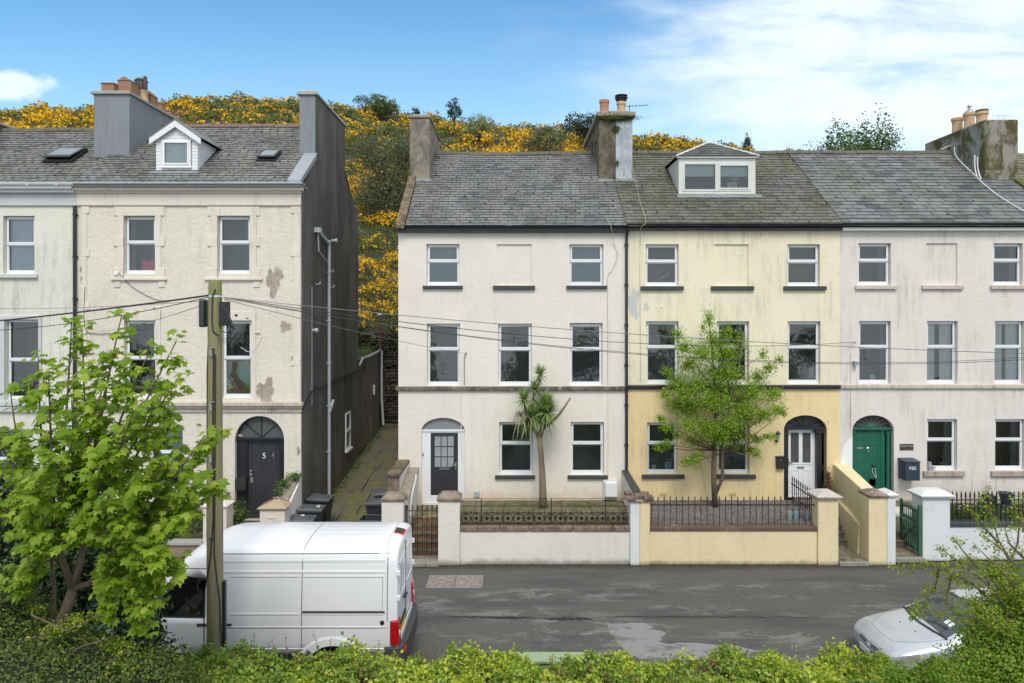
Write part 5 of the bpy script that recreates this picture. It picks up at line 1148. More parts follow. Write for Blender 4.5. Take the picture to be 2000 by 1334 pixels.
def crazy(name, label, x0, x1, y0, y1, z, m, n, seed, cat='paving', bev=.008, kind=None):
    """irregular flagstones: Voronoi cells cut out of a rectangle"""
    rr = random.Random(seed); P_ = [(rr.uniform(x0, x1), rr.uniform(y0, y1)) for _ in range(n)]; b = B()
    for i, p in enumerate(P_):
        poly = [(x0, y0), (x1, y0), (x1, y1), (x0, y1)]
        for j, q in enumerate(P_):
            if i == j: continue
            mxp, myp = (p[0]+q[0])/2, (p[1]+q[1])/2; dx_, dy_ = q[0]-p[0], q[1]-p[1]; L = math.hypot(dx_, dy_)
            f = lambda s_: ((s_[0]-mxp)*dx_+(s_[1]-myp)*dy_)/L+.012
            new = []
            for k in range(len(poly)):
                a_, c_ = poly[k], poly[(k+1) % len(poly)]; fa, fc = f(a_), f(c_)
                if fa <= 0: new.append(a_)
                if fa*fc < 0: u_ = fa/(fa-fc); new.append((a_[0]+(c_[0]-a_[0])*u_, a_[1]+(c_[1]-a_[1])*u_))
            poly = new
            if len(poly) < 3: break
        if len(poly) >= 3: b.prism(poly, z-.05, z+rr.uniform(-.006, .008), 'z')
    b.cm = 1; b.quad((x0, y0, z-.012), (x1, y0, z-.012), (x1, y1, z-.012), (x0, y1, z-.012))
    return b.build(name, [m, M['grout']], bevel=0, label=label if not kind else None, cat=cat if not kind else None, kind=kind)
M['grout'] = plain('dark_mossy_joint', (.04, .042, .02), 1, 0, .4, 8)
crazy('path', '', wx(1639), 10.3, YF+.02, 20.76, .12, paving, 16, 2, kind='structure')
crazy('path', '', 10.94, 12.5, YF+.35, 20.5, .14, paving, 16, 3, kind='structure')
B().box(wx(1639), wx(1696.5), YF-.06, YF+.02, 0, .115).build('doorstep', M['concrete'], label='thin stone kerb at the foot of the yellow house path', cat='doorstep', origin=(9.8, YF, 0), bevel=.015)
B().box(wx(1751), qx(1802), YF+.22, YF+.35, 0, .135).build('doorstep', M['concrete'], label='stone kerb at the foot of the path behind the green gate', cat='doorstep', origin=(11.4, YF, 0), bevel=.015)
# garden terraces
mossf = mottle_mat('mossy_flagstones', (.10, .105, .04), (.19, .165, .11), (.07, .085, .02), 2.2, seed=54)
b = B(); y = YF+.36; ln = 0
while y < FW-.02:
    e = min(y+.62, FW-.0); x = -2.05+(ln % 2)*.0
    while x < 3.58: w_ = min(.9, 3.58-x); b.box(x+.012, x+w_-.012, y+.008, e-.008, .8, 1.1+random.uniform(-.006, .006)); x += w_
    y = e; ln += 1
b.cm = 1; b.box(-2.05, 3.6, YF+.35, FW+.12, .0, 1.085); b.build('terrace', [mossf, M['grout']], kind='structure')
def scatter(name, n, x0, x1, y0, y1, z, r0, r1, m, seed, **k):
    rr = np.random.default_rng(seed); c = np.stack([rr.uniform(x0, x1, n), rr.uniform(y0, y1, n), np.full(n, z)], 1)
    r = rr.uniform(r0, r1, n); base = np.array([(1, 0, 0), (-1, 0, 0), (0, 1, 0), (0, -1, 0), (0, 0, 1), (0, 0, -1)], float)
    V = c[:, None]+base[None]*r[:, None, None]*rr.uniform(.6, 1.3, (n, 6, 1))
    F = np.array([(0, 2, 4), (2, 1, 4), (1, 3, 4), (3, 0, 4)])
    fs = (np.arange(n)*6)[:, None, None]+F[None]
    return npmesh(name, V.reshape(-1, 3), fs.reshape(-1, 3), m, **k)
def npmesh(name, V, F, m, parent=None, origin=None, mi=None, smooth=False, **k):
    V = np.asarray(V, np.float32); F = np.asarray(F, np.int32)
    off = np.array(rootloc(parent) if parent is not None else (origin or (0, 0, 0)), np.float32)
    me = bpy.data.meshes.new(name); nv, nf, s_ = len(V), len(F), F.shape[1]
    me.vertices.add(nv); me.vertices.foreach_set('co', (V-off).ravel())
    me.loops.add(nf*s_); me.loops.foreach_set('vertex_index', F.ravel())
    me.polygons.add(nf); me.polygons.foreach_set('loop_start', np.arange(0, nf*s_, s_, dtype=np.int32))
    for mm in (m if isinstance(m, (list, tuple)) else [m]): me.materials.append(mm)
    if mi is not None: me.polygons.foreach_set('material_index', np.asarray(mi, np.int32))
    me.update(calc_edges=True); me.validate()
    o = bpy.data.objects.new(name, me); link(o, parent)
    if parent is None and origin: o.location = origin
    return tag(o, **k)
m_, gg = mat('slate_gravel'); rnd = gg.n('ShaderNodeNewGeometry').outputs['Random Per Island']
setin(gg, 'Base Color', gg.mix(rnd, (.05, .044, .04), (.24, .215, .20))); setin(gg, 'Roughness', .85); M['gravel'] = m_
B().box(3.8, 9.22, YF+.35, FW+.12, .0, 1.085).build('terrace_bed', M['grout'], kind='structure')
scatter('gravel', 26000, 3.82, 9.2, YF+.37, FW-.0, 1.09, .012, .036, M['gravel'], 1, kind='stuff')
B().box(qx(1856), 22, YP+.4, FW+.12, .0, 1.0).build('flower_bed', plain('dark_soil', (.05, .04, .03), 1, 0, .5, 9, .5), kind='structure')
B().box(11.85, qx(1856), YP+.56, FW+.1, 0, .95).build('flower_bed_side', gw, kind='structure')
B().box(-21, -7.6, YF+.35, YB+.12, 0, .75).build('garden_soil', plain('weedy_soil', (.06, .06, .03), 1, 0, .5, 9, .5), kind='structure')
b = B(); b.box(-7.75, -6.9, YF, YB+.2, 0, .78); b.build('entrance_path', paving, kind='structure')
# --- iron railings
def finial(b, x, y, z, s=1): b.lathe([(.012*s, 0), (.024*s, .02*s), (.012*s, .035*s), (.022*s, .055*s), (.014*s, .1*s), (.003, .15*s)], (x, y, z), 6)
t = thing('iron_railing', 'low black railing of rings and small roses with thin rails above on the cream wall', 'railing', (wx(1064), YF+.2, 0))
y = YF+.2; x0_, x1_ = wx(898.5), wx(1230.6); zb, zt = wz(1028), wz(1005)
b = B(); b.box(x0_, x1_, y-.012, y+.012, zb-.0, zb+.02); b.box(x0_, x1_, y-.012, y+.012, zt-.02, zt)
b.build('frame_rail', M['iron'], t)
n = 16; w_ = (x1_-x0_)/n
for k in range(n):
    cx_ = x0_+w_*(k+.5); cz_ = (zb+zt)/2; r = w_/2-.02; b = B()
    b.tube([(cx_+r*math.cos(a_), y, cz_+r*math.sin(a_)) for a_ in [i*math.pi/12 for i in range(25)]], .013, 5, cap=False)
    b.tube([(cx_+.5*r*math.cos(a_), y, cz_+.5*r*math.sin(a_)) for a_ in [i*math.pi/8 for i in range(17)]], .008, 4, cap=False) if False else None
    b.lathe([(.055, -.012), (.055, .012)], (cx_, y, cz_), 8, 'y')
    for a_ in (0, 90, 180, 270): b.tube([(cx_, y, cz_), (cx_+r*math.cos(R(a_)), y, cz_+r*math.sin(R(a_)))], .008, 4)
    b.box(cx_-w_/2-.007, cx_-w_/2+.007, y-.01, y+.01, zb, zt); finial(b, cx_, y, zt, .5); finial(b, cx_-w_/2, y, zt, .5)
    b.build('ring_panel', M['iron'], t)
for px in (939, 1078, 1185): B().box(wx(px)-.012, wx(px)+.012, y+.05, y+.075, zb-.1, wz(978)).build('post', M['iron'], t)
b = B(); b.tube([(x0_, y+.06, wz(979)), (x1_, y+.06, wz(979))], .008, 5); b.tube([(x0_, y+.06, wz(993.5)), (x1_, y+.06, wz(993.5))], .010, 5); b.build('top_rails', M['iron'], t)
def spiked(label, p0, p1, n, z0, z1, zr, sc_=1.0, ztop=None, m='iron', low=None):
    p0, p1 = Vector((p0[0], p0[1], 0)), Vector((p1[0], p1[1], 0)); d = p1-p0
    t = thing('iron_railing', label, 'railing', tuple((p0+p1)/2))
    ang = d.normalized(); nrm = Vector((-ang.y, ang.x, 0))
    def bar(zc):
        a_, c_ = p0-nrm*.014, p1-nrm*.014; e, f_ = p1+nrm*.014, p0+nrm*.014
        return B().hexa([(q.x, q.y, zc-.014) for q in (a_, c_, e, f_)]+[(q.x, q.y, zc+.014) for q in (a_, c_, e, f_)]).build('rail', M[m], t)
    bar(zr)
    if low: bar(low)
    for k in range(n):
        q = p0.lerp(p1, (k+.5)/n); b = B(); b.box(q.x-.009*sc_, q.x+.009*sc_, q.y-.009*sc_, q.y+.009*sc_, z0, z1); finial(b, q.x, q.y, z1, sc_); b.build('spike_bar', M[m], t)
    return t
spiked('long black spiked railing on the low yellow wall', (wx(1270), YF+.2), (wx(1597), YF+.2), 27, wz(1030), wz(981), wz(990), .9)
spiked('short black spiked railing running back beside the yellow house door', (8.95, YF+.5), (9.05, FW-.1), 12, 1.0, 1.78, 1.68, 1.15)
spiked('black spiked railing on the white wall at the right edge', (qx(1858), YP+.25), (20, YP+.25), 56, qz(1023), qz(976), qz(981), 1.3)
# --- iron gate
t = thing('iron_gate', 'black iron gate with closely set spiked bars in front of the mossy steps', 'gate', (wx(830), YF+.15, 0))
x0_, x1_ = wx(791), wx(855); y = YF+.17
for z in (wz(1087), wz(1033), wz(1001)): B().box(x0_, x1_, y-.012, y+.012, z-.012, z+.012).build('rail', M['rust'], t)
for k in range(7):
    x = x0_+.04+(x1_-x0_-.08)*k/6; b = B(); b.box(x-.010, x+.010, y-.009, y+.009, wz(1088), wz(999)); finial(b, x, y, wz(999), 1.1); b.build('tall_bar', M['iron'], t)
for k in range(13):
    x = x0_+.04+(x1_-x0_-.08)*(k+.5)/13; b = B(); b.box(x-.007, x+.007, y-.007, y+.007, wz(1087), wz(1031)); finial(b, x, y, wz(1031), .7); b.build('short_bar', M['iron'], t)
b = B(); b.tube([(x0_, y, wz(1090)), (x0_, y, wz(995))], .02, 8); b.lathe([(.02, 0), (.035, .03), (.005, .09)], (x0_, y, wz(995)), 8); b.build('hinge_post', M['iron'], t)
# --- green gate standing open
grn2 = plain('faded_green_gate_paint', (.035, .13, .085), .55, 0, .35, 9, .2)
t = thing('green_gate', 'green wooden gate with cross brace standing open against the white pillar', 'gate', (11.84, 19.9, 0))
b = B(); gx_ = 11.84; ya, yb_ = 19.84, 20.76
zz = [(.22, .2), (.62, .6), (1.0, 1.0), (1.45, 1.42)]
for yy_, top in ((ya, 1.62), (yb_, 1.56)): B().box(gx_-.035, gx_+.035, yy_-.04, yy_+.04, .16, top).build('stile', grn2, t, bevel=.01)
for z in (.28, .72, 1.1, 1.42): B().box(gx_-.03, gx_+.03, ya+.04, yb_-.04, z-.035, z+.035).build('rail', grn2, t, bevel=.008)
for k in range(9):
    yk = ya+.1+(yb_-ya-.2)*k/8; B().box(gx_-.01, gx_+.01, yk-.012, yk+.012, .3, 1.42).build('bar', grn2, t)
b = B(); b.tube([(gx_-.035, ya+.05, .3), (gx_-.035, (ya+yb_)/2, .62), (gx_-.035, yb_-.05, 1.1)], .03, 6); b.build('brace', grn2, t)
b = B(); b.tube([(gx_-.035, ya+.05, 1.05), (gx_-.035, (ya+yb_)/2, .75), (gx_-.035, yb_-.05, .3)], .028, 6); b.build('brace', grn2, t)
# --- wall mounted things
def boxthing(name, label, cat, px0, px1, py0, py1, Y, d, m, bev=.01, parts=None):
    v0, v1 = P(px0, py1, Y), P(px1, py0, Y)
    t = thing(name, label, cat, ((v0.x+v1.x)/2, Y, v0.z)); return t, v0, v1
t = thing('meter_box', 'white gas meter box on the cream wall behind the half and half pillar', 'meter box', (place_fx(1191), FW, 1.15))
B().box(place_fx(1177), place_fx(1205), FW-.1, FW, fz(975), fz(936)).build('back_box', M['upvc_dirty'], t, bevel=.01)
B().box(place_fx(1180), place_fx(1204), FW-.24, FW-.1, fz(968), fz(938)).build('cover', M['upvc'], t, bevel=.04, seg=3)
t = thing('post_box', 'small black post box by the white half glazed door', 'post box', (place_fx(1522.5), FW, 1.8))
B().box(place_fx(1515), place_fx(1530), FW-.12, FW, fz(914.5), fz(893)).build('body', M['blackmat'], t, bevel=.012)
B().box(place_fx(1514), place_fx(1531), FW-.15, FW, fz(892.8), fz(890)).build('lid', M['black'], t, bevel=.01)
b = B(); b.box(place_fx(1521), place_fx(1524), FW-.124, FW-.12, fz(898), fz(896)); b.build('emblem', M['chrome'], t)
t = thing('parcel_box', 'dark blue parcel box marked PBS on the cream wall beside the green door', 'parcel box', (place_fx(1778), FW, 2))
nb = plain('dark_blue_steel', (.035, .055, .085), .45, .2, .15, 4)
Yc = FW-.42; xa, xb = P(1768.5, 0, Yc).x, P(1797, 0, Yc).x; z1_, z2_ = P(0, 939, Yc).z, P(0, 903, Yc).z
B().box(xa, xb, Yc, FW, z1_, z2_).build('body', nb, t, bevel=.006)
b = B(); b.hexa([(xa-.015, Yc-.03, z2_+.001), (xb+.015, Yc-.03, z2_+.001), (xb+.015, FW, z2_+.001), (xa-.015, FW, z2_+.001), (xa-.015, Yc-.03, z2_+.02), (xb+.015, Yc-.03, z2_+.02), (xb+.015, FW, z2_+.06), (xa-.015, FW, z2_+.06)]); b.build('lid', nb, t)
text('lettering', 'PBS', plain('white_letters', (.7, .7, .7), .6), t, .15, ((xa+xb)/2, Yc-.005, P(0, 915, Yc).z))
b = B(); b.lathe([(.012, 0), (.012, -.01)], (xa+.07, Yc, P(0, 923, Yc).z), 8, 'y'); b.build('lock', M['chrome'], t)
t = thing('house_sign', 'black house name plate lettered Ocean View under a pale scarred strip of wall', 'sign', (place_fx(1770), FW, 2.6))
B().box(place_fx(1757), place_fx(1783.5), FW-.02, FW, fz(879), fz(867)).build('plate', plain('dark_slate_plate', (.045, .04, .04), .5), t, bevel=.003)
text('lettering', 'Ocean View', plain('silver_letters', (.42, .42, .42), .5), t, .085, (place_fx(1770), FW-.024, fz(871)))
text('emblem', '2', bpy.data.materials['silver_letters'], t, .05, (place_fx(1770), FW-.024, fz(876.5)))
t = thing('wall_lantern', 'small black wall lantern left of the yellow house arched door', 'wall lamp', (place_fx(1515), FW, 2.9))
b = B(); X_ = place_fx(1516); b.tube([(X_, FW, fz(860)), (X_, FW-.12, fz(861)), (X_, FW-.16, fz(857))], .015, 6); b.lathe([(.04, 0), (.04, .02)], (X_, FW-.01, fz(862)), 8, 'y'); b.build('bracket', M['black'], t)
b = B(); b.lathe([(.03, 0), (.05, .01), (.075, .17), (.085, .18), (.03, .25), (.01, .28)], (X_, FW-.16, fz(856)), 6); b.build('lamp_head', M['black'], t)
b = B(); b.lathe([(.05, 0), (.072, .14)], (X_, FW-.164, fz(855.4)), 6); b.build('lamp_glass', plain('lamp_glass', (.3, .32, .32), .1), t)
# manhole in the road
mm, gg = mat('rusty_chequer_plate'); vo = gg.n('ShaderNodeTexVoronoi', {'Vector': gg.co, 'Scale': 22.0}).outputs[0]
setin(gg, 'Base Color', gg.mix(gg.ramp(gg.noise(gg.co, 7, 6, .7), .4, .65), (.24, .195, .165), (.37, .335, .295))); setin(gg, 'Roughness', .7); setin(gg, 'Metallic', .3)
setin(gg, 'Normal', gg.n('ShaderNodeBump', {'Height': vo, 'Strength': 1.0, 'Distance': .02}).outputs[0])
t = thing('manhole_cover', 'rusty rectangular chequered cover set in the road near the van', 'manhole cover', (ground_pt(888, 1136)[0], ground_pt(888, 1136)[1], 0))
(x0_, y0_), (x1_, y1_) = ground_pt(835, 1147), ground_pt(941, 1125); y0_ = ground_pt(835, 1147)[1]
for k in range(2):
    xa, xb = x0_+(x1_-x0_)*k/2, x0_+(x1_-x0_)*(k+1)/2
    B().box(xa+.012, xb-.012, y0_, y1_, 0, .009).build('plate', mm, t, bevel=.003)
b = B(); ring(bb := B(), 0, 1, 0, 1, .1, 0, 1)
for (a_, c_, d_, e_) in ((x0_-.04, x1_+.04, y0_-.04, y0_-.005), (x0_-.04, x1_+.04, y1_+.005, y1_+.04), (x0_-.04, x0_, y0_, y1_), (x1_, x1_+.04, y0_, y1_)): b.box(a_, c_, d_, e_, 0, .006)
b.build('frame', M['concrete'], t)
# pale green roadside cabinet, only its flat top shows over the hedge
t = thing('utility_cabinet', 'pale green flat topped cabinet just showing above the bramble hedge', 'utility cabinet', (0, 0, 0))
Yc = 12.0; x0_, x1_ = P(1003, 0, Yc).x, P(1146, 0, Yc).x; zt = P(0, 1291, Yc).z; cg = plain('pale_green_cabinet_paint', (.27, .36, .22), .5, 0, .12, 5)
t.location = ((x0_+x1_)/2, Yc+.15, .3); bpy.context.view_layer.update()
B().box(x0_+.05, x1_-.05, Yc+.05, Yc+.28, .1, zt-.06).build('body', cg, t, bevel=.01)
B().box(x0_, x1_, Yc, Yc+.33, zt-.06, zt).build('lid', cg, t, bevel=.015)
# ============================================================ VAN
vw = plain('white_van_paint', (.76, .76, .79), .3, 0, .03, 2, coat=.3)
vdk = plain('van_cabin_trim', (.045, .045, .05), .8)
seam = plain('panel_gap', (.055, .055, .06), .8)
shade_ = plain('grey_seam_shade', (.30, .30, .32), .5)
redl = plain('red_lamp_lens', (.42, .008, .012), .12, 0, .35, 9, spec=.7, coat=.5)
tyre = plain('tyre_rubber', (.018, .018, .018), .85, 0, .3, 20)
rimm = plain('grey_wheel_rim', (.32, .33, .35), .4, .5, .1, 8)
VX, VYC = -2.18, 13.97
HP = [(.90, .30), (.985, .34), (1.01, .55), (1.02, .95), (1.012, 1.2), (.995, 1.5), (.972, 1.85), (.945, 2.15), (.92, 2.30), (.86, 2.405), (.7, 2.455), (.35, 2.50), (0, 2.515)]
VST = [(0, 2.42, .955), (.03, 2.455, .98), (.10, 2.49, .995), (.3, 2.515, 1), (1.2, 2.515, 1), (2.4, 2.515, 1), (3.4, 2.515, 1), (3.75, 2.50, 1), (4.05, 2.42, .995), (4.35, 2.25, .985), (4.62, 2.02, .975), (4.95, 1.62, .965), (5.25, 1.27, .96), (5.6, 1.13, .93), (5.85, 1.0, .86), (5.96, .85, .80), (5.99, .62, .76)]
def vtop(u): return np.interp(u, [s_[0] for s_ in VST], [s_[1] for s_ in VST])
def vws(u): return float(np.interp(u, [s_[0] for s_ in VST], [s_[2] for s_ in VST]))
def vhw(u, z):
    t = vtop(u)
    pr = [(h, (zz if zz < 1.15 else 1.15+(zz-1.15)*(t-1.15)/(2.515-1.15)) if t > 1.15 else zz*t/2.515 if False else (zz if zz < .6 else .6+(zz-.6)*(t-.6)/(2.515-.6))) for h, zz in HP]
    return float(np.interp(z, [p[1] for p in pr[:10]], [p[0] for p in pr[:10]]))*vws(u)
def vsect(u, t, w_):
    out = []
    for h, zz in HP:
        if t > 1.15: z = zz if zz < 1.15 else 1.15+(zz-1.15)*(t-1.15)/(2.515-1.15)
        else: z = zz if zz < .6 else .6+(zz-.6)*(max(t, .62)-.6)/(2.515-.6)
        out.append((h*w_, z))
    return out
van = thing('van', 'white high roof panel van parked on the near side of the road', 'van', (VX-3, VYC, 0))
b = B(); rings = []
for u_, t_, w_ in VST:
    hp = vsect(u_, t_, w_); full = [(-h, z) for h, z in hp]+[(h, z) for h, z in reversed(hp[:-1])]
    rings.append([(VX-u_, VYC+h, z) for h, z in full])
n_ = len(rings[0]); vs = [p for r_ in rings for p in r_]
fs = [(i*n_+k, (i+1)*n_+k, (i+1)*n_+(k+1) % n_, i*n_+(k+1) % n_) for i in range(len(rings)-1) for k in range(n_)]
fs += [tuple(range(n_)), tuple(range(len(rings)*n_-1, (len(rings)-1)*n_-1, -1))]
b.add(vs, fs)
body = b.build('body', [vw, vdk], van, recalc=True)
for p_ in body.data.polygons: p_.use_smooth = len(p_.vertices) == 4
def cutter(build, tgt, nm):
    c_ = B(); build(c_); c_.cm = 0
    o = c_.build('cut', [vdk], tgt.parent, recalc=True); md = tgt.modifiers.new(nm, 'BOOLEAN'); md.operation = 'DIFFERENCE'; md.object = o; md.solver = 'EXACT'
    try: md.material_mode = 'TRANSFER'
    except Exception: pass
    return o
def apply_cut(tgt, cuts):
    bpy.context.view_layer.update(); dg = bpy.context.evaluated_depsgraph_get()
    me = bpy.data.meshes.new_from_object(tgt.evaluated_get(dg)); tgt.modifiers.clear(); tgt.data = me
    for c_ in cuts: bpy.data.objects.remove(c_)
cuts = [cutter(lambda c_: c_.prism([(VX-3.55, .75), (VX-4.95, .75), (VX-4.95, 1.45), (VX-4.45, 1.98), (VX-3.55, 1.98)], VYC-.88, VYC+.88), body, 'cab'),
        cutter(lambda c_: c_.prism([(VX-3.86, 1.07), (VX-3.86, 1.87), (VX-4.40, 1.87), (VX-4.86, 1.42), (VX-4.86, 1.07)], VYC-1.1, VYC+1.1), body, 'win'),
        cutter(lambda c_: c_.prism([(VX-4.60, 1.35), (VX-5.5, 1.25), (VX-5.5, 2.3), (VX-4.62, 1.93)], VYC-.76, VYC+.76), body, 'screen')]
apply_cut(body, cuts)
g_ = B(); g_.prism([(VX-3.84, 1.05), (VX-3.84, 1.89), (VX-4.41, 1.89), (VX-4.88, 1.43), (VX-4.88, 1.05)], VYC-.955, VYC-.95)
g_.prism([(VX-3.84, 1.05), (VX-3.84, 1.89), (VX-4.41, 1.89), (VX-4.88, 1.43), (VX-4.88, 1.05)], VYC+.95, VYC+.955)
g_.build('side_window', glass_mat('van_glass', (.88, .92, .92)), van)
b = B(); b.prism([(VX-4.75, 1.05), (VX-4.79, 1.05), (VX-4.40, 1.89), (VX-4.36, 1.89)], VYC-.99, VYC-.957); b.build('window_bar', vdk, van) if False else None
def sstrip(b, u0, z0, u1, z1, w_, off=.004, n=10, side=-1):
    """thin strip lying on the van side between two points"""
    for k in range(n):
        ua, ub = u0+(u1-u0)*k/n, u0+(u1-u0)*(k+1)/n; za, zb_ = z0+(z1-z0)*k/n, z0+(z1-z0)*(k+1)/n
        du_, dz_ = (u1-u0), (z1-z0); L = math.hypot(du_, dz_); nu, nz_ = -dz_/L*w_/2, du_/L*w_/2
        q = lambda u, z: (VX-u, VYC+side*(vhw(u, z)+off), z)
        b.quad(q(ua-nu, za-nz_), q(ub-nu, zb_-nz_), q(ub+nu, zb_+nz_), q(ua+nu, za+nz_))
b = B()
for (u0, z0, u1, z1) in ((1.92, .45, 1.92, 2.33), (3.62, .45, 3.62, 2.05), (.20, 1.0, .20, 2.36), (4.95, .6, 4.95, 1.05), (3.62, 2.05, 4.35, 2.05)):
    sstrip(b, u0, z0, u1, z1, .014, n=14)
sstrip(b, 0.02, 2.345, 4.3, 2.24, .012, n=1) if False else None
for (u0, u1) in ((.2, 3.65),): sstrip(b, u0, 2.34, u1, 2.33, .014, n=12)
b.build('panel_gaps', seam, van)
def rib(b, u0, z0, u1, z1, w_=.05, off=.012, n=10):
    for k in range(n):
        ua, ub = u0+(u1-u0)*k/n, u0+(u1-u0)*(k+1)/n; za, zb_ = z0+(z1-z0)*k/n, z0+(z1-z0)*(k+1)/n
        L = math.hypot(u1-u0, z1-z0); nu, nz_ = -(z1-z0)/L*w_/2, (u1-u0)/L*w_/2
        q = lambda u, z, o: (VX-u, VYC-(vhw(u, z)+o), z)
        A = [q(ua-nu, za-nz_, .001), q(ub-nu, zb_-nz_, .001), q(ub+nu, zb_+nz_, .001), q(ua+nu, za+nz_, .001)]
        C = [q(ua-nu*.4, za-nz_*.4, off), q(ub-nu*.4, zb_-nz_*.4, off), q(ub+nu*.4, zb_+nz_*.4, off), q(ua+nu*.4, za+nz_*.4, off)]
        b.quad(*C); b.quad(A[0], A[1], C[1], C[0]); b.quad(C[3], C[2], A[2], A[3])
b = B()
rib(b, .25, 2.22, 3.55, 2.20, .03, .004); rib(b, .25, 1.99, 3.58, 1.99, .07, .008); rib(b, .05, .90, 3.58, .90, .04, .007); rib(b, .1, .45, 1.0-.2, .45, .03, .01); rib(b, 1.75, .45, 3.6, .45, .03, .01)
for (u0, u1) in ((.28, 1.88), (1.98, 3.35)):
    rib(b, u0, 1.90, u1, 1.90, .03, .005); rib(b, u0, 1.16, u1, 1.16, .06, .008)
rib(b, .28, 1.16, .28, 1.90, .03, .004); 
b.build('pressed_ribs', vw, van, smooth=False)
b = B(); sstrip(b, .28, 1.885, 1.88, 1.885, .008, n=8); sstrip(b, .30, 1.175, .30, 1.89, .010, n=8); sstrip(b, 1.98, 1.885, 3.35, 1.885, .008, n=8); sstrip(b, .06, .878, 3.58, .878, .010, n=14); sstrip(b, .25, 2.185, 3.55, 2.165, .008, n=10)  # grey strips paint the shade along the ribs
b.build('rib_shadow_strip', shade_, van)
b = B(); rib(b, .25, 1.20, 1.9, 1.20, .045, .022); b.build('door_rail', vdk, van)
def wheel(par, x, y, r, w_, side):
    b = B(); b.lathe([(r*.62, -w_/2), (r*.9, -w_/2), (r, -w_/2+.04), (r, w_/2-.04), (r*.9, w_/2), (r*.62, w_/2)], (x, y, r), 28, 'y'); o = b.build('wheel', tyre, par, smooth=False)
    b = B(); s_ = side; b.lathe([(r*.64, 0), (r*.6, -.03*s_), (r*.25, .02*s_), (r*.2, -.02*s_), (.02, -.02*s_)], (x, y+s_*(w_/2-.02), r), 20, 'y'); b.build('rim', rimm, o)
# roof: seam, pressings, high level brake light
b = B()
def roofz_v(w_): return float(np.interp(abs(w_), [0, .35, .7, .86, .92], [2.515, 2.50, 2.455, 2.405, 2.30]))
def rstrip(b, u0, w0, u1, w1, wd, off=.004, n=12):
    for k in range(n):
        a_ = (u0+(u1-u0)*k/n, w0+(w1-w0)*k/n); c_ = (u0+(u1-u0)*(k+1)/n, w0+(w1-w0)*(k+1)/n); L = math.hypot(u1-u0, w1-w0); nu, nw = -(w1-w0)/L*wd/2, (u1-u0)/L*wd/2
        q = lambda u, w_: (VX-u, VYC+w_, roofz_v(w_)+off+(vtop(u)-2.515))
        b.quad(q(a_[0]-nu, a_[1]-nw), q(c_[0]-nu, c_[1]-nw), q(c_[0]+nu, c_[1]+nw), q(a_[0]+nu, a_[1]+nw))
rstrip(b, 1.92, -.86, 1.92, .86, .02); rstrip(b, .25, -.86, .25, .86, .01)
b.build('roof_seam', shade_, van)
b = B()
for w_ in (-.5, -.25, 0, .25, .5): rstrip(b, .5, w_, 1.8, w_, .05, .003)
for (u0, w0, u1, w1) in ((2.5, -.45, 2.5, .35), (2.65, -.45, 2.65, .35), (2.5, -.45, 2.9, -.55), (3.2, -.4, 3.1, .4)): rstrip(b, u0, w0, u1, w1, .035, .004)
b.build('roof_pressings', vw, van)
# rear
xr = VX
b = B(); b.hexa([(xr+.002, VYC-.22+.0, 2.20), (xr+.03, VYC-.2, 2.20), (xr+.03, VYC+.2, 2.20), (xr+.002, VYC+.22, 2.20), (xr-.12, VYC-.2, 2.497), (xr-.10, VYC-.2, 2.51), (xr-.10, VYC+.2, 2.51), (xr-.12, VYC+.2, 2.497)])
b = B(); b.hexa([(xr-.22, VYC-.16, 2.49), (xr-.04, VYC-.16, 2.45), (xr-.04, VYC+.16, 2.45), (xr-.22, VYC+.16, 2.49), (xr-.22, VYC-.16, 2.525), (xr-.0, VYC-.16, 2.475), (xr-.0, VYC+.16, 2.475), (xr-.22, VYC+.16, 2.525)]); o = b.build('high_brake_light', redl, van, bevel=.01)
B().hexa([(xr-.205, VYC-.13, 2.527), (xr-.06, VYC-.13, 2.495), (xr-.06, VYC+.13, 2.495), (xr-.205, VYC+.13, 2.527), (xr-.205, VYC-.13, 2.531), (xr-.06, VYC-.13, 2.499), (xr-.06, VYC+.13, 2.499), (xr-.205, VYC+.13, 2.531)]).build('lens_cover', M['blackmat'], o)
for s_ in (-1, 1):
    b = B(); y0_, y1_ = VYC+s_*.80, VYC+s_*1.035; ys_ = sorted((y0_, y1_))
    b.box(xr-.15, xr+.035, ys_[0], ys_[1], .52, 1.03); o = b.build('tail_light', redl, van, bevel=.03)
    b = B(); b.box(xr+.03, xr+.04, ys_[0]+.03, ys_[1]-.06, .70, .76); b.build('lens_band', plain('dark_red_lens', (.2, .004, .006), .2), o)
    for z in (.75, 1.45, 1.95):
        b = B(); b.box(xr-.02, xr+.05, VYC+s_*.94-.03, VYC+s_*.94+.03, z-.05, z+.05); b.build('hinge', vw, van, bevel=.01)
b = B(); b.box(xr+.0, xr+.012, VYC-.006, VYC+.006, .55, 2.3); b.build('rear_door_gap', seam, van)
b = B(); 
for s_ in (-1, 1): ring(tmp := B(), 0, 1, 0, 1, .1, 0, 1); 
for (ya, yb_, za, zb_) in ((VYC-.8, VYC-.08, 1.35, 2.1), (VYC+.08, VYC+.8, 1.35, 2.1)):
    for q0, q1, r0, r1 in ((ya, yb_, za, za+.015), (ya, yb_, zb_-.015, zb_), (ya, ya+.015, za, zb_), (yb_-.015, yb_, za, zb_)): b.box(xr, xr+.012, q0, q1, r0, r1)
b.build('rear_panel_ribs', vw, van)
b = B(); b.box(xr+.01, xr+.07, VYC-.35, VYC-.12, 1.18, 1.23); b.build('rear_handle', M['blackmat'], van, bevel=.015)
b = B(); b.box(xr+.005, xr+.03, VYC-.72, VYC-.08, .80, .86); b.build('plate_lamp', M['blackmat'], van)
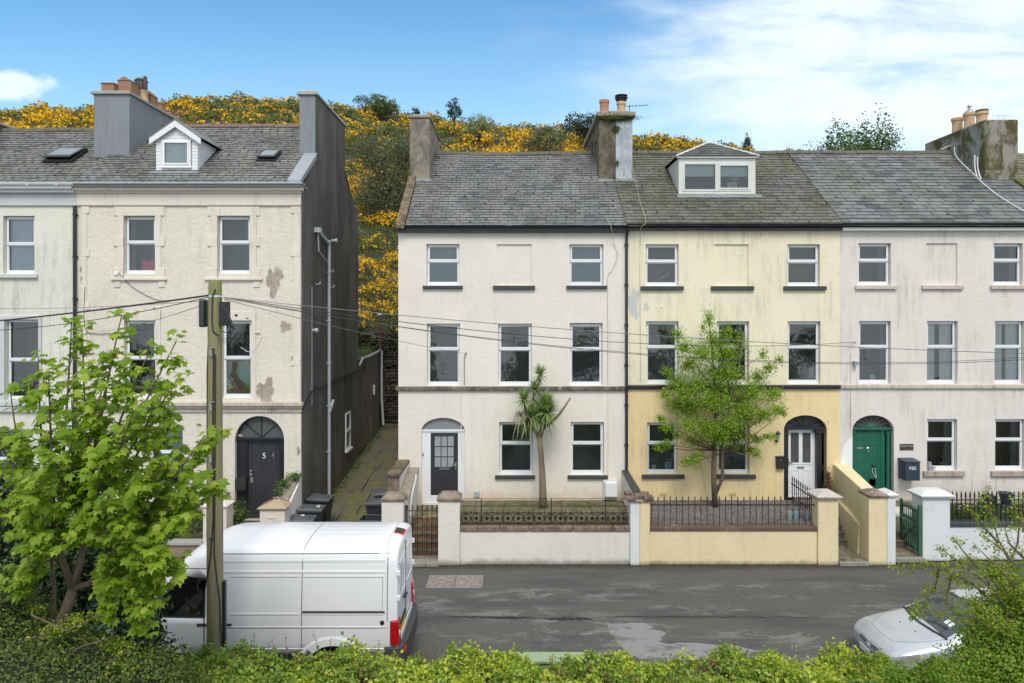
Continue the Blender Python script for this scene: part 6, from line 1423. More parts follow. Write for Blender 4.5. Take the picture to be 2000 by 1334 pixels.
text('lettering', 'e-CRAFT', shade_, van, .1, (xr+.014, VYC-.42, 1.02), rot=(R(90), 0, R(90))) if False else text('badge', 'cargo', shade_, van, .09, (xr+.014, VYC-.42, 1.0), rot=(R(90), 0, R(90))) if False else None
b = B(); b.box(xr+.005, xr+.022, VYC-.68, VYC-.14, .62, .75); b.build('number_plate', plain('yellow_plate', (.72, .42, .03), .4), van)
b = B(); b.box(xr+.1, xr+.16, VYC-.98, VYC-.78, .38, .44); b.build('bumper_reflector', redl, van)
b = B(); b.lathe([(.045, 0), (.045, -.012), (.02, -.014)], (VX-.30, VYC-vhw(.3, .98), .99), 14, 'y'); b.build('fuel_cap', M['blackmat'], van)
b = B(); b.box(VX-3.80, VX-4.02, VYC-1.045, VYC-1.0, .93, .97); b.build('door_handle', M['blackmat'], van, bevel=.012)
b = B(); b.box(VX-3.32, VX-3.48, VYC-1.045, VYC-1.0, .93, .97); b.build('door_handle', M['blackmat'], van, bevel=.012)
b = B(); b.box(VX-5.06, VX-4.92, VYC-1.28, VYC-1.05, 1.15, 1.5); b.box(VX-4.98, VX-4.93, VYC-1.08, VYC-.93, 1.18, 1.25); b.build('wing_mirror', M['blackmat'], van, bevel=.04)
# windscreen laid over the sloping front
b = B()
for k in range(4):
    ua, ub = 4.66+(5.18-4.66)*k/4, 4.66+(5.18-4.66)*(k+1)/4
    for j in range(8):
        wa, wb = -.82+1.64*j/8, -.82+1.64*(j+1)/8; q = lambda u, w_: (VX-u-.012, VYC+w_, float(vtop(u))+.012-.06*abs(w_/.86)**3)
        b.quad(q(ua, wa), q(ub, wa), q(ub, wb), q(ua, wb))
b.build('windscreen', bpy.data.materials['van_glass'], van)
b = B(); b.tube([(VX-4.2, VYC+.1, 2.36), (VX-4.05, VYC+.1, 2.62)], .008, 5); b.box(VX-4.28, VX-4.12, VYC+.06, VYC+.14, 2.32, 2.40); b.build('roof_aerial', M['blackmat'], van)
# seats in the cab
b = B(); 
for s_ in (-.45, .45): b.box(VX-4.35, VX-3.75, VYC+s_-.25, VYC+s_+.25, .76, .84); b.hexa([(VX-3.86, VYC+s_-.25, .84), (VX-3.7, VYC+s_-.25, .84), (VX-3.7, VYC+s_+.25, .84), (VX-3.86, VYC+s_+.25, .84), (VX-3.78, VYC+s_-.22, 1.5), (VX-3.64, VYC+s_-.22, 1.5), (VX-3.64, VYC+s_+.22, 1.5), (VX-3.78, VYC+s_+.22, 1.5)])
b.build('seat', vdk, van, bevel=.04)
b = B(); b.tube([(VX-4.62+.06*math.sin(a_), VYC+.45+.19*math.cos(a_), 1.12+.17*math.sin(a_)) for a_ in [k*math.pi/8 for k in range(17)]], .014, 6); b.build('steering_wheel', vdk, van)

# ------------------------------------------------------------ person in the cab
skin = plain('skin', (.62, .40, .30), .6, 0, .08, 10); hair = plain('dark_hair', (.035, .022, .015), .8, 0, .3, 40)
teal = plain('teal_shirt', (.38, .75, .74), .9, 0, .15, 12); navy = plain('dark_shorts', (.03, .035, .05), .9)
def skinned(name, verts, edges, rad, m, parent, sub=2):
    me = bpy.data.meshes.new(name); off = rootloc(parent)
    me.from_pydata([tuple(Vector(v_)-off) for v_ in verts], edges, []); me.materials.append(m)
    o = bpy.data.objects.new(name, me); link(o, parent)
    md = o.modifiers.new('skin', 'SKIN'); md.use_smooth_shade = True
    if not me.skin_vertices: bpy.context.view_layer.update()
    for i, r_ in enumerate(rad): me.skin_vertices[0].data[i].radius = (r_, r_) if not hasattr(r_, '__len__') else r_
    me.skin_vertices[0].data[0].use_root = True
    s_ = o.modifiers.new('sub', 'SUBSURF'); s_.levels = s_.render_levels = sub
    bpy.context.view_layer.update(); dg = bpy.context.evaluated_depsgraph_get(); m2 = bpy.data.meshes.new_from_object(o.evaluated_get(dg)); o.modifiers.clear(); o.data = m2
    m2.materials.clear(); m2.materials.append(m)
    return o
px0 = VX-4.05; py0 = VYC-.60
per = thing('person', 'person in teal shirt and red strap sitting in the van cab, hand raised', 'person', (px0, py0, .84))
Vv = [(px0+.05, py0, .90), (px0+.03, py0, 1.05), (px0+.02, py0, 1.20), (px0, py0, 1.32), (px0-.02, py0, 1.40), (px0-.04, py0, 1.47), (px0-.06, py0, 1.555),
      (px0+.01, py0-.17, 1.29), (px0-.10, py0-.22, 1.08), (px0-.27, py0-.14, 1.22), (px0-.32, py0-.10, 1.27),
      (px0+.01, py0+.17, 1.29), (px0-.06, py0+.22, 1.05), (px0-.28, py0+.17, 1.02), (px0-.36, py0+.13, 1.03),
      (px0-.10, py0-.11, .90), (px0-.42, py0-.14, .96), (px0-.46, py0-.14, .80), (px0-.10, py0+.11, .90), (px0-.42, py0+.14, .96), (px0-.46, py0+.14, .80)]
Ee = [(0, 1), (1, 2), (2, 3), (3, 4), (4, 5), (5, 6), (3, 7), (7, 8), (8, 9), (9, 10), (3, 11), (11, 12), (12, 13), (13, 14), (0, 15), (15, 16), (16, 17), (0, 18), (18, 19), (19, 20)]
Rr = [.14, .13, .135, .09, .055, .085, .08, .06, .042, .03, .032, .06, .042, .03, .032, .085, .06, .045, .085, .06, .045]
bodyp = skinned('body', Vv, Ee, Rr, skin, per)
b = B(); hx, hy, hz = px0-.055, py0, 1.535
b.ball((hx+.018, hy, hz+.03), .107, 10, .98, .86, .95); b.build('hair', hair, per, smooth=True)
b = B(); b.ball((hx-.03, hy, hz-.01), .088, 10, .95, .82, 1.15); b.ball((hx-.115, hy, hz-.015), .018, 6); b.ball((hx-.0, hy-.075, hz-.01), .024, 6, .6, .5, 1.2); b.build('face', skin, per, smooth=True)
b = B(); b.ball((hx-.095, hy-.035, hz+.012), .011, 5); b.ball((hx-.095, hy+.035, hz+.012), .011, 5); b.box(hx-.112, hx-.095, hy-.022, hy+.022, hz-.062, hz-.054); b.build('features', plain('eye_dark', (.06, .02, .02), .4), per)
skinned('shirt', [(px0+.05, py0, .92), (px0+.03, py0, 1.08), (px0+.015, py0, 1.22), (px0+.005, py0-.13, 1.28), (px0-.03, py0-.2, 1.18), (px0+.005, py0+.13, 1.28), (px0-.03, py0+.21, 1.18)], [(0, 1), (1, 2), (2, 3), (3, 4), (2, 5), (5, 6)], [.15, .15, .145, .075, .062, .075, .062], teal, per)
b = B(); b.tube([(px0-.03, py0-.1, 1.33), (px0-.12, py0-.04, 1.22), (px0-.13, py0+.06, 1.05), (px0-.1, py0+.12, .95)], .022, 6); b.tube([(px0-.02, py0-.135, 1.31), (px0-.085, py0-.15, 1.2), (px0-.11, py0-.15, 1.08)], .024, 6); b.build('red_strap', plain('red_strap', (.55, .02, .03), .7), per)
for s_, hpnt, d_ in ((-1, Vector((px0-.33, py0-.09, 1.285)), Vector((-.1, .25, 1))), (1, Vector((px0-.37, py0+.13, 1.035)), Vector((-1, -.1, .15)))):
    d_ = d_.normalized(); sd_ = Vector((.3, 1, 0)).normalized(); up_ = d_.cross(sd_)
    for k in range(4):
        o_ = hpnt+sd_*(-.03+.02*k); L = (.07, .08, .075, .06)[k]
        skinned('finger', [o_-d_*.02, o_+d_*L*.5, o_+d_*L*.8+up_*.015, o_+d_*L+up_*.035], [(0, 1), (1, 2), (2, 3)], [.011, .009, .008, .007], skin, per, 1)
    o_ = hpnt+sd_*-.04; skinned('thumb', [o_-d_*.02, o_+d_*.02-sd_*.02, o_+d_*.045-sd_*.022+up_*.02], [(0, 1), (1, 2)], [.012, .010, .008], skin, per, 1)

# raise the shell onto its wheels: the body mouldings above were laid out in shell units
VU, VA, VB = .945, .411, .942
def remap(root):
    def rec(o):
        for c_ in o.children:
            if c_.type == 'MESH' and not c_.get('_m'):
                for v_ in c_.data.vertices:
                    w_ = v_.co+R0; v_.co = Vector((VX+(w_.x-VX)*VU, w_.y, VA+VB*w_.z))-R1
            rec(c_)
    R0 = Vector(root.location); R1 = Vector((VX+(R0.x-VX)*VU, R0.y, R0.z if root == van else VA+VB*R0.z)); rec(root); root.location = R1
remap(van); remap(per)
body = [c_ for c_ in van.children if c_.name.startswith('body')][0]
UW = (1.22, 4.72)
apply_cut(body, [cutter(lambda c_: c_.lathe([(.48, -1.2), (.48, 1.2)], (VX-u_, VYC, .42), 28, 'y'), body, 'arch') for u_ in UW])
hwN = lambda u, z: vhw(min(max(u/VU, 0), 5.95), (z-VA)/VB)
b = B()
for k in range(16):
    a0, a1 = math.pi*(k-.3)/15.4, math.pi*(k+.7)/15.4
    for uu in UW:
        q = lambda a_, r_, o: (VX-(uu+r_*math.cos(a_)*1.08), VYC-(hwN(uu+r_*math.cos(a_), max(.42+r_*math.sin(a_), .5))+o), .42+r_*math.sin(a_))
        b.quad(q(a0, .475, .006), q(a1, .475, .006), q(a1, .49, .028), q(a0, .49, .028)); b.quad(q(a0, .49, .028), q(a1, .49, .028), q(a1, .62, .020), q(a0, .62, .020)); b.quad(q(a0, .62, .020), q(a1, .62, .020), q(a1, .67, .001), q(a0, .67, .001))
b.build('wheel_arch_flare', vw, van, smooth=False)
b = B()
for (u0, u1) in ((.02, .72), (1.72, 4.22)):
    for k in range(8):
        ua, ub = u0+(u1-u0)*k/8, u0+(u1-u0)*(k+1)/8; w0, w1 = hwN(ua, .8)+.012, hwN(ub, .8)+.012
        b.hexa([(VX-ua, VYC-w0+.02, .38), (VX-ub, VYC-w1+.02, .38), (VX-ub, VYC-.9, .38), (VX-ua, VYC-.9, .38), (VX-ua, VYC-w0, .72), (VX-ub, VYC-w1, .72), (VX-ub, VYC-.9, .72), (VX-ua, VYC-.9, .72)])
b.build('black_sill', M['blackmat'], van)
B().box(VX-5.3, VX-.05, VYC-.85, VYC+.85, .42, .75).build('underbody', vdk, van)
for u_ in UW:
    for s_ in (-1, 1): wheel(van, VX-u_, VYC+s_*.88, .36, .24, s_)
b = B(); bp = [(xr-.25, VYC-1.04), (xr+.03, VYC-1.03), (xr+.10, VYC-.95), (xr+.16, VYC-.6), (xr+.17, VYC), (xr+.16, VYC+.6), (xr+.10, VYC+.95), (xr+.03, VYC+1.03), (xr-.25, VYC+1.04)]
b.prism(bp, .5, .88, 'z'); b.build('rear_bumper', plain('dark_grey_bumper', (.05, .052, .056), .6, 0, .2, 9), van, bevel=.03)
b = B(); b.box(xr+.02, xr+.04, VYC-.70, VYC+.70, .885, 1.0) ; b.build('rear_step_panel', vw, van)
if '_m' in van.keys(): del van['_m']

# ============================================================ CAR
sil = plain('silver_car_paint', (.50, .52, .56), .26, .3, .05, 3, coat=.7)
cgl = gloss_glass('car_window_glass', (.05, .06, .07), .06)
CXn, CY = 7.22, 13.82
car = thing('car', 'silver hatchback parked at the lower right half hidden by leafy branches', 'car', (CXn+2.1, CY, 0))
CS = [ # u, plan scale, lower z0, hood/belt z, top z, top half width, green house?
 (0.0, .70, .36, .50, .56, .55), (.03, .82, .26, .56, .63, .58), (.12, .91, .22, .63, .71, .62), (.3, .965, .20, .70, .79, .66), (.6, .99, .20, .76, .87, .66), (.9, 1, .20, .81, .93, .68), (1.12, 1, .20, .85, .97, .70),
 (1.35, 1, .20, .88, 1.13, .66), (1.65, 1, .20, .90, 1.29, .62), (1.95, 1, .20, .91, 1.415, .585), (2.3, 1, .20, .92, 1.475, .57), (2.8, 1, .20, .93, 1.485, .57), (3.3, 1, .20, .94, 1.45, .56), (3.7, .99, .21, .95, 1.36, .55), (4.0, .96, .24, .93, 1.16, .56), (4.15, .92, .28, .88, .97, .6), (4.2, .85, .34, .7, .75, .6)]
b = B(); nn = None
for (u_, ps, z0_, zb_, zt_, tw) in CS:
    gh = u_ > 1.12
    half = [(.66*ps, z0_), (.83*ps, z0_+.06), (.868*ps, .45 if z0_ < .3 else z0_+.1), (.872*ps, (zb_+.45)/2+.02), (.855*ps, zb_-.03), (.83*ps, zb_), (((.83+tw)/2 if gh else .77)*ps, (zb_+zt_)/2 if gh else zb_+(zt_-zb_)*.55), (tw*ps, zt_-(.05 if gh else .035)), ((tw-.06)*ps, zt_-.022), (tw*.5*ps, zt_-.004), (0, zt_)]
    full = [(-h, z) for h, z in half]+[(h, z) for h, z in reversed(half[:-1])]; nn = len(full)
    b.v += [(CXn+u_+(.09*(abs(h)/.85)**2 if u_ < .5 else 0)*0, CY+h, z) for h, z in full]
for i in range(len(CS)-1):
    gh = 1.12 <= CS[i][0] < 3.7
    for k in range(nn):
        k2 = (k+1) % nn; kk = min(k, nn-2-k) if k < nn-1 else 99
        m_i = 0
        if gh and kk in (5, 6) and CS[i][0] >= 1.3 : m_i = 1
        if CS[i][0] in (1.12, 1.35, 1.65) and kk in (7, 8, 9): m_i = 1
        if CS[i][0] in (3.7,) and kk in (7, 8, 9): m_i = 1
        b.f.append([i*nn+k, i*nn+k2, (i+1)*nn+k2, (i+1)*nn+k]); b.m.append(m_i)
b.f.append(list(range(nn-1, -1, -1))); b.m.append(0); b.f.append(list(range((len(CS)-1)*nn, len(CS)*nn))); b.m.append(0)
cb = b.build('body', [sil, cgl], car, smooth=True, recalc=True)
md = cb.modifiers.new('sub', 'SUBSURF'); md.levels = md.render_levels = 1
cuts = []
for u_ in (.78, 3.38): cuts.append(cutter(lambda c_: c_.lathe([(.35, -1.1), (.35, -.6)], (CXn+u_, CY, .31), 24, 'y'), cb, 'arch')); cuts.append(cutter(lambda c_: c_.lathe([(.35, .6), (.35, 1.1)], (CXn+u_, CY, .31), 24, 'y'), cb, 'arch'))
apply_cut(cb, cuts)
for u_ in (.78, 3.38):
    for s_ in (-1, 1): wheel(car, CXn+u_, CY+s_*.77, .31, .19, s_)
bpy.context.view_layer.update()
from mathutils.bvhtree import BVHTree
dgc = bpy.context.evaluated_depsgraph_get()
bvh = BVHTree.FromObject(cb, dgc); COFF = rootloc(car)
def cdrop(u_, w_, off=.004):
    h = bvh.ray_cast(Vector((CXn+u_, CY+w_, 3))-COFF, Vector((0, 0, -1))); 
    return (CXn+u_, CY+w_, (h[0].z+COFF.z if h[0] else .8)+off)
def cside(u_, z, off=.004):
    h = bvh.ray_cast(Vector((CXn+u_, CY-3, z))-COFF, Vector((0, 1, 0)))
    return (CXn+u_, (h[0].y+COFF.y if h[0] else CY-.8)-off, z)
def cfront(w_, z, off=.004):
    h = bvh.ray_cast(Vector((CXn-2, CY+w_, z))-COFF, Vector((1, 0, 0)))
    return ((h[0].x+COFF.x if h[0] else CXn)-off, CY+w_, z)
def cline(f, pts, r_, m, name, n=8):
    q = []
    for i in range(len(pts)-1):
        for k in range(n): t = k/n; q.append(f(pts[i][0]+(pts[i+1][0]-pts[i][0])*t, pts[i][1]+(pts[i+1][1]-pts[i][1])*t, 0))
    q.append(f(pts[-1][0], pts[-1][1], 0)); return B().tube(q, r_, 5).build(name, m, car)
for s_ in (-1, 1):
    cline(cdrop, [(.30, .42*s_), (.6, .62*s_), (1.14, .70*s_)], .0035, seam, 'bonnet_gap')
    # headlight: a faired lens wrapped round the wing below the bonnet edge
    b = B(); n1_, n2_ = 8, 3
    def hl(u_, z):
        h = bvh.ray_cast(Vector((CXn+u_, CY+3*s_, z))-COFF, Vector((0, -s_, 0))); y_ = h[0].y+COFF.y if h[0] else CY+.75*s_
        return (CXn+u_-.004, y_+.007*s_, z+.004)
    g_ = [[hl(.07+.46*i/n1_, (.50+.13*i/n1_)+(.115-.03*abs(i/n1_-.4))*j/n2_) for j in range(n2_+1)] for i in range(n1_+1)]
    for i in range(n1_):
        for j in range(n2_): b.quad(g_[i][j], g_[i+1][j], g_[i+1][j+1], g_[i][j+1])
    b.build('headlight', plain('headlight_lens', (.24, .24, .22), .06, 0, .7, 22, coat=1), car, smooth=True)
cline(cdrop, [(1.13, -.72), (1.06, -.4), (1.02, 0), (1.06, .4), (1.13, .72)], .028, M['blackmat'], 'scuttle')
cline(cdrop, [(.27, -.42), (.235, 0), (.27, .42)], .0035, seam, 'bonnet_gap')
for z, w_ in ((.52, .013), (.57, .013)):
    cline(cfront, [(-.34, z), (-.08, z-.02)], w_, M['blackmat'], 'grille_slot'); cline(cfront, [(.08, z-.02), (.34, z)], w_, M['blackmat'], 'grille_slot')
b = B(); c_ = cfront(0, .555, .01); b.tube([(c_[0], CY-.04, c_[2]+.04), (c_[0]-.006, CY, c_[2]+.055), (c_[0]-.006, CY+.03, c_[2]), (c_[0], CY-.02, c_[2]-.05)], .013, 6); b.tube([(c_[0], CY+.02, c_[2]), (c_[0], CY+.05, c_[2]-.04)], .009, 5); b.build('badge', M['chrome'], car)
B().box(CXn-.05, CXn-.03, CY-.26, CY+.26, .33, .44).build('number_plate', plain('white_plate', (.6, .6, .58), .4), car)
for u_, w_ in ((.72, .15), (.78, -.28)): c_ = cdrop(u_, w_); B().ball(c_, .014, 5).build('washer_jet', M['blackmat'], car)
b = B(); b.tube([cdrop(1.14, -.05, .02), cdrop(1.22, -.25, .025), cdrop(1.26, -.55, .025)], .007, 5); b.build('wiper', M['blackmat'], car)
b = B(); b.tube([cdrop(1.12, .55, .02), cdrop(1.22, .3, .025), cdrop(1.28, .02, .025)], .007, 5); b.build('wiper', M['blackmat'], car)
for w0 in (-.52, -.40): 
    b = B(); b.quad(cdrop(1.32, w0, .004), cdrop(1.42, w0, .004), cdrop(1.42, w0+.09, .004), cdrop(1.32, w0+.09, .004)); b.build('windscreen_sticker', plain('sticker_paper', (.7, .72, .75), .5), car)
cline(cside, [(1.45, .86), (1.42, .3)], .005, seam, 'door_gap'); cline(cside, [(2.45, .9), (2.45, .3)], .005, seam, 'door_gap'); cline(cside, [(1.15, .80), (3.8, .88)], .004, shade_, 'waist_line')
for u_ in (1.55, 2.52):
    a_ = cside(u_+.55 if u_ < 2 else u_+.5, .78, .03); B().box(a_[0], a_[0]+.18, a_[1], a_[1]+.03, .765, .79).build('door_handle', sil, car, bevel=.008)
b = B(); a_ = cside(1.5, .95, 0); b.box(a_[0]-.1, a_[0]+.08, a_[1]-.2, a_[1]-.03, .93, 1.06); b.build('wing_mirror', sil, car, bevel=.04)
cline(cdrop, [(1.16, -.74), (1.65, -.645), (1.96, -.60)], .012, sil, 'windscreen_pillar'); cline(cdrop, [(1.16, .74), (1.65, .645), (1.96, .60)], .012, sil, 'windscreen_pillar')

# ============================================================ BINS
binm = plain('dark_wheelie_bin_plastic', (.028, .031, .036), .5, 0, .2, 8, .08, 60)
lidm = plain('grey_bin_lid_plastic', (.085, .092, .10), .42, 0, .2, 6)
def bin_(x, y, z, rz, label, name='wheelie_bin', lid=True, sticker=None):
    t = thing(name, label, 'bin', (x, y, z), rz=rz, group='bins in the alley')
    def bd(b_, nm, m, par=t, **k): return b_.build(nm, m, par, world=False, **k)
    b = B(); w_, d_, W_, D_, H = .40, .48, .56, .66, .98   # width along y, depth along x
    if lid: b.hexa([(-d_/2, -w_/2, .05), (d_/2, -w_/2, .05), (d_/2, w_/2, .05), (-d_/2, w_/2, .05), (-D_/2, -W_/2, H), (D_/2, -W_/2, H), (D_/2, W_/2, H), (-D_/2, W_/2, H)])
    else:
        o_ = [(-d_/2, -w_/2, .05), (d_/2, -w_/2, .05), (d_/2, w_/2, .05), (-d_/2, w_/2, .05)]; tt = [(-D_/2, -W_/2, H), (D_/2, -W_/2, H), (D_/2, W_/2, H), (-D_/2, W_/2, H)]
        b.add(o_+tt, [(0, 3, 2, 1), (0, 1, 5, 4), (1, 2, 6, 5), (2, 3, 7, 6), (3, 0, 4, 7)]); s_ = .9
        b.add([(p[0]*s_, p[1]*s_, .1) for p in o_]+[(p[0]*.92, p[1]*.92, H) for p in tt], [(0, 1, 2, 3), (4, 5, 1, 0), (5, 6, 2, 1), (6, 7, 3, 2), (7, 4, 0, 3)])
    bd(b, 'body', binm, bevel=.02)
    b = B(); ring_ = [(-D_/2-.03, D_/2+.03, -W_/2-.03, -W_/2+.01), (-D_/2-.03, D_/2+.03, W_/2-.01, W_/2+.03), (-D_/2-.03, -D_/2+.01, -W_/2+.01, W_/2-.01), (D_/2-.01, D_/2+.03, -W_/2+.01, W_/2-.01)]
    for a_ in ring_: b.box(a_[0], a_[1], a_[2], a_[3], H-.05, H+.005)
    bd(b, 'rim', lidm if not lid else binm, bevel=.01)
    if lid:
        b = B(); b.hexa([(-D_/2-.05, -W_/2-.04, H+.01), (D_/2+.05, -W_/2-.04, H+.01), (D_/2+.05, W_/2+.04, H+.01), (-D_/2-.05, W_/2+.04, H+.01), (-D_/2-.02, -W_/2-.02, H+.09), (D_/2+.03, -W_/2-.01, H+.05), (D_/2+.03, W_/2+.01, H+.05), (-D_/2-.02, W_/2+.02, H+.09)])
        l = bd(b, 'lid', lidm, bevel=.025)
        b = B(); b.hexa([(-D_/2+.12, -W_/2+.08, H+.079), (D_/2-.10, -W_/2+.08, H+.062), (D_/2-.10, W_/2-.08, H+.062), (-D_/2+.12, W_/2-.08, H+.079), (-D_/2+.14, -W_/2+.1, H+.098), (D_/2-.12, -W_/2+.1, H+.076), (D_/2-.12, W_/2-.1, H+.076), (-D_/2+.14, W_/2-.1, H+.098)]); bd(b, 'raised_panel', lidm, l, bevel=.01)
        b = B(); b.tube([(-D_/2-.02, -W_/2+.06, H+.04), (-D_/2-.10, -W_/2+.06, H+.05), (-D_/2-.10, W_/2-.06, H+.05), (-D_/2-.02, W_/2-.06, H+.04)], .016, 6); bd(b, 'handle', binm)
        if sticker: b = B(); b.hexa([(sticker[0]-.05, sticker[1]-.06, H+.06), (sticker[0]+.05, sticker[1]-.06, H+.06), (sticker[0]+.05, sticker[1]+.06, H+.06), (sticker[0]-.05, sticker[1]+.06, H+.06), (sticker[0]-.05, sticker[1]-.06, H+.099), (sticker[0]+.05, sticker[1]-.06, H+.089), (sticker[0]+.05, sticker[1]+.06, H+.089), (sticker[0]-.05, sticker[1]+.06, H+.099)]); bd(b, 'sticker', plain('paper_label', (.62, .60, .5), .6), l)
    for s_ in (-1, 1): b = B(); b.lathe([(.02, -.02), (.1, -.025), (.1, .025), (.02, .02)], (-d_/2+.02, s_*(w_/2+.03), .1), 14, 'y'); bd(b, 'wheel', tyre)
    return t
bin_(-6.10, 21.75, azl(21.75), R(-4), 'rear wheelie bin of the three along the left alley wall')
bin_(-6.14, 20.95, azl(20.95), R(2), 'middle wheelie bin of the left alley row, with a white square sticker on its lid', sticker=(.2, 0))
bin_(-6.20, 20.2, azl(20.2), R(5), 'front wheelie bin of the left alley row, with a buff strip on its lid', sticker=(-.02, .14))
bin_(-4.12, 22.2, azl(22.2), R(186), 'farther wheelie bin partly hidden behind the pillar on the right of the alley')
bin_(-4.20, 21.45, azl(21.45), R(178), 'nearer wheelie bin partly hidden behind the pillar on the right of the alley')
bin_(-4.2, 20.5, azl(20.5)-.07, R(176), 'open topped black bin without lid beside the cream pillar', lid=False, name='open_bin')

# ============================================================ TELEGRAPH POLE AND CABLES
m_, gg = mat('weathered_pole_wood')
cz = gg.sc(gg.co, 9, 9, .35); f = gg.noise(cz, 1.5, 7, .7, .3)
zc = gg.n('ShaderNodeSeparateXYZ', {0: gg.co}).outputs[2]
col = gg.mix(f, (.15, .12, .075), (.37, .32, .22)); col = gg.mix(gg.math('MULTIPLY', gg.ramp(gg.math('ADD', zc, gg.noise(gg.co, 2, 4)), 5.0, 8.0, .3, 1), gg.ramp(gg.noise(gg.sc(gg.co, 4, 4, .8), 1.5, 5, .65), .34, .62, .1, .85)), col, (.19, .21, .055)); col = gg.mix(gg.ramp(gg.noise(gg.sc(gg.co, 22, 22, .5), 2, 4, .6), .60, .68, 0, .7), col, (.035, .028, .018))
setin(gg, 'Base Color', col); setin(gg, 'Roughness', .9); setin(gg, 'Normal', gg.n('ShaderNodeBump', {'Height': f, 'Strength': .7, 'Distance': .02}).outputs[0])
PX, PY = -5.24, 12.05
pole = thing('telegraph_pole', 'weathered wooden telegraph pole green with algae standing in front of the white van', 'telegraph pole', (PX, PY, 0))
B().lathe([(.148, -.2), (.142, 1), (.138, 2.5), (.125, 5), (.113, 7.5), (.111, 7.78), (.108, 7.79)], (PX, PY, 0), 24).build('shaft', m_, pole, smooth=False)
for p_ in pole.children[0].data.polygons: p_.use_smooth = len(p_.vertices) == 4
b = B(); b.box(PX-.26, PX-.16, PY-.09, PY+.12, 6.97, 7.46); b.box(PX-.17, PX-.10, PY-.02, PY+.1, 6.99, 7.45); b.build('terminal_box', plain('grey_black_box', (.035, .042, .045), .45, 0, .2, 6), pole, bevel=.03)
b = B(); b.box(PX+.10, PX+.23, PY-.08, PY+.1, 7.0, 7.42)
for k in range(7): b.tube([(PX+.14, PY-.08, 7.36-k*.05), (PX+.24+.02*k, PY-.12, 7.28-k*.05), (PX+.27+.022*k, PY-.12, 7.22-k*.045)], .016, 6)
b.build('splice_block', M['blackmat'], pole, bevel=.006)
b = B(); b.tube([(PX+.24, PY-.12, 7.05), (PX+.36, PY-.12, 6.95), (PX+.3, PY-.1, 6.86), (PX+.16, PY-.1, 6.9)], .008, 5)
for k in range(4): b.tube([(PX+.2+.03*k, PY-.1, 7.2), (PX+.33+.02*k, PY-.14, 7.0-.02*k), (PX+.25, PY-.12, 6.78-.04*k), (PX+.1, PY-.125, 6.8)], .006, 4)
b.build('loose_cables', M['blackmat'], pole)
b = B(); b.tube([(PX-.14, PY+.02, 7.55), (PX, PY-.125, 7.52), (PX+.14, PY-.03, 7.5), (PX+.18, PY-.03, 7.47)], .012, 6); b.lathe([(.116, 0), (.116, .03)], (PX, PY, 7.5), 20); b.build('cable_clamp', M['chrome'], pole)
b = B()
b.tube([(PX+.06, PY-.13, 7.64), (PX+.01, PY-.135, 7.5), (PX-.0, PY-.135, 7.1), (PX+.02, PY-.135, 6.9), (PX+.12, PY-.1, 6.82)], .011, 5)
b.tube([(PX+.03, PY-.135, 6.6), (PX+.02, PY-.14, 5), (PX+.03, PY-.145, 3.6), (PX-.02, PY-.15, 2.95), (PX-.135, PY-.13, 2.3), (PX-.14, PY-.13, 1.0)], .011, 5)
b.tube([(PX+.06, PY-.13, 6.5), (PX+.055, PY-.135, 4.8), (PX+.045, PY-.145, 3.0), (PX+.13, PY-.12, 2.2), (PX+.15, PY-.05, 1.0)], .011, 5)
b.tube([(PX-.135, PY+.03, 6.97), (PX-.12, PY+.0, 6.7), (PX-.14, PY, 6.2), (PX-.14, PY, 1.0)], .012, 5)
b.build('pole_cables', M['blackmat'], pole)
B().box(PX+.145, PX+.19, PY-.04, PY+.04, .8, 2.5).build('capping_strip', M['blackmat'], pole, bevel=.01)
for z_, s_ in ((6.55, -1), (5.6, -1), (4.7, 1)):
    b = B(); b.tube([(PX-.02, PY-.13, z_+.06), (PX+.08*s_*-1*.6, PY-.15, z_+.07)], .012, 5); b.tube([(PX-.03, PY-.13, z_+.05), (PX-.0, PY-.17, z_-.08)], .014, 5); b.build('step_hook', M['lead'], pole)
b = B(); b.box(PX-.04, PX+.04, PY-.155, PY-.14, 3.28, 3.31); b.build('cable_staple', M['chrome'], pole)
wm = plain('overhead_wire', (.03, .03, .032), .6); wm2 = plain('thin_grey_wire', (.16, .15, .15), .6)
def cable(label, a_, c_, sag, r_, m=wm, n=28):
    a_, c_ = Vector(a_), Vector(c_); pts = [a_.lerp(c_, k/n)-Vector((0, 0, sag*4*(k/n)*(1-k/n))) for k in range(n+1)]
    return B().tube(pts, r_, 6).build('overhead_cable', m, label=label, cat='cable', group='cables strung from the pole', origin=tuple(a_))
T = (PX, PY, 7.52)
cable('thick black cable running from the pole to the upper left', (PX-.12, PY, 7.53), P(-160, 640, 16), .05, .018)
cable('thinner cable just beneath the thick one running left from the pole', (PX-.12, PY, 7.50), P(-160, 645, 16.4), .22, .008)
cable('thin cable crossing high across the left house fronts', (PX-.1, PY, 7.44), P(-160, 596, 20), .12, .006, wm2)
cable('short wire dropping from the pole box toward the upper left window', (PX-.25, PY, 7.35), P(166, 650, 21.1), .10, .006, wm2)
cable('topmost of the wires leaving the pole to the right', (PX+.13, PY, 7.5), P(2160, 694, 12.5), .18, .007, wm2)
cable('thickest of the wires leaving the pole to the right', (PX+.13, PY, 7.5), P(1668, 668, 22.15), .42, .008)
cable('lowest long wire sagging across the white and yellow house fronts', (PX+.16, PY, 7.5), P(2160, 690, 15.0), .62, .006)
cable('wire sagging from the pole toward the far right of the terrace', (PX+.14, PY, 7.48), P(2160, 684, 17.0), .66, .0055)
cable('short thin wire from the pole to the white house above its door', (PX+.16, PY, 7.46), P(909, 691, 22.15), .06, .006, wm2)
t = B().tube([P(909, 691, 22.14), P(911, 689, 22.18)], .02, 6).build('wire_hook', wm, hW)
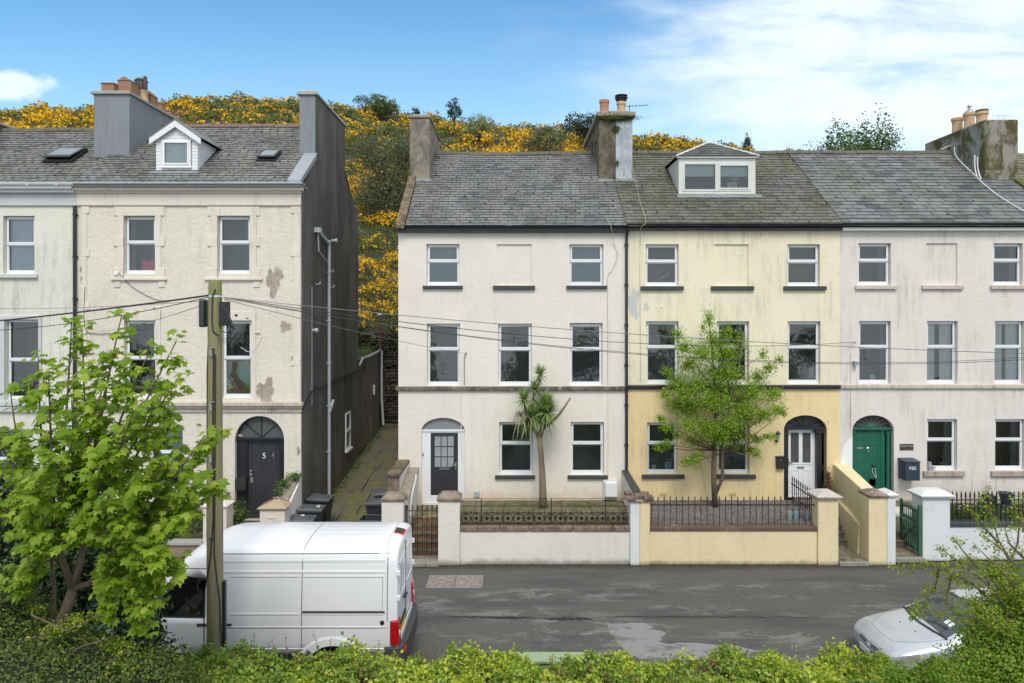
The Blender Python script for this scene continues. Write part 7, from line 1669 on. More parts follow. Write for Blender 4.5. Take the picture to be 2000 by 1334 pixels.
t = B().tube([P(1664, 672, 22.1), P(1668, 668, 22.14), P(1672, 667, 22.1), P(1670, 672, 22.12)], .012, 6).build('wire_hook', wm2, hP)
wire('drip_wire', [P(909, 692, 22.19), P(907, 700, 22.19), P(907, 752, 22.19)], .009, M['rust'], hW)

# aerials
def yagi(label, base, h, ang, L, n, s_=1):
    t = thing('tv_aerial', label, 'aerial', base); m = M['lead'] if False else M['iron']; x, y, z = base
    B().tube([(x, y, z), (x, y, z+h)], .012, 6).build('mast', m, t)
    d_ = Vector((math.cos(ang), math.sin(ang), 0)); nrm = Vector((-d_.y, d_.x, 0)); c_ = Vector((x, y, z+h-.06))
    B().tube([c_-d_*L*.3, c_+d_*L*.7], .010, 5).build('boom', m, t)
    for k in range(n):
        q = c_-d_*L*.3+d_*L*k/(n-1); w_ = .17*s_
        B().tube([q-nrm*w_, q+nrm*w_], .006, 4).build('element', m, t)
    return t
yagi('small tv aerial on the shared brown and grey chimney', (4.4, 25.6, 14.45), .55, R(-12), .95, 8, .8)
yagi('bent tv aerial fixed to the brown side of the shared chimney', (3.0, 25.6, 13.0), .6, R(80), .9, 7, 1.2)
for i, (px, w_) in enumerate(((1948, .2), (1962, .2))):
    t = thing('tv_aerial', ('left' if i == 0 else 'right')+' small wire frame aerial peeping over the square mossy chimney', 'aerial', P(px, 232, 26)); v = P(px, 232, 26)
    b = B(); b.tube([(v.x, v.y, v.z-.1), (v.x, v.y, v.z+.14)], .006, 4); b.tube([(v.x-w_, v.y, v.z+.02), (v.x-w_, v.y, v.z+.13), (v.x+w_, v.y, v.z+.13), (v.x+w_, v.y, v.z+.02)], .006, 4); b.build('frame', M['lead'], t)

# ============================================================ SMALL THINGS IN AND BY THE WINDOWS
def P3(px, py, Y): v = P(px, py, Y); return v.x, v.z
# pink gift bag (house five, upper left window)
Yi = YB+.13+.11
(x0_, z0_), (x1_, z1_) = P3(276, 528, Yi), P3(302, 508, Yi)
pk = plain('pink_card_bag', (.85, .08, .25), .6, 0, .08, 5)
t = thing('gift_bag', 'pink gift bag with pale lettering standing inside an upper window of house five', 'gift bag', ((x0_+x1_)/2, Yi, z0_))
b = B(); b.hexa([(x0_, Yi, z0_-.08), (x1_, Yi, z0_-.08), (x1_, Yi+.1, z0_-.08), (x0_, Yi+.1, z0_-.08), (x0_+.03, Yi+.01, z1_), (x1_-.04, Yi+.01, z1_), (x1_-.04, Yi+.08, z1_), (x0_+.03, Yi+.08, z1_)]); b.build('bag', pk, t)
b = B(); b.tube([(x0_+.14, Yi, z1_), (x0_+.17, Yi-.01, z1_-.05), (x0_+.21, Yi-.01, z1_-.05), (x0_+.24, Yi, z1_)], .008, 5); b.build('handle', M['blackmat'], t)
text('lettering', 'Pixie\nPick', plain('pale_pink_letters', (.75, .45, .5), .6), t, .10, ((x0_+x1_)/2-.01, Yi-.012, (z0_+z1_)/2+.0))
# hare picture blind (house five, middle right window)
Yi = YB+.13+.085
(x0_, z0_), (x1_, z1_) = P3(434, 774, Yi), P3(491, 704, Yi)
t = thing('picture_blind', 'printed blind showing a brown hare in a window right of the pole', 'blind', ((x0_+x1_)/2, Yi, z0_))
m_, gg = mat('hare_blind_print'); zc = gg.n('ShaderNodeSeparateXYZ', {0: gg.co}).outputs[2]; nz = gg.noise(gg.co, 3, 4, .6)
col = gg.mix(gg.ramp(gg.math('ADD', zc, gg.math('MULTIPLY', nz, .3)), .35, .75), (.34, .55, .12), (.60, .74, .68)); col = gg.mix(gg.ramp(zc, .75, 1.15), col, (.80, .72, .62)); setin(gg, 'Base Color', col); setin(gg, 'Roughness', .9)
b = B(); n = 16
for k in range(n):
    u0, u1 = x0_+(x1_-x0_)*k/n, x0_+(x1_-x0_)*(k+1)/n; f = lambda u: Yi+.008*math.sin(u*40)
    b.quad((u0, f(u0), z0_-.05), (u1, f(u1), z0_-.05), (u1, f(u1), z1_), (u0, f(u0), z1_))
b.build('cloth', m_, t, smooth=True)
hm_, gg = mat('hare_fur_print'); nz = gg.noise(gg.co, 26, 6, .75); setin(gg, 'Base Color', gg.mix(gg.ramp(nz, .35, .65), (.16, .11, .07), (.55, .41, .29))); setin(gg, 'Roughness', .95)
def cp(px_, py_): return P3(433+px_, 702+py_, Yi-.014)
hare = [(17, 72), (16, 60), (18, 50), (17, 42), (14, 40), (13, 35), (16, 29), (19, 25), (21, 24), (20, 14), (21, 5), (24, 3), (25, 10), (25, 5), (28, 3), (31, 8), (30, 17), (28, 25), (31, 30), (33, 36), (40, 42), (47, 50), (51, 58), (52, 66), (50, 72)]
B().prism([cp(*q) for q in hare], Yi-.018, Yi-.012).build('hare_figure', hm_, t)
b = B(); c_ = cp(20.5, 31); b.lathe([(.012, 0), (.012, -.003)], (c_[0], Yi-.018, c_[1]), 8, 'y'); b.build('eye', M['blackmat'], t)
def item(name, label, cat, px, py, Y, fn):
    v = P(px, py, Y); t = thing(name, label, cat, tuple(v)); fn(t, v); return t
def cushion(c, w_=.34, h_=.34, pt=False):
    def f(t, v):
        b = B(); b.ball((v.x, v.y, v.z+h_/2), .5, 8, w_, .14, h_); 
        b.build('cover', c, t, smooth=True)
        b = B(); b.tube([(v.x-w_*.42, v.y, v.z+.03), (v.x+w_*.42, v.y, v.z+.03), (v.x+w_*.45, v.y, v.z+h_*.92), (v.x-w_*.45, v.y, v.z+h_*.92), (v.x-w_*.42, v.y, v.z+.03)], .014, 5); b.build('piping', c, t)
    return f
paleb = plain('pale_blue_cushion', (.38, .48, .50), .9, 0, .1, 6); Yw_ = FW+.13+.22
item('cushion', 'pale cushion behind the middle floor left window of the yellow house', 'cushion', 1315, 742, Yw_, cushion(paleb))
item('cushion', 'pale cushion behind the middle floor right window of the yellow house', 'cushion', 1587, 740, Yw_, cushion(plain('cream_cushion', (.46, .47, .42), .9, 0, .1, 6), .3, .42))
def toy(t, v):
    skinned('body', [(v.x, v.y, v.z), (v.x+.12, v.y, v.z+.06), (v.x+.28, v.y, v.z+.04), (v.x-.02, v.y, v.z+.02), (v.x-.14, v.y, v.z-.10), (v.x+.02, v.y, v.z+.14)], [(0, 1), (1, 2), (0, 3), (3, 4), (0, 5)], [.07, .08, .06, .05, .035, .05], plain('pink_plush', (.40, .10, .16), .95, 0, .2, 10), t)
    b = B(); b.tube([(v.x+.1, v.y-.03, v.z-.22), (v.x+.3, v.y-.03, v.z-.1), (v.x+.5, v.y-.03, v.z-.02)], .05, 8); b.build('arm', plain('beige_plush', (.42, .30, .26), .9), t)
item('soft_toy', 'pink soft toy slumped behind the top left window of the yellow house', 'soft toy', 1278, 535, Yw_, toy)
def orange_bed(t, v):
    b = B(); b.box(v.x-.48, v.x+.48, v.y, v.y+.02, v.z, v.z+.72); b.build('sheet', plain('orange_brown_cloth', (.16, .085, .04), .9, 0, .3, 2), t)
    b = B(); b.box(v.x-.48, v.x+.48, v.y-.02, v.y+.1, v.z-.17, v.z); b.build('hem', plain('navy_cloth', (.02, .025, .05), .9), t)
    for k in range(5): B().box(v.x-.1+k*.1, v.x-.06+k*.1, v.y-.08, v.y-.04, v.z-.17, v.z-.11+.02*(k % 2)).build('ornament', paleb, t)
item('wall_hanging', 'orange brown cloth hanging behind the top right window of the yellow house', 'hanging', 1570, 545, FW+.13+.3, orange_bed)
def dlamp(t, v):
    B().lathe([(.15, .24), (.07, .48)], v, 14).build('shade', plain('cream_lamp_shade', (.5, .47, .38), .8), t)
    B().lathe([(.05, 0), (.02, .05), (.02, .26)], v, 10).build('base', M['chrome'], t)
item('table_lamp', 'table lamp with pale shade behind the dormer window of the yellow house', 'lamp', 1434, 366, DY_+.4, dlamp)
def frame_(w_, h_, c):
    def f(t, v):
        b = B(); ring(b, v.x-w_/2, v.x+w_/2, v.z, v.z+h_, .02, v.y, v.y+.02); b.build('frame', M['white_paint'], t)
        B().box(v.x-w_/2+.02, v.x+w_/2-.02, v.y+.008, v.y+.015, v.z+.02, v.z+h_-.02).build('picture', c, t)
    return f
gp = plain('grey_photo_print', (.3, .32, .33), .6, 0, .5, 12)
item('framed_photo', 'white picture frame standing behind the dormer window', 'card', 1430, 366, DY_+.25, frame_(.32, .16, gp))
item('greeting_card', 'pale card at the left of the yellow house ground floor left window', 'card', 1277, 918, FW+.3, frame_(.14, .17, plain('pale_card', (.5, .55, .55), .7)))
item('greeting_card', 'blue and white card at the right of the yellow house ground floor left window', 'card', 1305, 917, FW+.3, frame_(.2, .24, plain('blue_card', (.2, .32, .42), .7, 0, .4, 20)))
item('greeting_card', 'small pale card in the middle floor left window of the pink cream house', 'card', 1704, 742, FW+.26, frame_(.16, .17, plain('pale_blue_card', (.5, .58, .6), .7)))
def tin(r_, h_, m, lid=True):
    def f(t, v):
        B().lathe([(r_, 0), (r_, h_)], v, 16).build('can', m, t)
        if lid: B().lathe([(r_*1.04, 0), (r_*1.04, .015), (r_*.9, .016)], (v.x, v.y, v.z+h_), 16).build('lid', M['lead'], t)
    return f
zs = FW-.02
greyt = plain('grey_tin', (.42, .44, .48), .4, .2, .1, 9); 
item('paint_tin', 'lower left paint tin on the sill of the pink cream house', 'paint tin', 1815.5, 920.5, zs, tin(.06, .14, plain('purple_grey_tin', (.38, .33, .42), .5)))
item('paint_tin', 'paint tin standing on another tin on the sill of the pink cream house', 'paint tin', 1815.5, 911, zs, tin(.06, .13, greyt))
item('paint_tin', 'lower right pale paint tin on the sill of the pink cream house', 'paint tin', 1823.5, 920.5, zs, tin(.055, .13, plain('white_tin', (.6, .6, .62), .5)))
def bird(t, v): 
    B().ball((v.x, v.y, v.z+.07), .08, 8, 1, .7, .8).build('body', plain('olive_glaze', (.20, .22, .10), .4), t)
    B().lathe([(.025, .1), (.02, .2), (.03, .28), (.004, .36)], (v.x+.07, v.y, v.z), 8).build('candle', M['white_paint'], t)
item('ornament', 'green ornament with a white candle behind the ground floor window of the pink cream house', 'ornament', 1838, 909, FW+.32, bird)
def flowers(t, v):
    B().lathe([(.05, 0), (.08, .1), (.04, .2)], v, 12).build('vase', M['blackmat'], t)
    rr = random.Random(2)
    for k in range(9): B().ball((v.x+rr.uniform(-.14, .14), v.y, v.z+.26+rr.uniform(-.04, .12)), .04, 5).build('flower', plain('red_flower', (.35, .04, .03), .7) if k % 3 else plain('yellow_flower', (.5, .35, .04), .7), t)
item('flower_vase', 'vase of red and yellow flowers behind the yellow house ground floor right window', 'vase', 1427, 900, FW+.34, flowers)
# candle jars on the gravel
for i, (px, lab, c) in enumerate(((1542, 'pale green', (.30, .42, .32)), (1554, 'pale blue', (.25, .40, .52)), (1577, 'whitish blue', (.42, .50, .58)))):
    def jar(t, v, c=c, lab=lab):
        mj = plain(lab.replace(' ', '_')+'_glaze', c, .3, 0, .2, 9)
        B().lathe([(.055, 0), (.085, .2), (.08, .2), (.05, .02)], v, 14).build('pot', mj, t)
        b = B(); b.tube([(v.x-.02, v.y, v.z+.15), (v.x+.0, v.y, v.z+.27), (v.x+.05, v.y, v.z+.25), (v.x+.03, v.y, v.z+.15)], .012, 5); b.build('handle', mj, t)
    v = P(px, 1000, YF+.75); item('lantern_pot', lab+' garden pot on the gravel behind the yellow house railing', 'pot', px, 608+(HC-1.1)*1333.33/(YF+.75), YF+.75, jar)
def outp(t, v):
    B().lathe([(.12, 0), (.2, .32), (.22, .33), (.22, .37), (.18, .37)], v, 16).build('pot', nb, t)
    B().box(v.x-.5, v.x-.2, v.y+.1, v.y+.4, v.z, v.z+.22).build('box', M['blackmat'], t)
item('planter', 'dark blue planter standing behind the spiked railing at the right edge', 'planter', 1965, 985, 21.6, outp)
# ============================================================ VEGETATION
def unit(a): return a/np.maximum(np.linalg.norm(a, axis=-1, keepdims=True), 1e-9)
def leafgeo(C, Nn, D, L, Wd, fold=.25, curl=.15):
    """folded kite leaves: centre C, normal Nn, direction D, length L, width Wd -> verts, tris"""
    Nn = unit(Nn); D = unit(D-Nn*np.sum(D*Nn, 1, keepdims=True)); Sd = np.cross(Nn, D); L = L[:, None]; Wd = Wd[:, None]
    v0 = C-D*L*.5; v2 = C+D*L*.5-Nn*L*curl; v1 = C+Sd*Wd*.5+Nn*Wd*fold-D*L*.05; v3 = C-Sd*Wd*.5+Nn*Wd*fold-D*L*.05
    V = np.stack([v0, v1, v2, v3], 1).reshape(-1, 3); n = len(C); base = (np.arange(n)*4)[:, None]
    F = np.concatenate([base+np.array([[0, 2, 1]]), base+np.array([[0, 3, 2]])], 1).reshape(-1, 3)
    return V, F
def leaves(name, C, m, size, parent=None, seed=0, up=.5, aspect=.6, droop=.3, out=None, outw=.6, var=.35, mi=None, **k):
    rg = np.random.default_rng(seed); n = len(C); C = np.asarray(C, float)
    Nn = rg.normal(size=(n, 3)); Nn[:, 2] += up*2
    if out is not None: Nn += unit(out)*outw*2
    D = rg.normal(size=(n, 3)); D[:, 2] -= droop*2
    L = size*(1+rg.uniform(-var, var, n)); V, F = leafgeo(C, Nn, D, L, L*aspect)
    if mi is not None: mi = np.repeat(mi, 2)
    return npmesh(name, V, F, m, parent, mi=mi, **k)
def shellpts(rg, c, r, n, lo=.75, hi=1.05, top=-1):
    d = unit(rg.normal(size=(n, 3))); d[:, 2] = np.where(d[:, 2] < top, -d[:, 2], d[:, 2]); s_ = rg.uniform(lo, hi, n)[:, None]
    nz = 1+.18*np.sin(d[:, :1]*5+c[0]*3)+.14*np.sin(d[:, 1:2]*7+c[1]+d[:, 2:3]*6)
    return np.array(c)+d*s_*nz*np.array(r), d
def blobs(specs, per, seed, lo=.7, hi=1.1, top=-1):
    rg = np.random.default_rng(seed); Cs = []; Ds = []
    for c, r in specs:
        n = max(int(per*(r[0]*r[2]+r[0]*r[1]+r[1]*r[2])), 3); p, d = shellpts(rg, c, r, n, lo, hi, top); Cs.append(p); Ds.append(d)
    return np.concatenate(Cs), np.concatenate(Ds)
barkm = render_mat('grey_brown_bark', (.16, .12, .085), (.06, .05, .03), .7, seed=60, bump=.8)
barkd = plain('dark_twig_bark', (.055, .04, .03), .9, 0, .4, 20)
# ---- gorse on the hill
gorseG = leaf_mat('gorse_green', (.05, .078, .018), (.16, .20, .05), (.17, .12, .06), .16, .8, .1, .25)
gorseY = leaf_mat('gorse_flower', (.62, .33, .005), (.85, .50, .010), (.30, .22, .02), .2, .7, .12, .4)
def vnoise(x, y, s_, sd_):
    return (np.sin(x*s_+sd_)*np.cos(y*s_*1.3+sd_*2)+.6*np.sin(x*s_*2.3-y*s_*1.9+sd_*3)+.4*np.cos(y*s_*4.1+x*s_*3.3+sd_))/2.0
rg = np.random.default_rng(11); VV = []; FF = []; MI = []; base_ = 0
ys_ = []; Yc = 35.2
while Yc < 112:
    st = .95+.013*Yc; half = .80*Yc+9; nxx = int(2*half/st)
    for k in range(nxx): ys_.append((-half+st*(k+rg.uniform(-.5, .5)), Yc+rg.uniform(-.5, .5)*st))
    Yc += st*.95
ys_ = np.array(ys_); gz = hillz(ys_[:, 0], ys_[:, 1])
for (x, y), z in zip(ys_, gz):
    r = rg.uniform(.55, 1.25)*(1+.004*y)*(.75 if y > 82 else 1)*(1.15 if rg.random() < .2 else 1); near = y < 60 and -16 < x < -2
    f_ = max(.0022*y, .07) if near else max(.0027*y, .11)
    n = int(min(7.5*(r/f_)**2*.62, 2200)); 
    fl = vnoise(x, y, .11, 1.0)*.8+vnoise(x, y, .33, 4.2)*.8+rg.normal()*.55
    pf = np.clip((.52 if y > 52 else .72)+.55*fl, 0, 1.05)
    d = unit(rg.normal(size=(n, 3))); d[:, 2] = np.abs(d[:, 2])*1.1-.15; h_ = r*rg.uniform(.6, 1.05)
    ph = rg.uniform(0, 6, 3); lump = 1+.20*np.sin(d[:, 0]*7+ph[0])*np.sin(d[:, 1]*6+ph[1])+.16*np.sin(d[:, 2]*9+d[:, 0]*5+ph[2])
    P_ = np.array([x, y, z])+d*lump[:, None]*rg.uniform(.86, 1.05, n)[:, None]*np.array([r, r, h_])
    tuft = .32*np.sin(d[:, 0]*9+ph[1])*np.sin(d[:, 1]*8+ph[2])+.22*np.sin(d[:, 2]*14+d[:, 0]*6+ph[0])
    yel = (d[:, 2]*.75+tuft+rg.normal(size=n)*.07 > .80-.85*pf) & (pf > .34)
    A = unit(d*.9+rg.normal(size=(n, 3))*.45); Bv = unit(np.cross(A, rg.normal(size=(n, 3)))); Cv = np.cross(A, Bv); s_ = f_*rg.uniform(.6, 1.25, n)[:, None]
    tri = np.stack([P_+Bv*s_*.75, P_-Bv*s_*.38+Cv*s_*.62, P_-Bv*s_*.38-Cv*s_*.62], 1)
    VV.append(tri.reshape(-1, 3)); MI.append(yel.astype(np.int32))
VV = np.concatenate(VV); MI = np.concatenate(MI); FF = np.arange(len(VV)).reshape(-1, 3)
print('gorse tris', len(FF))
npmesh('gorse', VV, FF, [gorseG, gorseY], mi=MI, kind='stuff')
# ---- trees and shrubs standing out of the gorse
def hill_tree(name, label, cat, px, py_base, Y, w_, h_, m, leafs, n, seed, kind='round', bark=barkd, grp='shrubs and trees on the hill', z0=None, dens=1):
    x = (px-1000)/1333.33*Y; z = z0 if z0 is not None else float(hillz(x, Y))-.2
    t = thing(name, label, cat, (x, Y, z), grp); rg = np.random.default_rng(seed); rr = random.Random(seed)
    b = B(); tips = []; ns = 7 if kind != 'spindly' else 9
    th = h_*(.35 if kind != 'tall' else .6)
    b.tube([(x, Y, z), (x+.05*h_*rr.uniform(-1, 1), Y, z+th*.6), (x+.04*h_*rr.uniform(-1, 1), Y, z+th)], [h_*.035, h_*.028, h_*.022], 7)
    for k in range(ns):
        a_ = 2*math.pi*k/ns+rr.uniform(-.3, .3); s_ = rr.uniform(.55, 1)
        e = Vector((x+math.cos(a_)*w_/2*s_*.8, Y+math.sin(a_)*w_/2*s_*.8, z+th+(h_-th)*rr.uniform(.25, .95)))
        b.tube([(x, Y, z+th*rr.uniform(.4, .95)), (x*.5+e.x*.5, Y*.5+e.y*.5, (z+th+e.z)/2+.1), e], [h_*.018, h_*.012, h_*.004], 5); tips.append(e)
    b.build('trunk', bark, t)
    if kind == 'spindly': spec = [((e.x, e.y, e.z), (w_*.16, w_*.16, h_*.12)) for e in tips]+[((x, Y, z+h_*.8), (w_*.2, w_*.2, h_*.2))]
    elif kind == 'cone': spec = [((x, Y, z+h_*(.25+.16*k)), (w_*.5*(1-.2*k), w_*.5*(1-.2*k), h_*.2)) for k in range(5)]
    else: spec = [((e.x, e.y, e.z), (w_*.22, w_*.22, h_*.17)) for e in tips]+[((x, Y, z+th+(h_-th)*.5), (w_*.36, w_*.36, (h_-th)*.5))]
    if kind == 'low': spec += [((x+w_*.3*math.cos(a_), Y+w_*.3*math.sin(a_), z+h_*.3), (w_*.26, w_*.26, h_*.26)) for a_ in (0, 1.2, 2.4, 3.6, 4.8, 5.6)]
    area = sum(r[0]*r[2] for c, r in spec); per = n/area/3
    C, D = blobs(spec, per, seed, .45 if kind != 'round' else .6, 1.15)
    leaves('crown', C, m, leafs, t, seed, up=.3, aspect=.55, out=D, outw=.5)
    return t
lw = leaf_mat('willow_grey_green', (.07, .085, .045), (.17, .19, .11), None, 0, .6, .25, .6)
lp = leaf_mat('pale_sage_leaf', (.16, .20, .10), (.30, .34, .19), None, 0, .6, .3, .6)
lg = leaf_mat('soft_green_leaf', (.09, .13, .04), (.18, .23, .08), None, 0, .6, .3, .6)
ld = leaf_mat('dark_evergreen_leaf', (.020, .035, .018), (.06, .08, .04), None, 0, .6, .15, .6)
lb = leaf_mat('bright_conifer_green', (.02, .06, .015), (.05, .12, .03), None, 0, .6, .2, .6)
hill_tree('shrub', 'large dark grey green shrub on the slope between the two house blocks', 'shrub', 757, 440, 48, 5.0, 6.0, lw, .14, 17000, 3, 'low')
hill_tree('shrub', 'soft green rounded shrub on the skyline just right of the dark gable', 'shrub', 748, 226, 84, 4.4, 2.7, lg, .26, 1500, 4)
hill_tree('thin_tree', 'thin bare looking tree on the skyline right of the dark gable chimney', 'tree', 713, 200, 86, 3.2, 3.0, lw, .2, 500, 5, 'spindly')
hill_tree('thin_tree', 'dark upright tree on the skyline above the white house left chimney', 'tree', 886, 215, 88, 2.4, 3.9, ld, .24, 700, 6, 'spindly')
hill_tree('thin_tree', 'small sparse tree on the skyline left of the white house chimney', 'tree', 813, 212, 88, 1.6, 2.4, ld, .24, 260, 7, 'spindly')
hill_tree('shrub', 'pale grey green shrub on the slope behind the white house roof', 'shrub', 935, 250, 72, 3.8, 3.6, lp, .24, 1100, 8)
hill_tree('shrub', 'pale bush just above the white house ridge near its left chimney', 'shrub', 905, 285, 58, 3.0, 2.8, lp, .2, 900, 9)
hill_tree('shrub', 'dark grey green bush on the slope left of the shared chimney', 'shrub', 1065, 270, 68, 4.6, 3.4, lw, .24, 1300, 10)
hill_tree('pine_tree', 'dark spreading pine on the skyline behind the shared chimney', 'tree', 1150, 240, 78, 6.6, 3.6, ld, .26, 1900, 11)
hill_tree('pine_tree', 'small dark pine on the skyline right of the dormer', 'tree', 1459, 280, 80, 2.4, 3.1, ld, .24, 900, 12, 'cone')
hill_tree('shrub', 'low dark bush on the skyline beside the small pine', 'shrub', 1426, 280, 82, 1.6, 1.6, ld, .24, 350, 13)
hill_tree('conifer', 'bright green conifer bush behind the yellow house ridge', 'shrub', 1306, 290, 60, 2.0, 3.2, lb, .2, 1200, 14, 'cone')
hill_tree('shrub', 'dark rounded bush on the skyline right of the dormer', 'shrub', 1546, 285, 80, 3.0, 1.9, ld, .24, 600, 15)
lsy = leaf_mat('broad_green_leaf', (.05, .10, .025), (.14, .23, .06), None, 0, .5, .25, .8)
hill_tree('tree', 'leafy green tree rising behind the dark slate ridge left of the mossy chimney', 'tree', 1655, 300, 45, 4.4, 11.0, lsy, .2, 8500, 16, 'tall', z0=8.1)
hill_tree('tree', 'smaller leafy tree rising behind the ridge nearest the mossy chimney', 'tree', 1712, 300, 45, 2.8, 10.6, lsy, .2, 3600, 17, 'tall', z0=8.1)
# ---- maple sapling in the left foreground
def maple_leaves(C, Nn, D, L, name, m, parent):
    out = np.array([(0, -.5), (.14, -.30), (.40, -.40), (.32, -.18), (.56, -.06), (.40, .04), (.50, .32), (.26, .22), (.16, .34), (.0, .62), (-.16, .34), (-.26, .22), (-.50, .32), (-.40, .04), (-.56, -.06), (-.32, -.18), (-.40, -.40), (-.14, -.30)])
    Nn = unit(Nn); D = unit(D-Nn*np.sum(D*Nn, 1, keepdims=True)); Sd = np.cross(Nn, D); k = len(out); n = len(C)
    rad = np.linalg.norm(out, axis=1)
    ring_ = C[:, None]+L[:, None, None]*(out[None, :, :1]*Sd[:, None]+out[None, :, 1:]*D[:, None]-(rad[None, :, None]**2*.55)*Nn[:, None])
    V = np.concatenate([C[:, None]+Nn[:, None]*0, ring_], 1).reshape(-1, 3); base = (np.arange(n)*(k+1))[:, None, None]
    tr = np.array([(0, 1+i, 1+(i+1) % k) for i in range(k)])
    return npmesh(name, V, (base+tr[None]).reshape(-1, 3), m, parent)
sycm = leaf_mat('maple_leaf', (.12, .22, .014), (.30, .43, .035), (.40, .48, .06), .16, .5, .5, 1.4)
tass = leaf_mat('yellow_green_tassel', (.30, .34, .03), (.42, .42, .05), None, 0, .6, .3)
syc = thing('maple_tree', 'young maple with bright green lobed leaves in the left foreground', 'tree', tuple(P(100, 1243, 9.0)-Vector((0, 0, 1.6))))
rr = random.Random(21); rg = np.random.default_rng(21)
b = B(); Yt = 9.0
base = P(100, 1243, Yt); fork = P(142, 1150, Yt)
b.tube([base-Vector((-.1, 0, 1.6)), base-Vector((-.02, 0, .5)), base, P(128, 1195, Yt), fork], [.10, .085, .075, .066, .06], 12)
b.tube([P(98, 1240, Yt), P(103, 1190, Yt+.1), P(106, 1150, Yt+.12), P(100, 1090, Yt+.1), P(85, 1010, Yt+.2)], [.035, .03, .027, .02, .014], 8)
hubs = {'A': [fork, P(128, 1115, Yt), P(110, 1060, 8.9)], 'B': [fork, P(156, 1105, Yt), P(170, 1030, 9.1)], 'C': [fork, P(175, 1140, Yt), P(225, 1080, 8.8)]}
for k_, pts in hubs.items(): b.tube(pts, [.05, .042, .034], 9)
tips = [('A', 75, 890, 700, 9.2, 75), ('A', 20, 900, 850, 8.9, -10), ('A', 100, 900, 730, 8.6, 95), ('A', 55, 1010, 990, 8.5, -12), ('A', 130, 830, 628, 9.2, 140), ('A', 60, 1120, 1150, 8.6, 40), ('A', 150, 950, 780, 8.4, 140), ('A', 40, 960, 760, 9.4, 20),
        ('B', 190, 820, 615, 9.1, 238), ('B', 170, 880, 640, 9.5, 160), ('B', 215, 850, 690, 8.7, 290), ('B', 150, 900, 760, 8.5, 200), ('B', 250, 850, 665, 9.3, 345), ('B', 230, 900, 740, 8.6, 350), ('B', 220, 930, 800, 8.4, 260), ('B', 280, 900, 760, 9.4, 320), ('B', 200, 960, 880, 8.3, 200), ('B', 130, 980, 900, 8.4, 110), ('B', 180, 830, 690, 8.8, 225),
        ('C', 300, 990, 850, 9.0, 400), ('C', 320, 960, 845, 9.3, 425), ('C', 310, 1020, 930, 8.7, 400), ('C', 330, 1010, 960, 9.2, 425), ('C', 270, 1000, 900, 8.4, 320), ('C', 290, 1060, 1020, 8.5, 360), ('C', 260, 1080, 1100, 8.3, 300), ('C', 290, 1120, 1110, 8.7, 345), ('C', 240, 1130, 1200, 8.5, 270), ('C', 210, 1120, 1200, 8.4, 215), ('C', 250, 990, 960, 8.3, 265), ('C', 280, 930, 820, 8.9, 340), ('B', 150, 1050, 1040, 8.3, 150), ('C', 230, 1050, 1030, 8.2, 240), ('C', 270, 1100, 1165, 8.9, 300), ('C', 240, 1130, 1225, 8.6, 285),
        ('A', 90, 1040, 1070, 8.3, 60), ('B', 190, 1020, 980, 8.2, 205), ('A', 70, 980, 940, 8.2, 70)]
LC = []; LD = []; LN = []
def add_leaves(p, outv, n, spread, cnt=1):
    for _ in range(n):
        d = Vector((rr.gauss(0, 1), rr.gauss(0, 1), rr.gauss(-.1, .7)))+outv*.7; d.normalize()
        q = p+d*rr.uniform(.35, 1)*spread
        LC.append(q[:]); LD.append((d.x, d.y, d.z-.7)); LN.append((rr.gauss(0, .45)+d.x*.3, rr.gauss(-.45, .45), 1.0+rr.gauss(0, .3)))
for hub, mx_, my_, ty_, Yd, tx_ in tips:
    s_ = hubs[hub][-1]; e = P(tx_, ty_, Yd); mdl = P(mx_, my_, (s_.y+Yd)/2)
    ctrl = [s_.lerp(mdl, t)*(1-t)+mdl.lerp(e, t)*t for t in [k/9 for k in range(10)]]
    b.tube(ctrl, [.026-.002*k for k in range(10)], 6)
    L = sum((ctrl[i+1]-ctrl[i]).length for i in range(9))
    for i in range(3, 10):
        p = ctrl[i]; nn_ = 5 if i < 9 else 8
        add_leaves(p, (p-s_).normalized(), nn_, .17)
        if i < 9:
            for _ in range(2):
                d = Vector((rr.gauss(0, 1), rr.gauss(0, .8), rr.gauss(.35, .5))).normalized(); l_ = rr.uniform(.14, .36)*(1.15-.07*i); q = p+d*l_
                b.tube([p, p+d*l_*.5+Vector((0, 0, .02)), q], [.008, .006, .003], 4); add_leaves(q, d, 5, .13); add_leaves(p+d*l_*.5, d, 2, .12)
b.build('trunk', barkm, syc, smooth=True)
LC, LD, LN = map(np.array, (LC, LD, LN)); print('maple leaves', len(LC))
maple_leaves(LC, LN, LD, .115*(1+rg.uniform(-.4, .35, len(LC))), 'foliage', sycm, syc)
sel = rg.choice(len(LC), 90, replace=False); b = B()
for i in sel: q = LC[i]; b.tube([(q[0], q[1], q[2]), (q[0]+.004, q[1], q[2]-.05), (q[0], q[1], q[2]-.11)], [.004, .013, .006], 5)
b.build('flower_tassel', tass, syc)
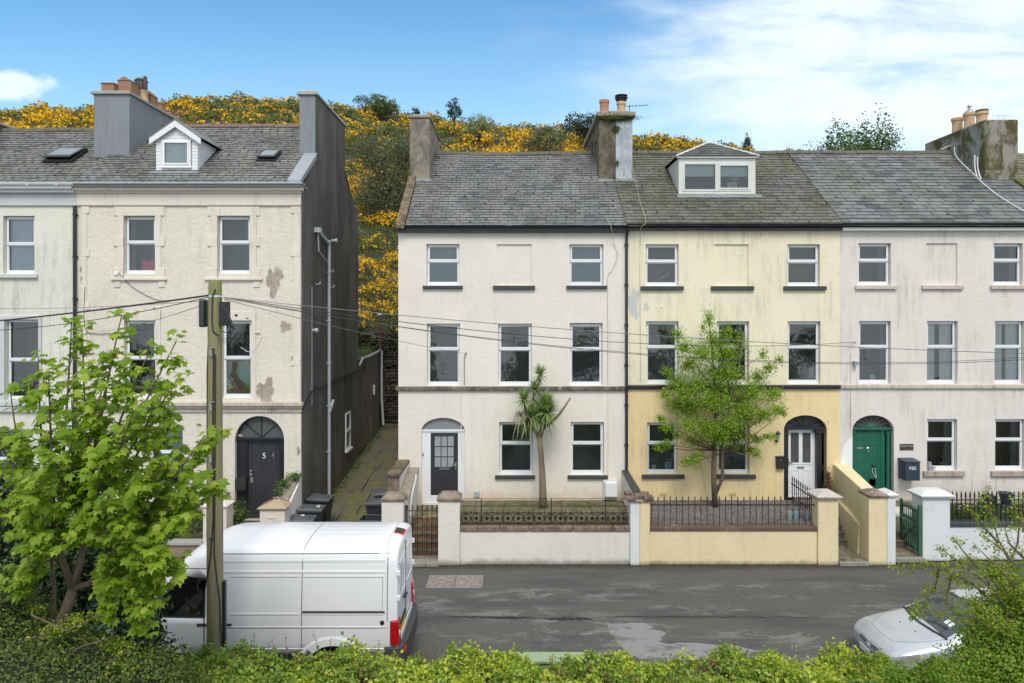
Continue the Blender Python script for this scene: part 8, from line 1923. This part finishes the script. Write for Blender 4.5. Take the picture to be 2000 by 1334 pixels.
# ---- ivy covered mass and privet at lower left
ivym = leaf_mat('dark_ivy_leaf', (.012, .035, .014), (.05, .095, .04), (.13, .17, .09), .07, .28, .12, 1.2)
prim = leaf_mat('olive_privet_leaf', (.055, .085, .018), (.17, .22, .045), (.30, .34, .05), .10, .45, .3, 1.2)
yelm = leaf_mat('yellow_green_leaf', (.22, .30, .025), (.42, .46, .05), (.12, .2, .03), .25, .5, .4, 1.2)
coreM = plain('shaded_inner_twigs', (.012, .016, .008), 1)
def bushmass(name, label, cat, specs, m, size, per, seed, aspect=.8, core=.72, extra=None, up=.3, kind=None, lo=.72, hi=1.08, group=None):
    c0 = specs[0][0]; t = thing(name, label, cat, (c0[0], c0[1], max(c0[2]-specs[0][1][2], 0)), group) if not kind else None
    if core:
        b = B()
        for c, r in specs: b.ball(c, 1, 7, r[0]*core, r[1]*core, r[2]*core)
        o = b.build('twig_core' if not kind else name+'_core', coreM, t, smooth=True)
    C, D = blobs(specs, per, seed, lo, hi); 
    leaves('foliage', C, m, size, t, seed, up=up, aspect=aspect, out=D, outw=.7)
    return t
def PB(px, py, Y, rx, ry, rz): v = P(px, py, Y); return ((v.x, v.y, v.z), (rx, ry, rz))
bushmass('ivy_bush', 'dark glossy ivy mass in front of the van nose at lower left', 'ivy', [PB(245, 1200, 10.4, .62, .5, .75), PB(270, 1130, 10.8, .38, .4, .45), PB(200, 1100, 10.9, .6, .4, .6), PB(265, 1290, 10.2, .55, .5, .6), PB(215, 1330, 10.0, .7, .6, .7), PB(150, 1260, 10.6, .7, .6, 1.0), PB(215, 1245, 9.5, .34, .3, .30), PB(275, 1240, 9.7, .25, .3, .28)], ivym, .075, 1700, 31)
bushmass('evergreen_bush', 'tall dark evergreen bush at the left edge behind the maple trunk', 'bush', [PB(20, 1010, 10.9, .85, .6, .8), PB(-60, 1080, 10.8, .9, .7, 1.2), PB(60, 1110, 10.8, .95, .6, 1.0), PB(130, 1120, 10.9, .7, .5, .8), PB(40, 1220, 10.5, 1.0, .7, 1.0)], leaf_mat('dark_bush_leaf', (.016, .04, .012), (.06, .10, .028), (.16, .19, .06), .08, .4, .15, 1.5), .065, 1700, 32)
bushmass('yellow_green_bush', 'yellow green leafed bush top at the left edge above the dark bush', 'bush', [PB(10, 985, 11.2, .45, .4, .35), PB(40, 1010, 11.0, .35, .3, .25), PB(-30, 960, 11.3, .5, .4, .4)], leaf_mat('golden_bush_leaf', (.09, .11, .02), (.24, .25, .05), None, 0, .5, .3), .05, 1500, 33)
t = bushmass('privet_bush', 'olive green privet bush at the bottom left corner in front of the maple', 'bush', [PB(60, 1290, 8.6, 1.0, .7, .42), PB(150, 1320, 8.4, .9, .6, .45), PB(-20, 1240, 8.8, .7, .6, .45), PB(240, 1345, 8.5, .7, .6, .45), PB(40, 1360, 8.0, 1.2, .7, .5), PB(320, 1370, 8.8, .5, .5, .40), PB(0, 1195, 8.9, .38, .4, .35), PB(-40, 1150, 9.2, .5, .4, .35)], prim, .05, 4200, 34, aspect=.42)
C, D = blobs([PB(150, 1210, 8.5, .12, .12, .09), PB(110, 1230, 8.4, .2, .15, .08), PB(190, 1205, 8.6, .14, .1, .08), PB(230, 1265, 8.5, .25, .15, .14), PB(175, 1310, 8.3, .3, .15, .1), PB(240, 1300, 8.4, .2, .15, .1), PB(120, 1320, 8.3, .2, .15, .1), PB(70, 1190, 8.8, .15, .1, .08)], 5200, 35, .2, 1.1)
leaves('young_shoots', C, yelm, .035, t, 35, aspect=.8)
b = B()
for (p0, p1, p2) in (((60, 1200), (130, 1232), (220, 1190)), ((120, 1290), (160, 1262), (215, 1245)), ((20, 1290), (50, 1250), (100, 1235)), ((150, 1330), (200, 1300), (255, 1270))):
    b.tube([P(*p0, 8.3), P(*p1, 8.2), P(*p2, 8.3)], [.010, .008, .004], 5)
b.build('bare_stem', barkm, t)
# ---- bramble hedge along the near side
def hedge_top(px): return float(np.interp(px, [250, 330, 400, 480, 560, 640, 720, 800, 870, 950, 1050, 1150, 1230, 1300, 1400, 1500, 1600, 1645, 1700, 1780, 2000], [1318, 1298, 1280, 1276, 1280, 1280, 1282, 1286, 1278, 1283, 1291, 1292, 1291, 1290, 1282, 1286, 1280, 1276, 1300, 1318, 1300]))
def hz_(x, Y):
    zt = HC-(hedge_top(1000+x*1333.33/11.2)-608)/119.05
    f_ = (Y-11.2); return zt+.42*min(max(-f_/1.9, 0), 1.4)**.9-(max(f_, 0)*2.2)
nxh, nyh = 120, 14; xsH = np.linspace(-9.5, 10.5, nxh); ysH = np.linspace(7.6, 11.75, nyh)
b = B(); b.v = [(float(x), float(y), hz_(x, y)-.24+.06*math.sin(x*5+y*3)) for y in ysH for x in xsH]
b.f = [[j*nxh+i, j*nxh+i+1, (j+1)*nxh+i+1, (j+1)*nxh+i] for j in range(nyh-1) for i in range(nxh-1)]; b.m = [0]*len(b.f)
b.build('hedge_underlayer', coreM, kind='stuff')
rg = np.random.default_rng(41); n = 74000
x = rg.uniform(-6.6, 8.3, n); y = 11.6-rg.uniform(0, 1, n)**1.25*2.7
hz0 = np.array([hz_(a_, c_) for a_, c_ in zip(x, y)])
lump = .10*np.sin(x*3.1+y*2)+.08*np.sin(x*7.3-y*5)+.05*np.sin(x*13+y*11); z = hz0+lump-.20*rg.uniform(0, 1, n)**1.2+rg.exponential(.028, n)
z += np.where((np.sin(x*4.7+1)+np.sin(x*11.3) > 1.15), rg.uniform(0, .13, n), 0)
tone = vnoise(x, y, 1.1, 2.0)+vnoise(x, y, 3.1, 5.0)*.6+rg.normal(size=n)*.35
xpx = 1000+x*1333.33/y
yel = np.where(xpx < 560, -.75, .15)
mi = np.where(tone+yel > .12, 1, np.where(tone < -1.0, 2, 0))
brg = leaf_mat('bramble_green', (.11, .19, .022), (.28, .39, .06), (.30, .34, .05), .12, .5, .3, 1.5)
brr = leaf_mat('bramble_dry_red', (.10, .05, .025), (.20, .12, .06), None, 0, .7, .2)
brm = leaf_mat('bramble_fresh', (.34, .43, .035), (.62, .64, .10), (.14, .24, .04), .25, .5, .4, 1.5)
leaves('bramble_hedge', np.stack([x, y, z], 1), [brg, brm, brr], .058, None, 42, up=.7, aspect=.75, droop=.1, var=.5, mi=mi, kind='stuff')
# loose sprays and dry stalks rising out of the hedge
rr = random.Random(8); b = B(); SC = []
for k in range(110):
    x0_ = rr.uniform(-6.2, 8.0); y0_ = rr.uniform(10.2, 11.3); z0_ = hz_(x0_, y0_)-.1; h_ = rr.uniform(.18, .42)*(1.25 if -4.5 < x0_ < -2 else .8); dx_ = rr.uniform(-.12, .12)
    b.tube([(x0_, y0_, z0_), (x0_+dx_*.5, y0_, z0_+h_*.6), (x0_+dx_, y0_, z0_+h_)], [.005, .004, .002], 4)
    for j in range(8): t_ = rr.uniform(.4, 1.05); SC.append((x0_+dx_*t_+rr.gauss(0, .025), y0_+rr.gauss(0, .025), z0_+h_*t_))
b.build('dry_stalks', plain('dry_stalk', (.16, .10, .06), .9), kind='stuff')
leaves('stalk_leaves', np.array(SC), [brr, brm], .034, None, 5, aspect=.6, mi=np.random.default_rng(1).integers(0, 2, len(SC)), kind='stuff')
# ---- hawthorn in the right foreground
hawm = leaf_mat('hawthorn_leaf', (.15, .23, .02), (.38, .46, .06), (.26, .17, .05), .10, .5, .4, 1.6)
hawg = leaf_mat('deep_hawthorn_leaf', (.08, .19, .015), (.22, .38, .04), (.22, .30, .04), .15, .5, .35, 1.6)
haw = thing('hawthorn_bush', 'hawthorn with small yellow green leaves in the right foreground over the car', 'bush', (6.9, 9.2, 1.2))
paths = [([(1990, 1340), (1992, 1200), (1975, 1095), (1950, 1055), (1938, 1010), (1929, 950)], 9.0, .6), ([(1975, 1095), (1988, 1060), (1992, 1000), (2000, 960)], 9.1, .4), ([(1950, 1060), (1915, 1022), (1888, 992)], 9.0, .5),
         ([(2000, 1240), (1940, 1150), (1870, 1095), (1835, 1070)], 8.8, .8), ([(1990, 1230), (1900, 1140), (1830, 1105), (1745, 1112)], 9.2, .9), ([(1835, 1110), (1825, 1150), (1800, 1185), (1778, 1215)], 9.2, 1), ([(1860, 1120), (1850, 1160), (1845, 1200)], 9.2, 1),
         ([(2000, 1280), (1900, 1205), (1830, 1195), (1775, 1190)], 8.8, .8), ([(1990, 1250), (1910, 1180), (1870, 1165)], 8.6, .9), ([(2010, 1180), (1960, 1120), (1900, 1060)], 8.7, .5), ([(2010, 1100), (1970, 1060), (1960, 1020)], 8.8, .5), ([(2000, 1150), (1960, 1075), (1920, 1045)], 9.4, .6), ([(2010, 1060), (1990, 1010), (1965, 985)], 9.4, .6), ([(1960, 1180), (1920, 1120), (1880, 1075), (1860, 1050)], 9.0, .6)]
rg = np.random.default_rng(51); b = B(); HCs = []; rr = random.Random(51)
for pts, Yd, dn in paths:
    pw = [P(p[0], p[1], Yd+rr.uniform(-.1, .1)) for p in pts]; b.tube(pw, list(np.linspace(.018, .004, len(pw))), 6)
    for i in range(len(pw)-1):
        Ls = (pw[i+1]-pw[i]).length; st_ = max(int(Ls/.03), 2)
        for k in range(st_):
            q = pw[i].lerp(pw[i+1], k/st_)
            if rr.random() > dn*(.55 if i == 0 and dn < .7 else 1): continue
            d = Vector((rr.gauss(0, 1), rr.gauss(0, 1), rr.gauss(.2, 1))).normalized()*rr.uniform(.02, .13); e = q+d
            if rr.random() < .3: b.tube([q, e], [.004, .002], 3)
            for j in range(14): HCs.append((e.x+rr.gauss(0, .028), e.y+rr.gauss(0, .03), e.z+rr.gauss(0, .028)))
b.build('branches', barkm, haw)
leaves('sprays', np.array(HCs), hawm, .030, haw, 52, aspect=.8, up=.4)
sp1 = [PB(1985, 1230, 8.9, .35, .35, .3), PB(1930, 1235, 8.9, .28, .3, .22), PB(2020, 1170, 8.9, .4, .4, .38), PB(1970, 1170, 9.0, .22, .2, .15), PB(1900, 1290, 8.8, .25, .3, .18), PB(1960, 1300, 8.6, .4, .4, .3), PB(2030, 1290, 8.6, .5, .5, .4), PB(1850, 1325, 8.7, .25, .3, .2), PB(1838, 1300, 8.9, .11, .15, .12), PB(1790, 1340, 8.8, .4, .4, .2), PB(1910, 1350, 8.4, .5, .4, .25), PB(1700, 1362, 9.2, .35, .4, .16), PB(1900, 1240, 9.0, .14, .2, .1), PB(1945, 1120, 9.0, .14, .2, .12), PB(1915, 1185, 9.0, .15, .2, .1)]
C, D = blobs(sp1, 13000, 53, .15, 1.25); leaves('foliage', C, [hawg, hawm], .034, haw, 53, aspect=.8, up=.4, out=D, mi=(np.random.default_rng(3).random(len(C)) < np.clip((C[:, 2]-2.2)*.55, .12, .85)).astype(int))
b = B()
for s_ in (6,): b.ball(sp1[s_][0], 1, 6, *[q*.55 for q in sp1[s_][1]])
b.build('twig_core', coreM, haw)
# ---- tree in the yellow house garden
chm = leaf_mat('rowan_leaf', (.15, .28, .016), (.32, .48, .045), (.24, .30, .04), .12, .5, .35, 1.4)
Yr = 21.45; gt = thing('garden_tree', 'young green tree on the gravel in front of the yellow house', 'tree', tuple(Vector((P(1397, 985, Yr).x, Yr, 1.08))))
b = B(); rr = random.Random(61); z0 = P(1397, 985, Yr); z0.z = 1.05
fk1 = P(1395, 870, Yr); fk2 = P(1411, 872, Yr-.1)
b.tube([z0, P(1394, 930, Yr), fk1, P(1398, 800, Yr), P(1395, 740, Yr), P(1384, 612, Yr)], [.10, .085, .075, .06, .045, .01], 10)
b.tube([P(1397, 965, Yr), P(1411, 935, Yr-.05), fk2, P(1425, 800, Yr-.15), P(1440, 740, Yr-.1), P(1452, 655, Yr)], [.06, .055, .05, .04, .028, .008], 8)
cls = [(1384, 622, 10, 22), (1395, 665, 18, 22), (1375, 690, 22, 16), (1325, 652, 12, 14), (1337, 678, 16, 16), (1345, 712, 18, 16), (1422, 648, 10, 16), (1415, 690, 20, 22), (1446, 672, 12, 24), (1303, 725, 12, 10), (1320, 745, 20, 12), (1430, 730, 20, 18), (1397, 730, 22, 18), (1490, 692, 9, 12), (1503, 718, 12, 14), (1522, 702, 8, 9), (1480, 735, 14, 14), (1360, 750, 22, 16), (1300, 768, 14, 10), (1322, 790, 24, 14), (1470, 765, 24, 18), (1512, 770, 20, 14), (1440, 780, 26, 20), (1395, 785, 28, 20), (1350, 795, 24, 16), (1520, 800, 16, 10), (1490, 810, 20, 14), (1530, 806, 7, 7), (1290, 818, 10, 10), (1302, 835, 12, 10), (1345, 830, 20, 14), (1385, 835, 26, 18), (1425, 830, 24, 16), (1460, 815, 20, 14), (1287, 872, 12, 9), (1302, 868, 14, 8), (1320, 850, 10, 10), (1355, 860, 16, 10), (1345, 902, 16, 11), (1360, 893, 10, 12), (1405, 855, 26, 14), (1450, 850, 16, 10), (1478, 858, 12, 8), (1500, 853, 12, 6), (1512, 852, 6, 5), (1465, 880, 14, 9), (1477, 888, 8, 7), (1435, 870, 12, 9), (1372, 640, 5, 12), (1335, 770, 18, 14), (1285, 872, 8, 7), (1410, 760, 24, 16), (1455, 800, 20, 12)]
S_ = 1333.33/Yr; spec = []
for i, (px, py, rx_, rz_) in enumerate(cls):
    Yd = Yr+rr.uniform(-.6, .6); c = P(px, py, Yd); k_ = 1.18 if 1330 < px < 1490 and 660 < py < 870 else 1.05; spec.append(((c.x, c.y, c.z), (rx_/S_*k_, rx_/S_*k_, rz_/S_*k_)))
    s0 = P(rr.choice([1396, 1425]), min(max(py+rr.uniform(40, 90), 700), 880), Yr-.05); b.tube([s0, s0.lerp(c, .5)+Vector((0, 0, -.05)), c], [.022, .014, .005], 5)
for pts in ([(1375, 870), (1368, 905), (1372, 930), (1378, 960)], [(1360, 860), (1375, 890), (1390, 905)]): b.tube([P(*p, Yr-.2) for p in pts], [.012, .009, .006, .004][:len(pts)], 4)
b.build('trunk', barkm, gt, smooth=True)
rg = np.random.default_rng(62); C, D = blobs(spec, 1700, 62, .1, 1.25)
leaves('foliage', C, chm, .075, gt, 62, up=.4, aspect=.5, droop=.6, out=D, outw=.3)
# ---- cabbage palm by the white house
palm = thing('cabbage_palm', 'spiky cabbage palm with bare forked trunk in front of the white house', 'palm tree', (P(1060, 985, 21.4).x, 21.4, 1.1))
pk_ = lambda px, py, dy=0: P(px, py, 21.4+dy)
ptm = render_mat('palm_trunk_bark', (.24, .185, .13), (.09, .07, .045), .7, seed=70, bump=.8)
b = B(); q0 = pk_(1061, 985); q0.z = 1.05
b.tube([q0, pk_(1060, 960), pk_(1059, 920), pk_(1056, 880), pk_(1053, 852)], [.125, .115, .095, .085, .085], 12)
b.tube([pk_(1053, 856), pk_(1045, 842), pk_(1034, 832), pk_(1029, 812), pk_(1024, 786)], [.07, .055, .045, .04, .035], 8)
b.tube([pk_(1054, 856), pk_(1060, 838), pk_(1066, 828), pk_(1067, 812)], [.075, .055, .05, .045], 8)
b.tube([pk_(1060, 838), pk_(1078, 824), pk_(1092, 810), pk_(1102, 796), pk_(1114, 777)], [.055, .045, .04, .034, .026], 8)
b.tube([pk_(1052, 850), pk_(1058, 830, .1), pk_(1052, 815, .1), pk_(1056, 795, .1), pk_(1048, 786, .1), pk_(1041, 780, .1), pk_(1043, 768, .1), pk_(1046, 760, .1), pk_(1051, 750, .1), pk_(1054, 735, .1)], [.05, .04, .04, .036, .036, .036, .034, .03, .026, .024], 8)
b.tube([pk_(1034, 832), pk_(1040, 822), pk_(1041, 815)], [.04, .035, .03], 6)
b.build('trunk', ptm, palm, smooth=True)
plm = leaf_mat('palm_blade', (.14, .25, .06), (.34, .45, .17), (.30, .24, .10), .05, .45, .25, 3)
def rosette(c, r, n, seed, droop=.35, dry=0):
    rg = np.random.default_rng(seed); d = unit(rg.normal(size=(n, 3))+np.array([0, 0, .7])); L = r*rg.uniform(.75, 1.1, n); w_ = .045; V = []; F = []
    side = unit(np.cross(d, np.array([0, 0, 1.0]))+1e-5); k = 5
    for j in range(k+1):
        t_ = j/k; p = np.array(c)+d*(L*t_)[:, None]-np.array([0, 0, 1])*(L*droop*t_**2.2)[:, None]; ww = w_*(1-t_**2)*.5+.001
        V.append(np.stack([p-side*ww, p+side*ww], 1))
    V = np.stack(V, 1).reshape(n, -1, 3); base = (np.arange(n)*(2*(k+1)))[:, None, None]
    fq = np.array([(2*j, 2*j+1, 2*j+3, 2*j+2) for j in range(k)])
    return V.reshape(-1, 3), (base+fq[None]).reshape(-1, 4)
for i, (px, py, r, n, dr_, dy) in enumerate(((1055, 732, .42, 110, .08, .1), (1045, 760, .40, 90, .15, .1), (1023, 780, .50, 130, .2, 0), (1068, 806, .70, 230, .2, -.1), (1066, 790, .55, 140, .05, 0), (1040, 812, .62, 190, .25, -.05), (1030, 826, .46, 60, .7, .05))):
    c = pk_(px, py, dy); V, F = rosette(c, r, n, 70+i, dr_); npmesh('leaf_rosette', V, F, plm, palm)
V, F = rosette(pk_(1018, 812, -.1), .62, 26, 99, 1.0); npmesh('dead_leaves', V, F, plain('dry_palm_leaf', (.30, .24, .17), .9), palm)
# ---- small plants around the doors
wg = leaf_mat('weed_green', (.04, .10, .02), (.13, .22, .04), (.22, .26, .06), .15, .5, .3, 3)
def plant(name, label, cat, specs, m, size, per, seed, stem=True, asp=.6, origin=None):
    c0 = specs[0]; base = (c0[0][0], c0[0][1], c0[0][2]-c0[1][2]); t = thing(name, label, cat, base); b = B(); rr = random.Random(seed)
    for c, r in specs:
        for k in range(4): e = Vector(c)+Vector((rr.uniform(-.6, .6)*r[0], rr.uniform(-.5, .5)*r[1], rr.uniform(.2, .9)*r[2])); b.tube([(c[0], c[1], c[2]-r[2]), Vector(c).lerp(e, .4), e], [.010, .007, .003], 4)
    b.build('stems', barkd, t); C, D = blobs(specs, per, seed, .2, 1.15)
    leaves('foliage', C, m, size, t, seed, up=.4, aspect=asp, out=D, outw=.4); return t
plant('shrub', 'bright green shrub left of the black door numbered 5', 'shrub', [PB(468, 1002, 20.5, .28, .25, .3), PB(462, 1020, 20.3, .3, .25, .2), PB(455, 985, 20.8, .14, .15, .14)], wg, .07, 2600, 80)
plant('wall_plant', 'leafy plant growing on the sloping wall right of door five', 'plant', [PB(577, 930, 20.9, .26, .2, .14), PB(555, 942, 20.6, .2, .2, .14), PB(545, 958, 20.3, .16, .15, .12)], wg, .055, 3200, 81)
plant('climbing_plant', 'thin climbing plant between the telegraph pole and the black door', 'plant', [PB(445, 965, 20.9, .12, .1, .08), PB(440, 990, 20.9, .1, .1, .14), PB(436, 978, 20.9, .12, .1, .1)], leaf_mat('grey_green_climber', (.06, .09, .05), (.15, .18, .10), None, 0, .6, .2), .05, 2200, 82)
plant('shrub', 'tall grey green shrub in the far left front garden beside the pillar', 'shrub', [PB(378, 985, 20.4, .25, .2, .45), PB(385, 1010, 20.3, .2, .2, .3), PB(365, 950, 20.5, .12, .15, .25)], leaf_mat('grey_garden_shrub', (.05, .09, .04), (.14, .19, .09), None, 0, .6, .2), .05, 2200, 83)
rg = np.random.default_rng(84); n = 9000; x = rg.uniform(-16, -9.2, n); y = rg.uniform(19.85, 21.1, n); z = .78+(.25+.22*np.sin(x*2.3)+.15*np.sin(x*5+y*3))*rg.uniform(0, 1.1, n)
leaves('garden_weeds', np.stack([x, y, z], 1), [wg, leaf_mat('dry_weed', (.14, .11, .05), (.26, .20, .11), None, 0, .8, .2)], .075, None, 84, aspect=.45, up=.2, mi=(rg.random(n) < .25).astype(int), kind='stuff')
pl_ = plant('dwarf_conifer', 'small reddish green conifer beside the white half glazed door', 'conifer', [((10.12, 21.85, 1.62), (.16, .16, .35)), ((10.12, 21.85, 1.95), (.09, .09, .3)), ((10.15, 21.8, 1.4), (.2, .18, .2))], leaf_mat('reddish_conifer', (.03, .06, .02), (.08, .10, .03), (.20, .045, .03), .4, .6, .1), .045, 5200, 85)
B().lathe([(.10, 0), (.15, .2), (.155, .22)], (10.12, 21.85, 1.1), 14).build('pot', M['terracotta'], pl_)
for i, (px, lab) in enumerate(((1872, 'daffodil clump nearest the wide white pillar'), (1893, 'pale flowering clump second from the wide white pillar'), (1925, 'tall leafy clump behind the spiked railing'), (1985, 'leafy clump at the right edge behind the spiked railing'))):
    v = P(px, 1010, 20.5); t = plant('flower_clump', lab, 'flowers', [((v.x, 20.5, 1.22), (.28, .3, .22))], wg, .10, 1400, 90+i, asp=.15)
    if i != 2:
        rr = random.Random(90+i)
        for k in range(7): B().ball((v.x+rr.uniform(-.22, .22), 20.4+rr.uniform(-.2, .2), 1.42+rr.uniform(-.06, .1)), .035, 4, 1, 1, .6).build('flower', plain('pale_yellow_petal', (.62, .5, .2), .7) if i else plain('cream_petal', (.62, .48, .32), .7), t)
rg = np.random.default_rng(95); n = 5000; x = rg.uniform(12.9, 20, n); y = rg.uniform(20.3, 22.0, n)
leaves('lawn_grass', np.stack([x, y, 1.02+rg.uniform(0, .12, n)], 1), wg, .09, None, 95, aspect=.15, up=0, droop=-.6, kind='stuff')
# green tufts along alley edges, on the shared chimney and wall feet
def tufts(name, pts, r, n, size, seed, m=wg, flat=.5):
    rg = np.random.default_rng(seed); C = np.concatenate([np.array(p)+rg.normal(size=(n, 3))*np.array([r, r, r*flat]) for p in pts]); return leaves(name, C, m, size, None, seed, up=.4, aspect=.4, kind='stuff')
tufts('alley_weeds', [(GX+.12+.1*math.sin(y*3), y, azl(y)+.05) for y in np.arange(23.5, 33.5, .45)]+[(-6.2, 33.6, 1.6), (-5.8, 33.8, 1.6), (-5.3, 33.9, 1.55)], .10, 80, .06, 96)
tufts('road_edge_weeds', [(x, YF-.02, .02) for x in np.arange(-1.9, 3.4, .35)]+[(x, YF-.02, .02) for x in np.arange(4.1, 8.6, .5)], .035, 14, .035, 97, leaf_mat('dull_moss', (.03, .035, .012), (.08, .085, .03), None, 0, .9, .1))
mo = leaf_mat('chimney_moss', (.05, .07, .012), (.13, .16, .03), None, 0, .9, .1)
rg = np.random.default_rng(98); 
C = np.concatenate([np.array([3.75, 24.62, 14.24])+rg.normal(size=(2200, 3))*np.array([.34, .03, .05]), np.array([3.75, 24.64, 13.85])+rg.normal(size=(260, 3))*np.array([.07, .02, .07]), np.array([3.65, 24.64, 11.95])+rg.normal(size=(300, 3))*np.array([.1, .03, .07]), np.array([3.8, 24.64, 12.6])+rg.normal(size=(80, 3))*np.array([.03, .02, .05])])
leaves('chimney_moss', C, mo, .05, c2, 98, aspect=.6)
tufts('annex_roof_plants', [(-7.0, 30+i*.5, 5.35) for i in range(7)], .22, 130, .09, 99)
# brambly growth and twigs at the back of the alley above the stone wall
rg = np.random.default_rng(101); n = 9000; x = rg.uniform(-9.5, -3.4, n); y = rg.uniform(34.0, 35.2, n); z = 5.9+rg.normal(size=n)*.35+.35*np.sin(x*3)-np.where(y < 34.4, rg.uniform(0, .9, n), 0)
leaves('wall_top_growth', np.stack([x, y, z], 1), [ivym, leaf_mat('brown_bracken', (.10, .06, .03), (.18, .12, .07), None, 0, .9, .1)], .11, None, 101, aspect=.5, mi=(rg.random(n) < .3).astype(int), kind='stuff')
v = P(742, 650, 33.5); t = thing('wooden_post', 'slim rusty post standing at the back corner of the alley annex', 'post', (v.x, 33.5, 5)); B().box(v.x-.05, v.x+.05, 33.45, 33.55, 5.0, P(742, 615, 33.5).z).build('post', M['rust'], t); B().box(v.x-.07, v.x+.07, 33.43, 33.57, P(742, 615, 33.5).z, P(742, 612, 33.5).z).build('cap', M['white_paint'], t)

# ---- woodland on the bank behind the viewpoint; it shows mirrored in the window panes
rg = np.random.default_rng(120); spec = [((rg.uniform(-34, 34), rg.uniform(-20, -12), rg.uniform(1.5, 5.5)), (rg.uniform(1.2, 2.6), 1.6, rg.uniform(1.0, 2.2))) for _ in range(42)]
C, D = blobs(spec, 60, 121, .3, 1.1); leaves('woodland', C, lsy, .38, None, 122, kind='stuff')
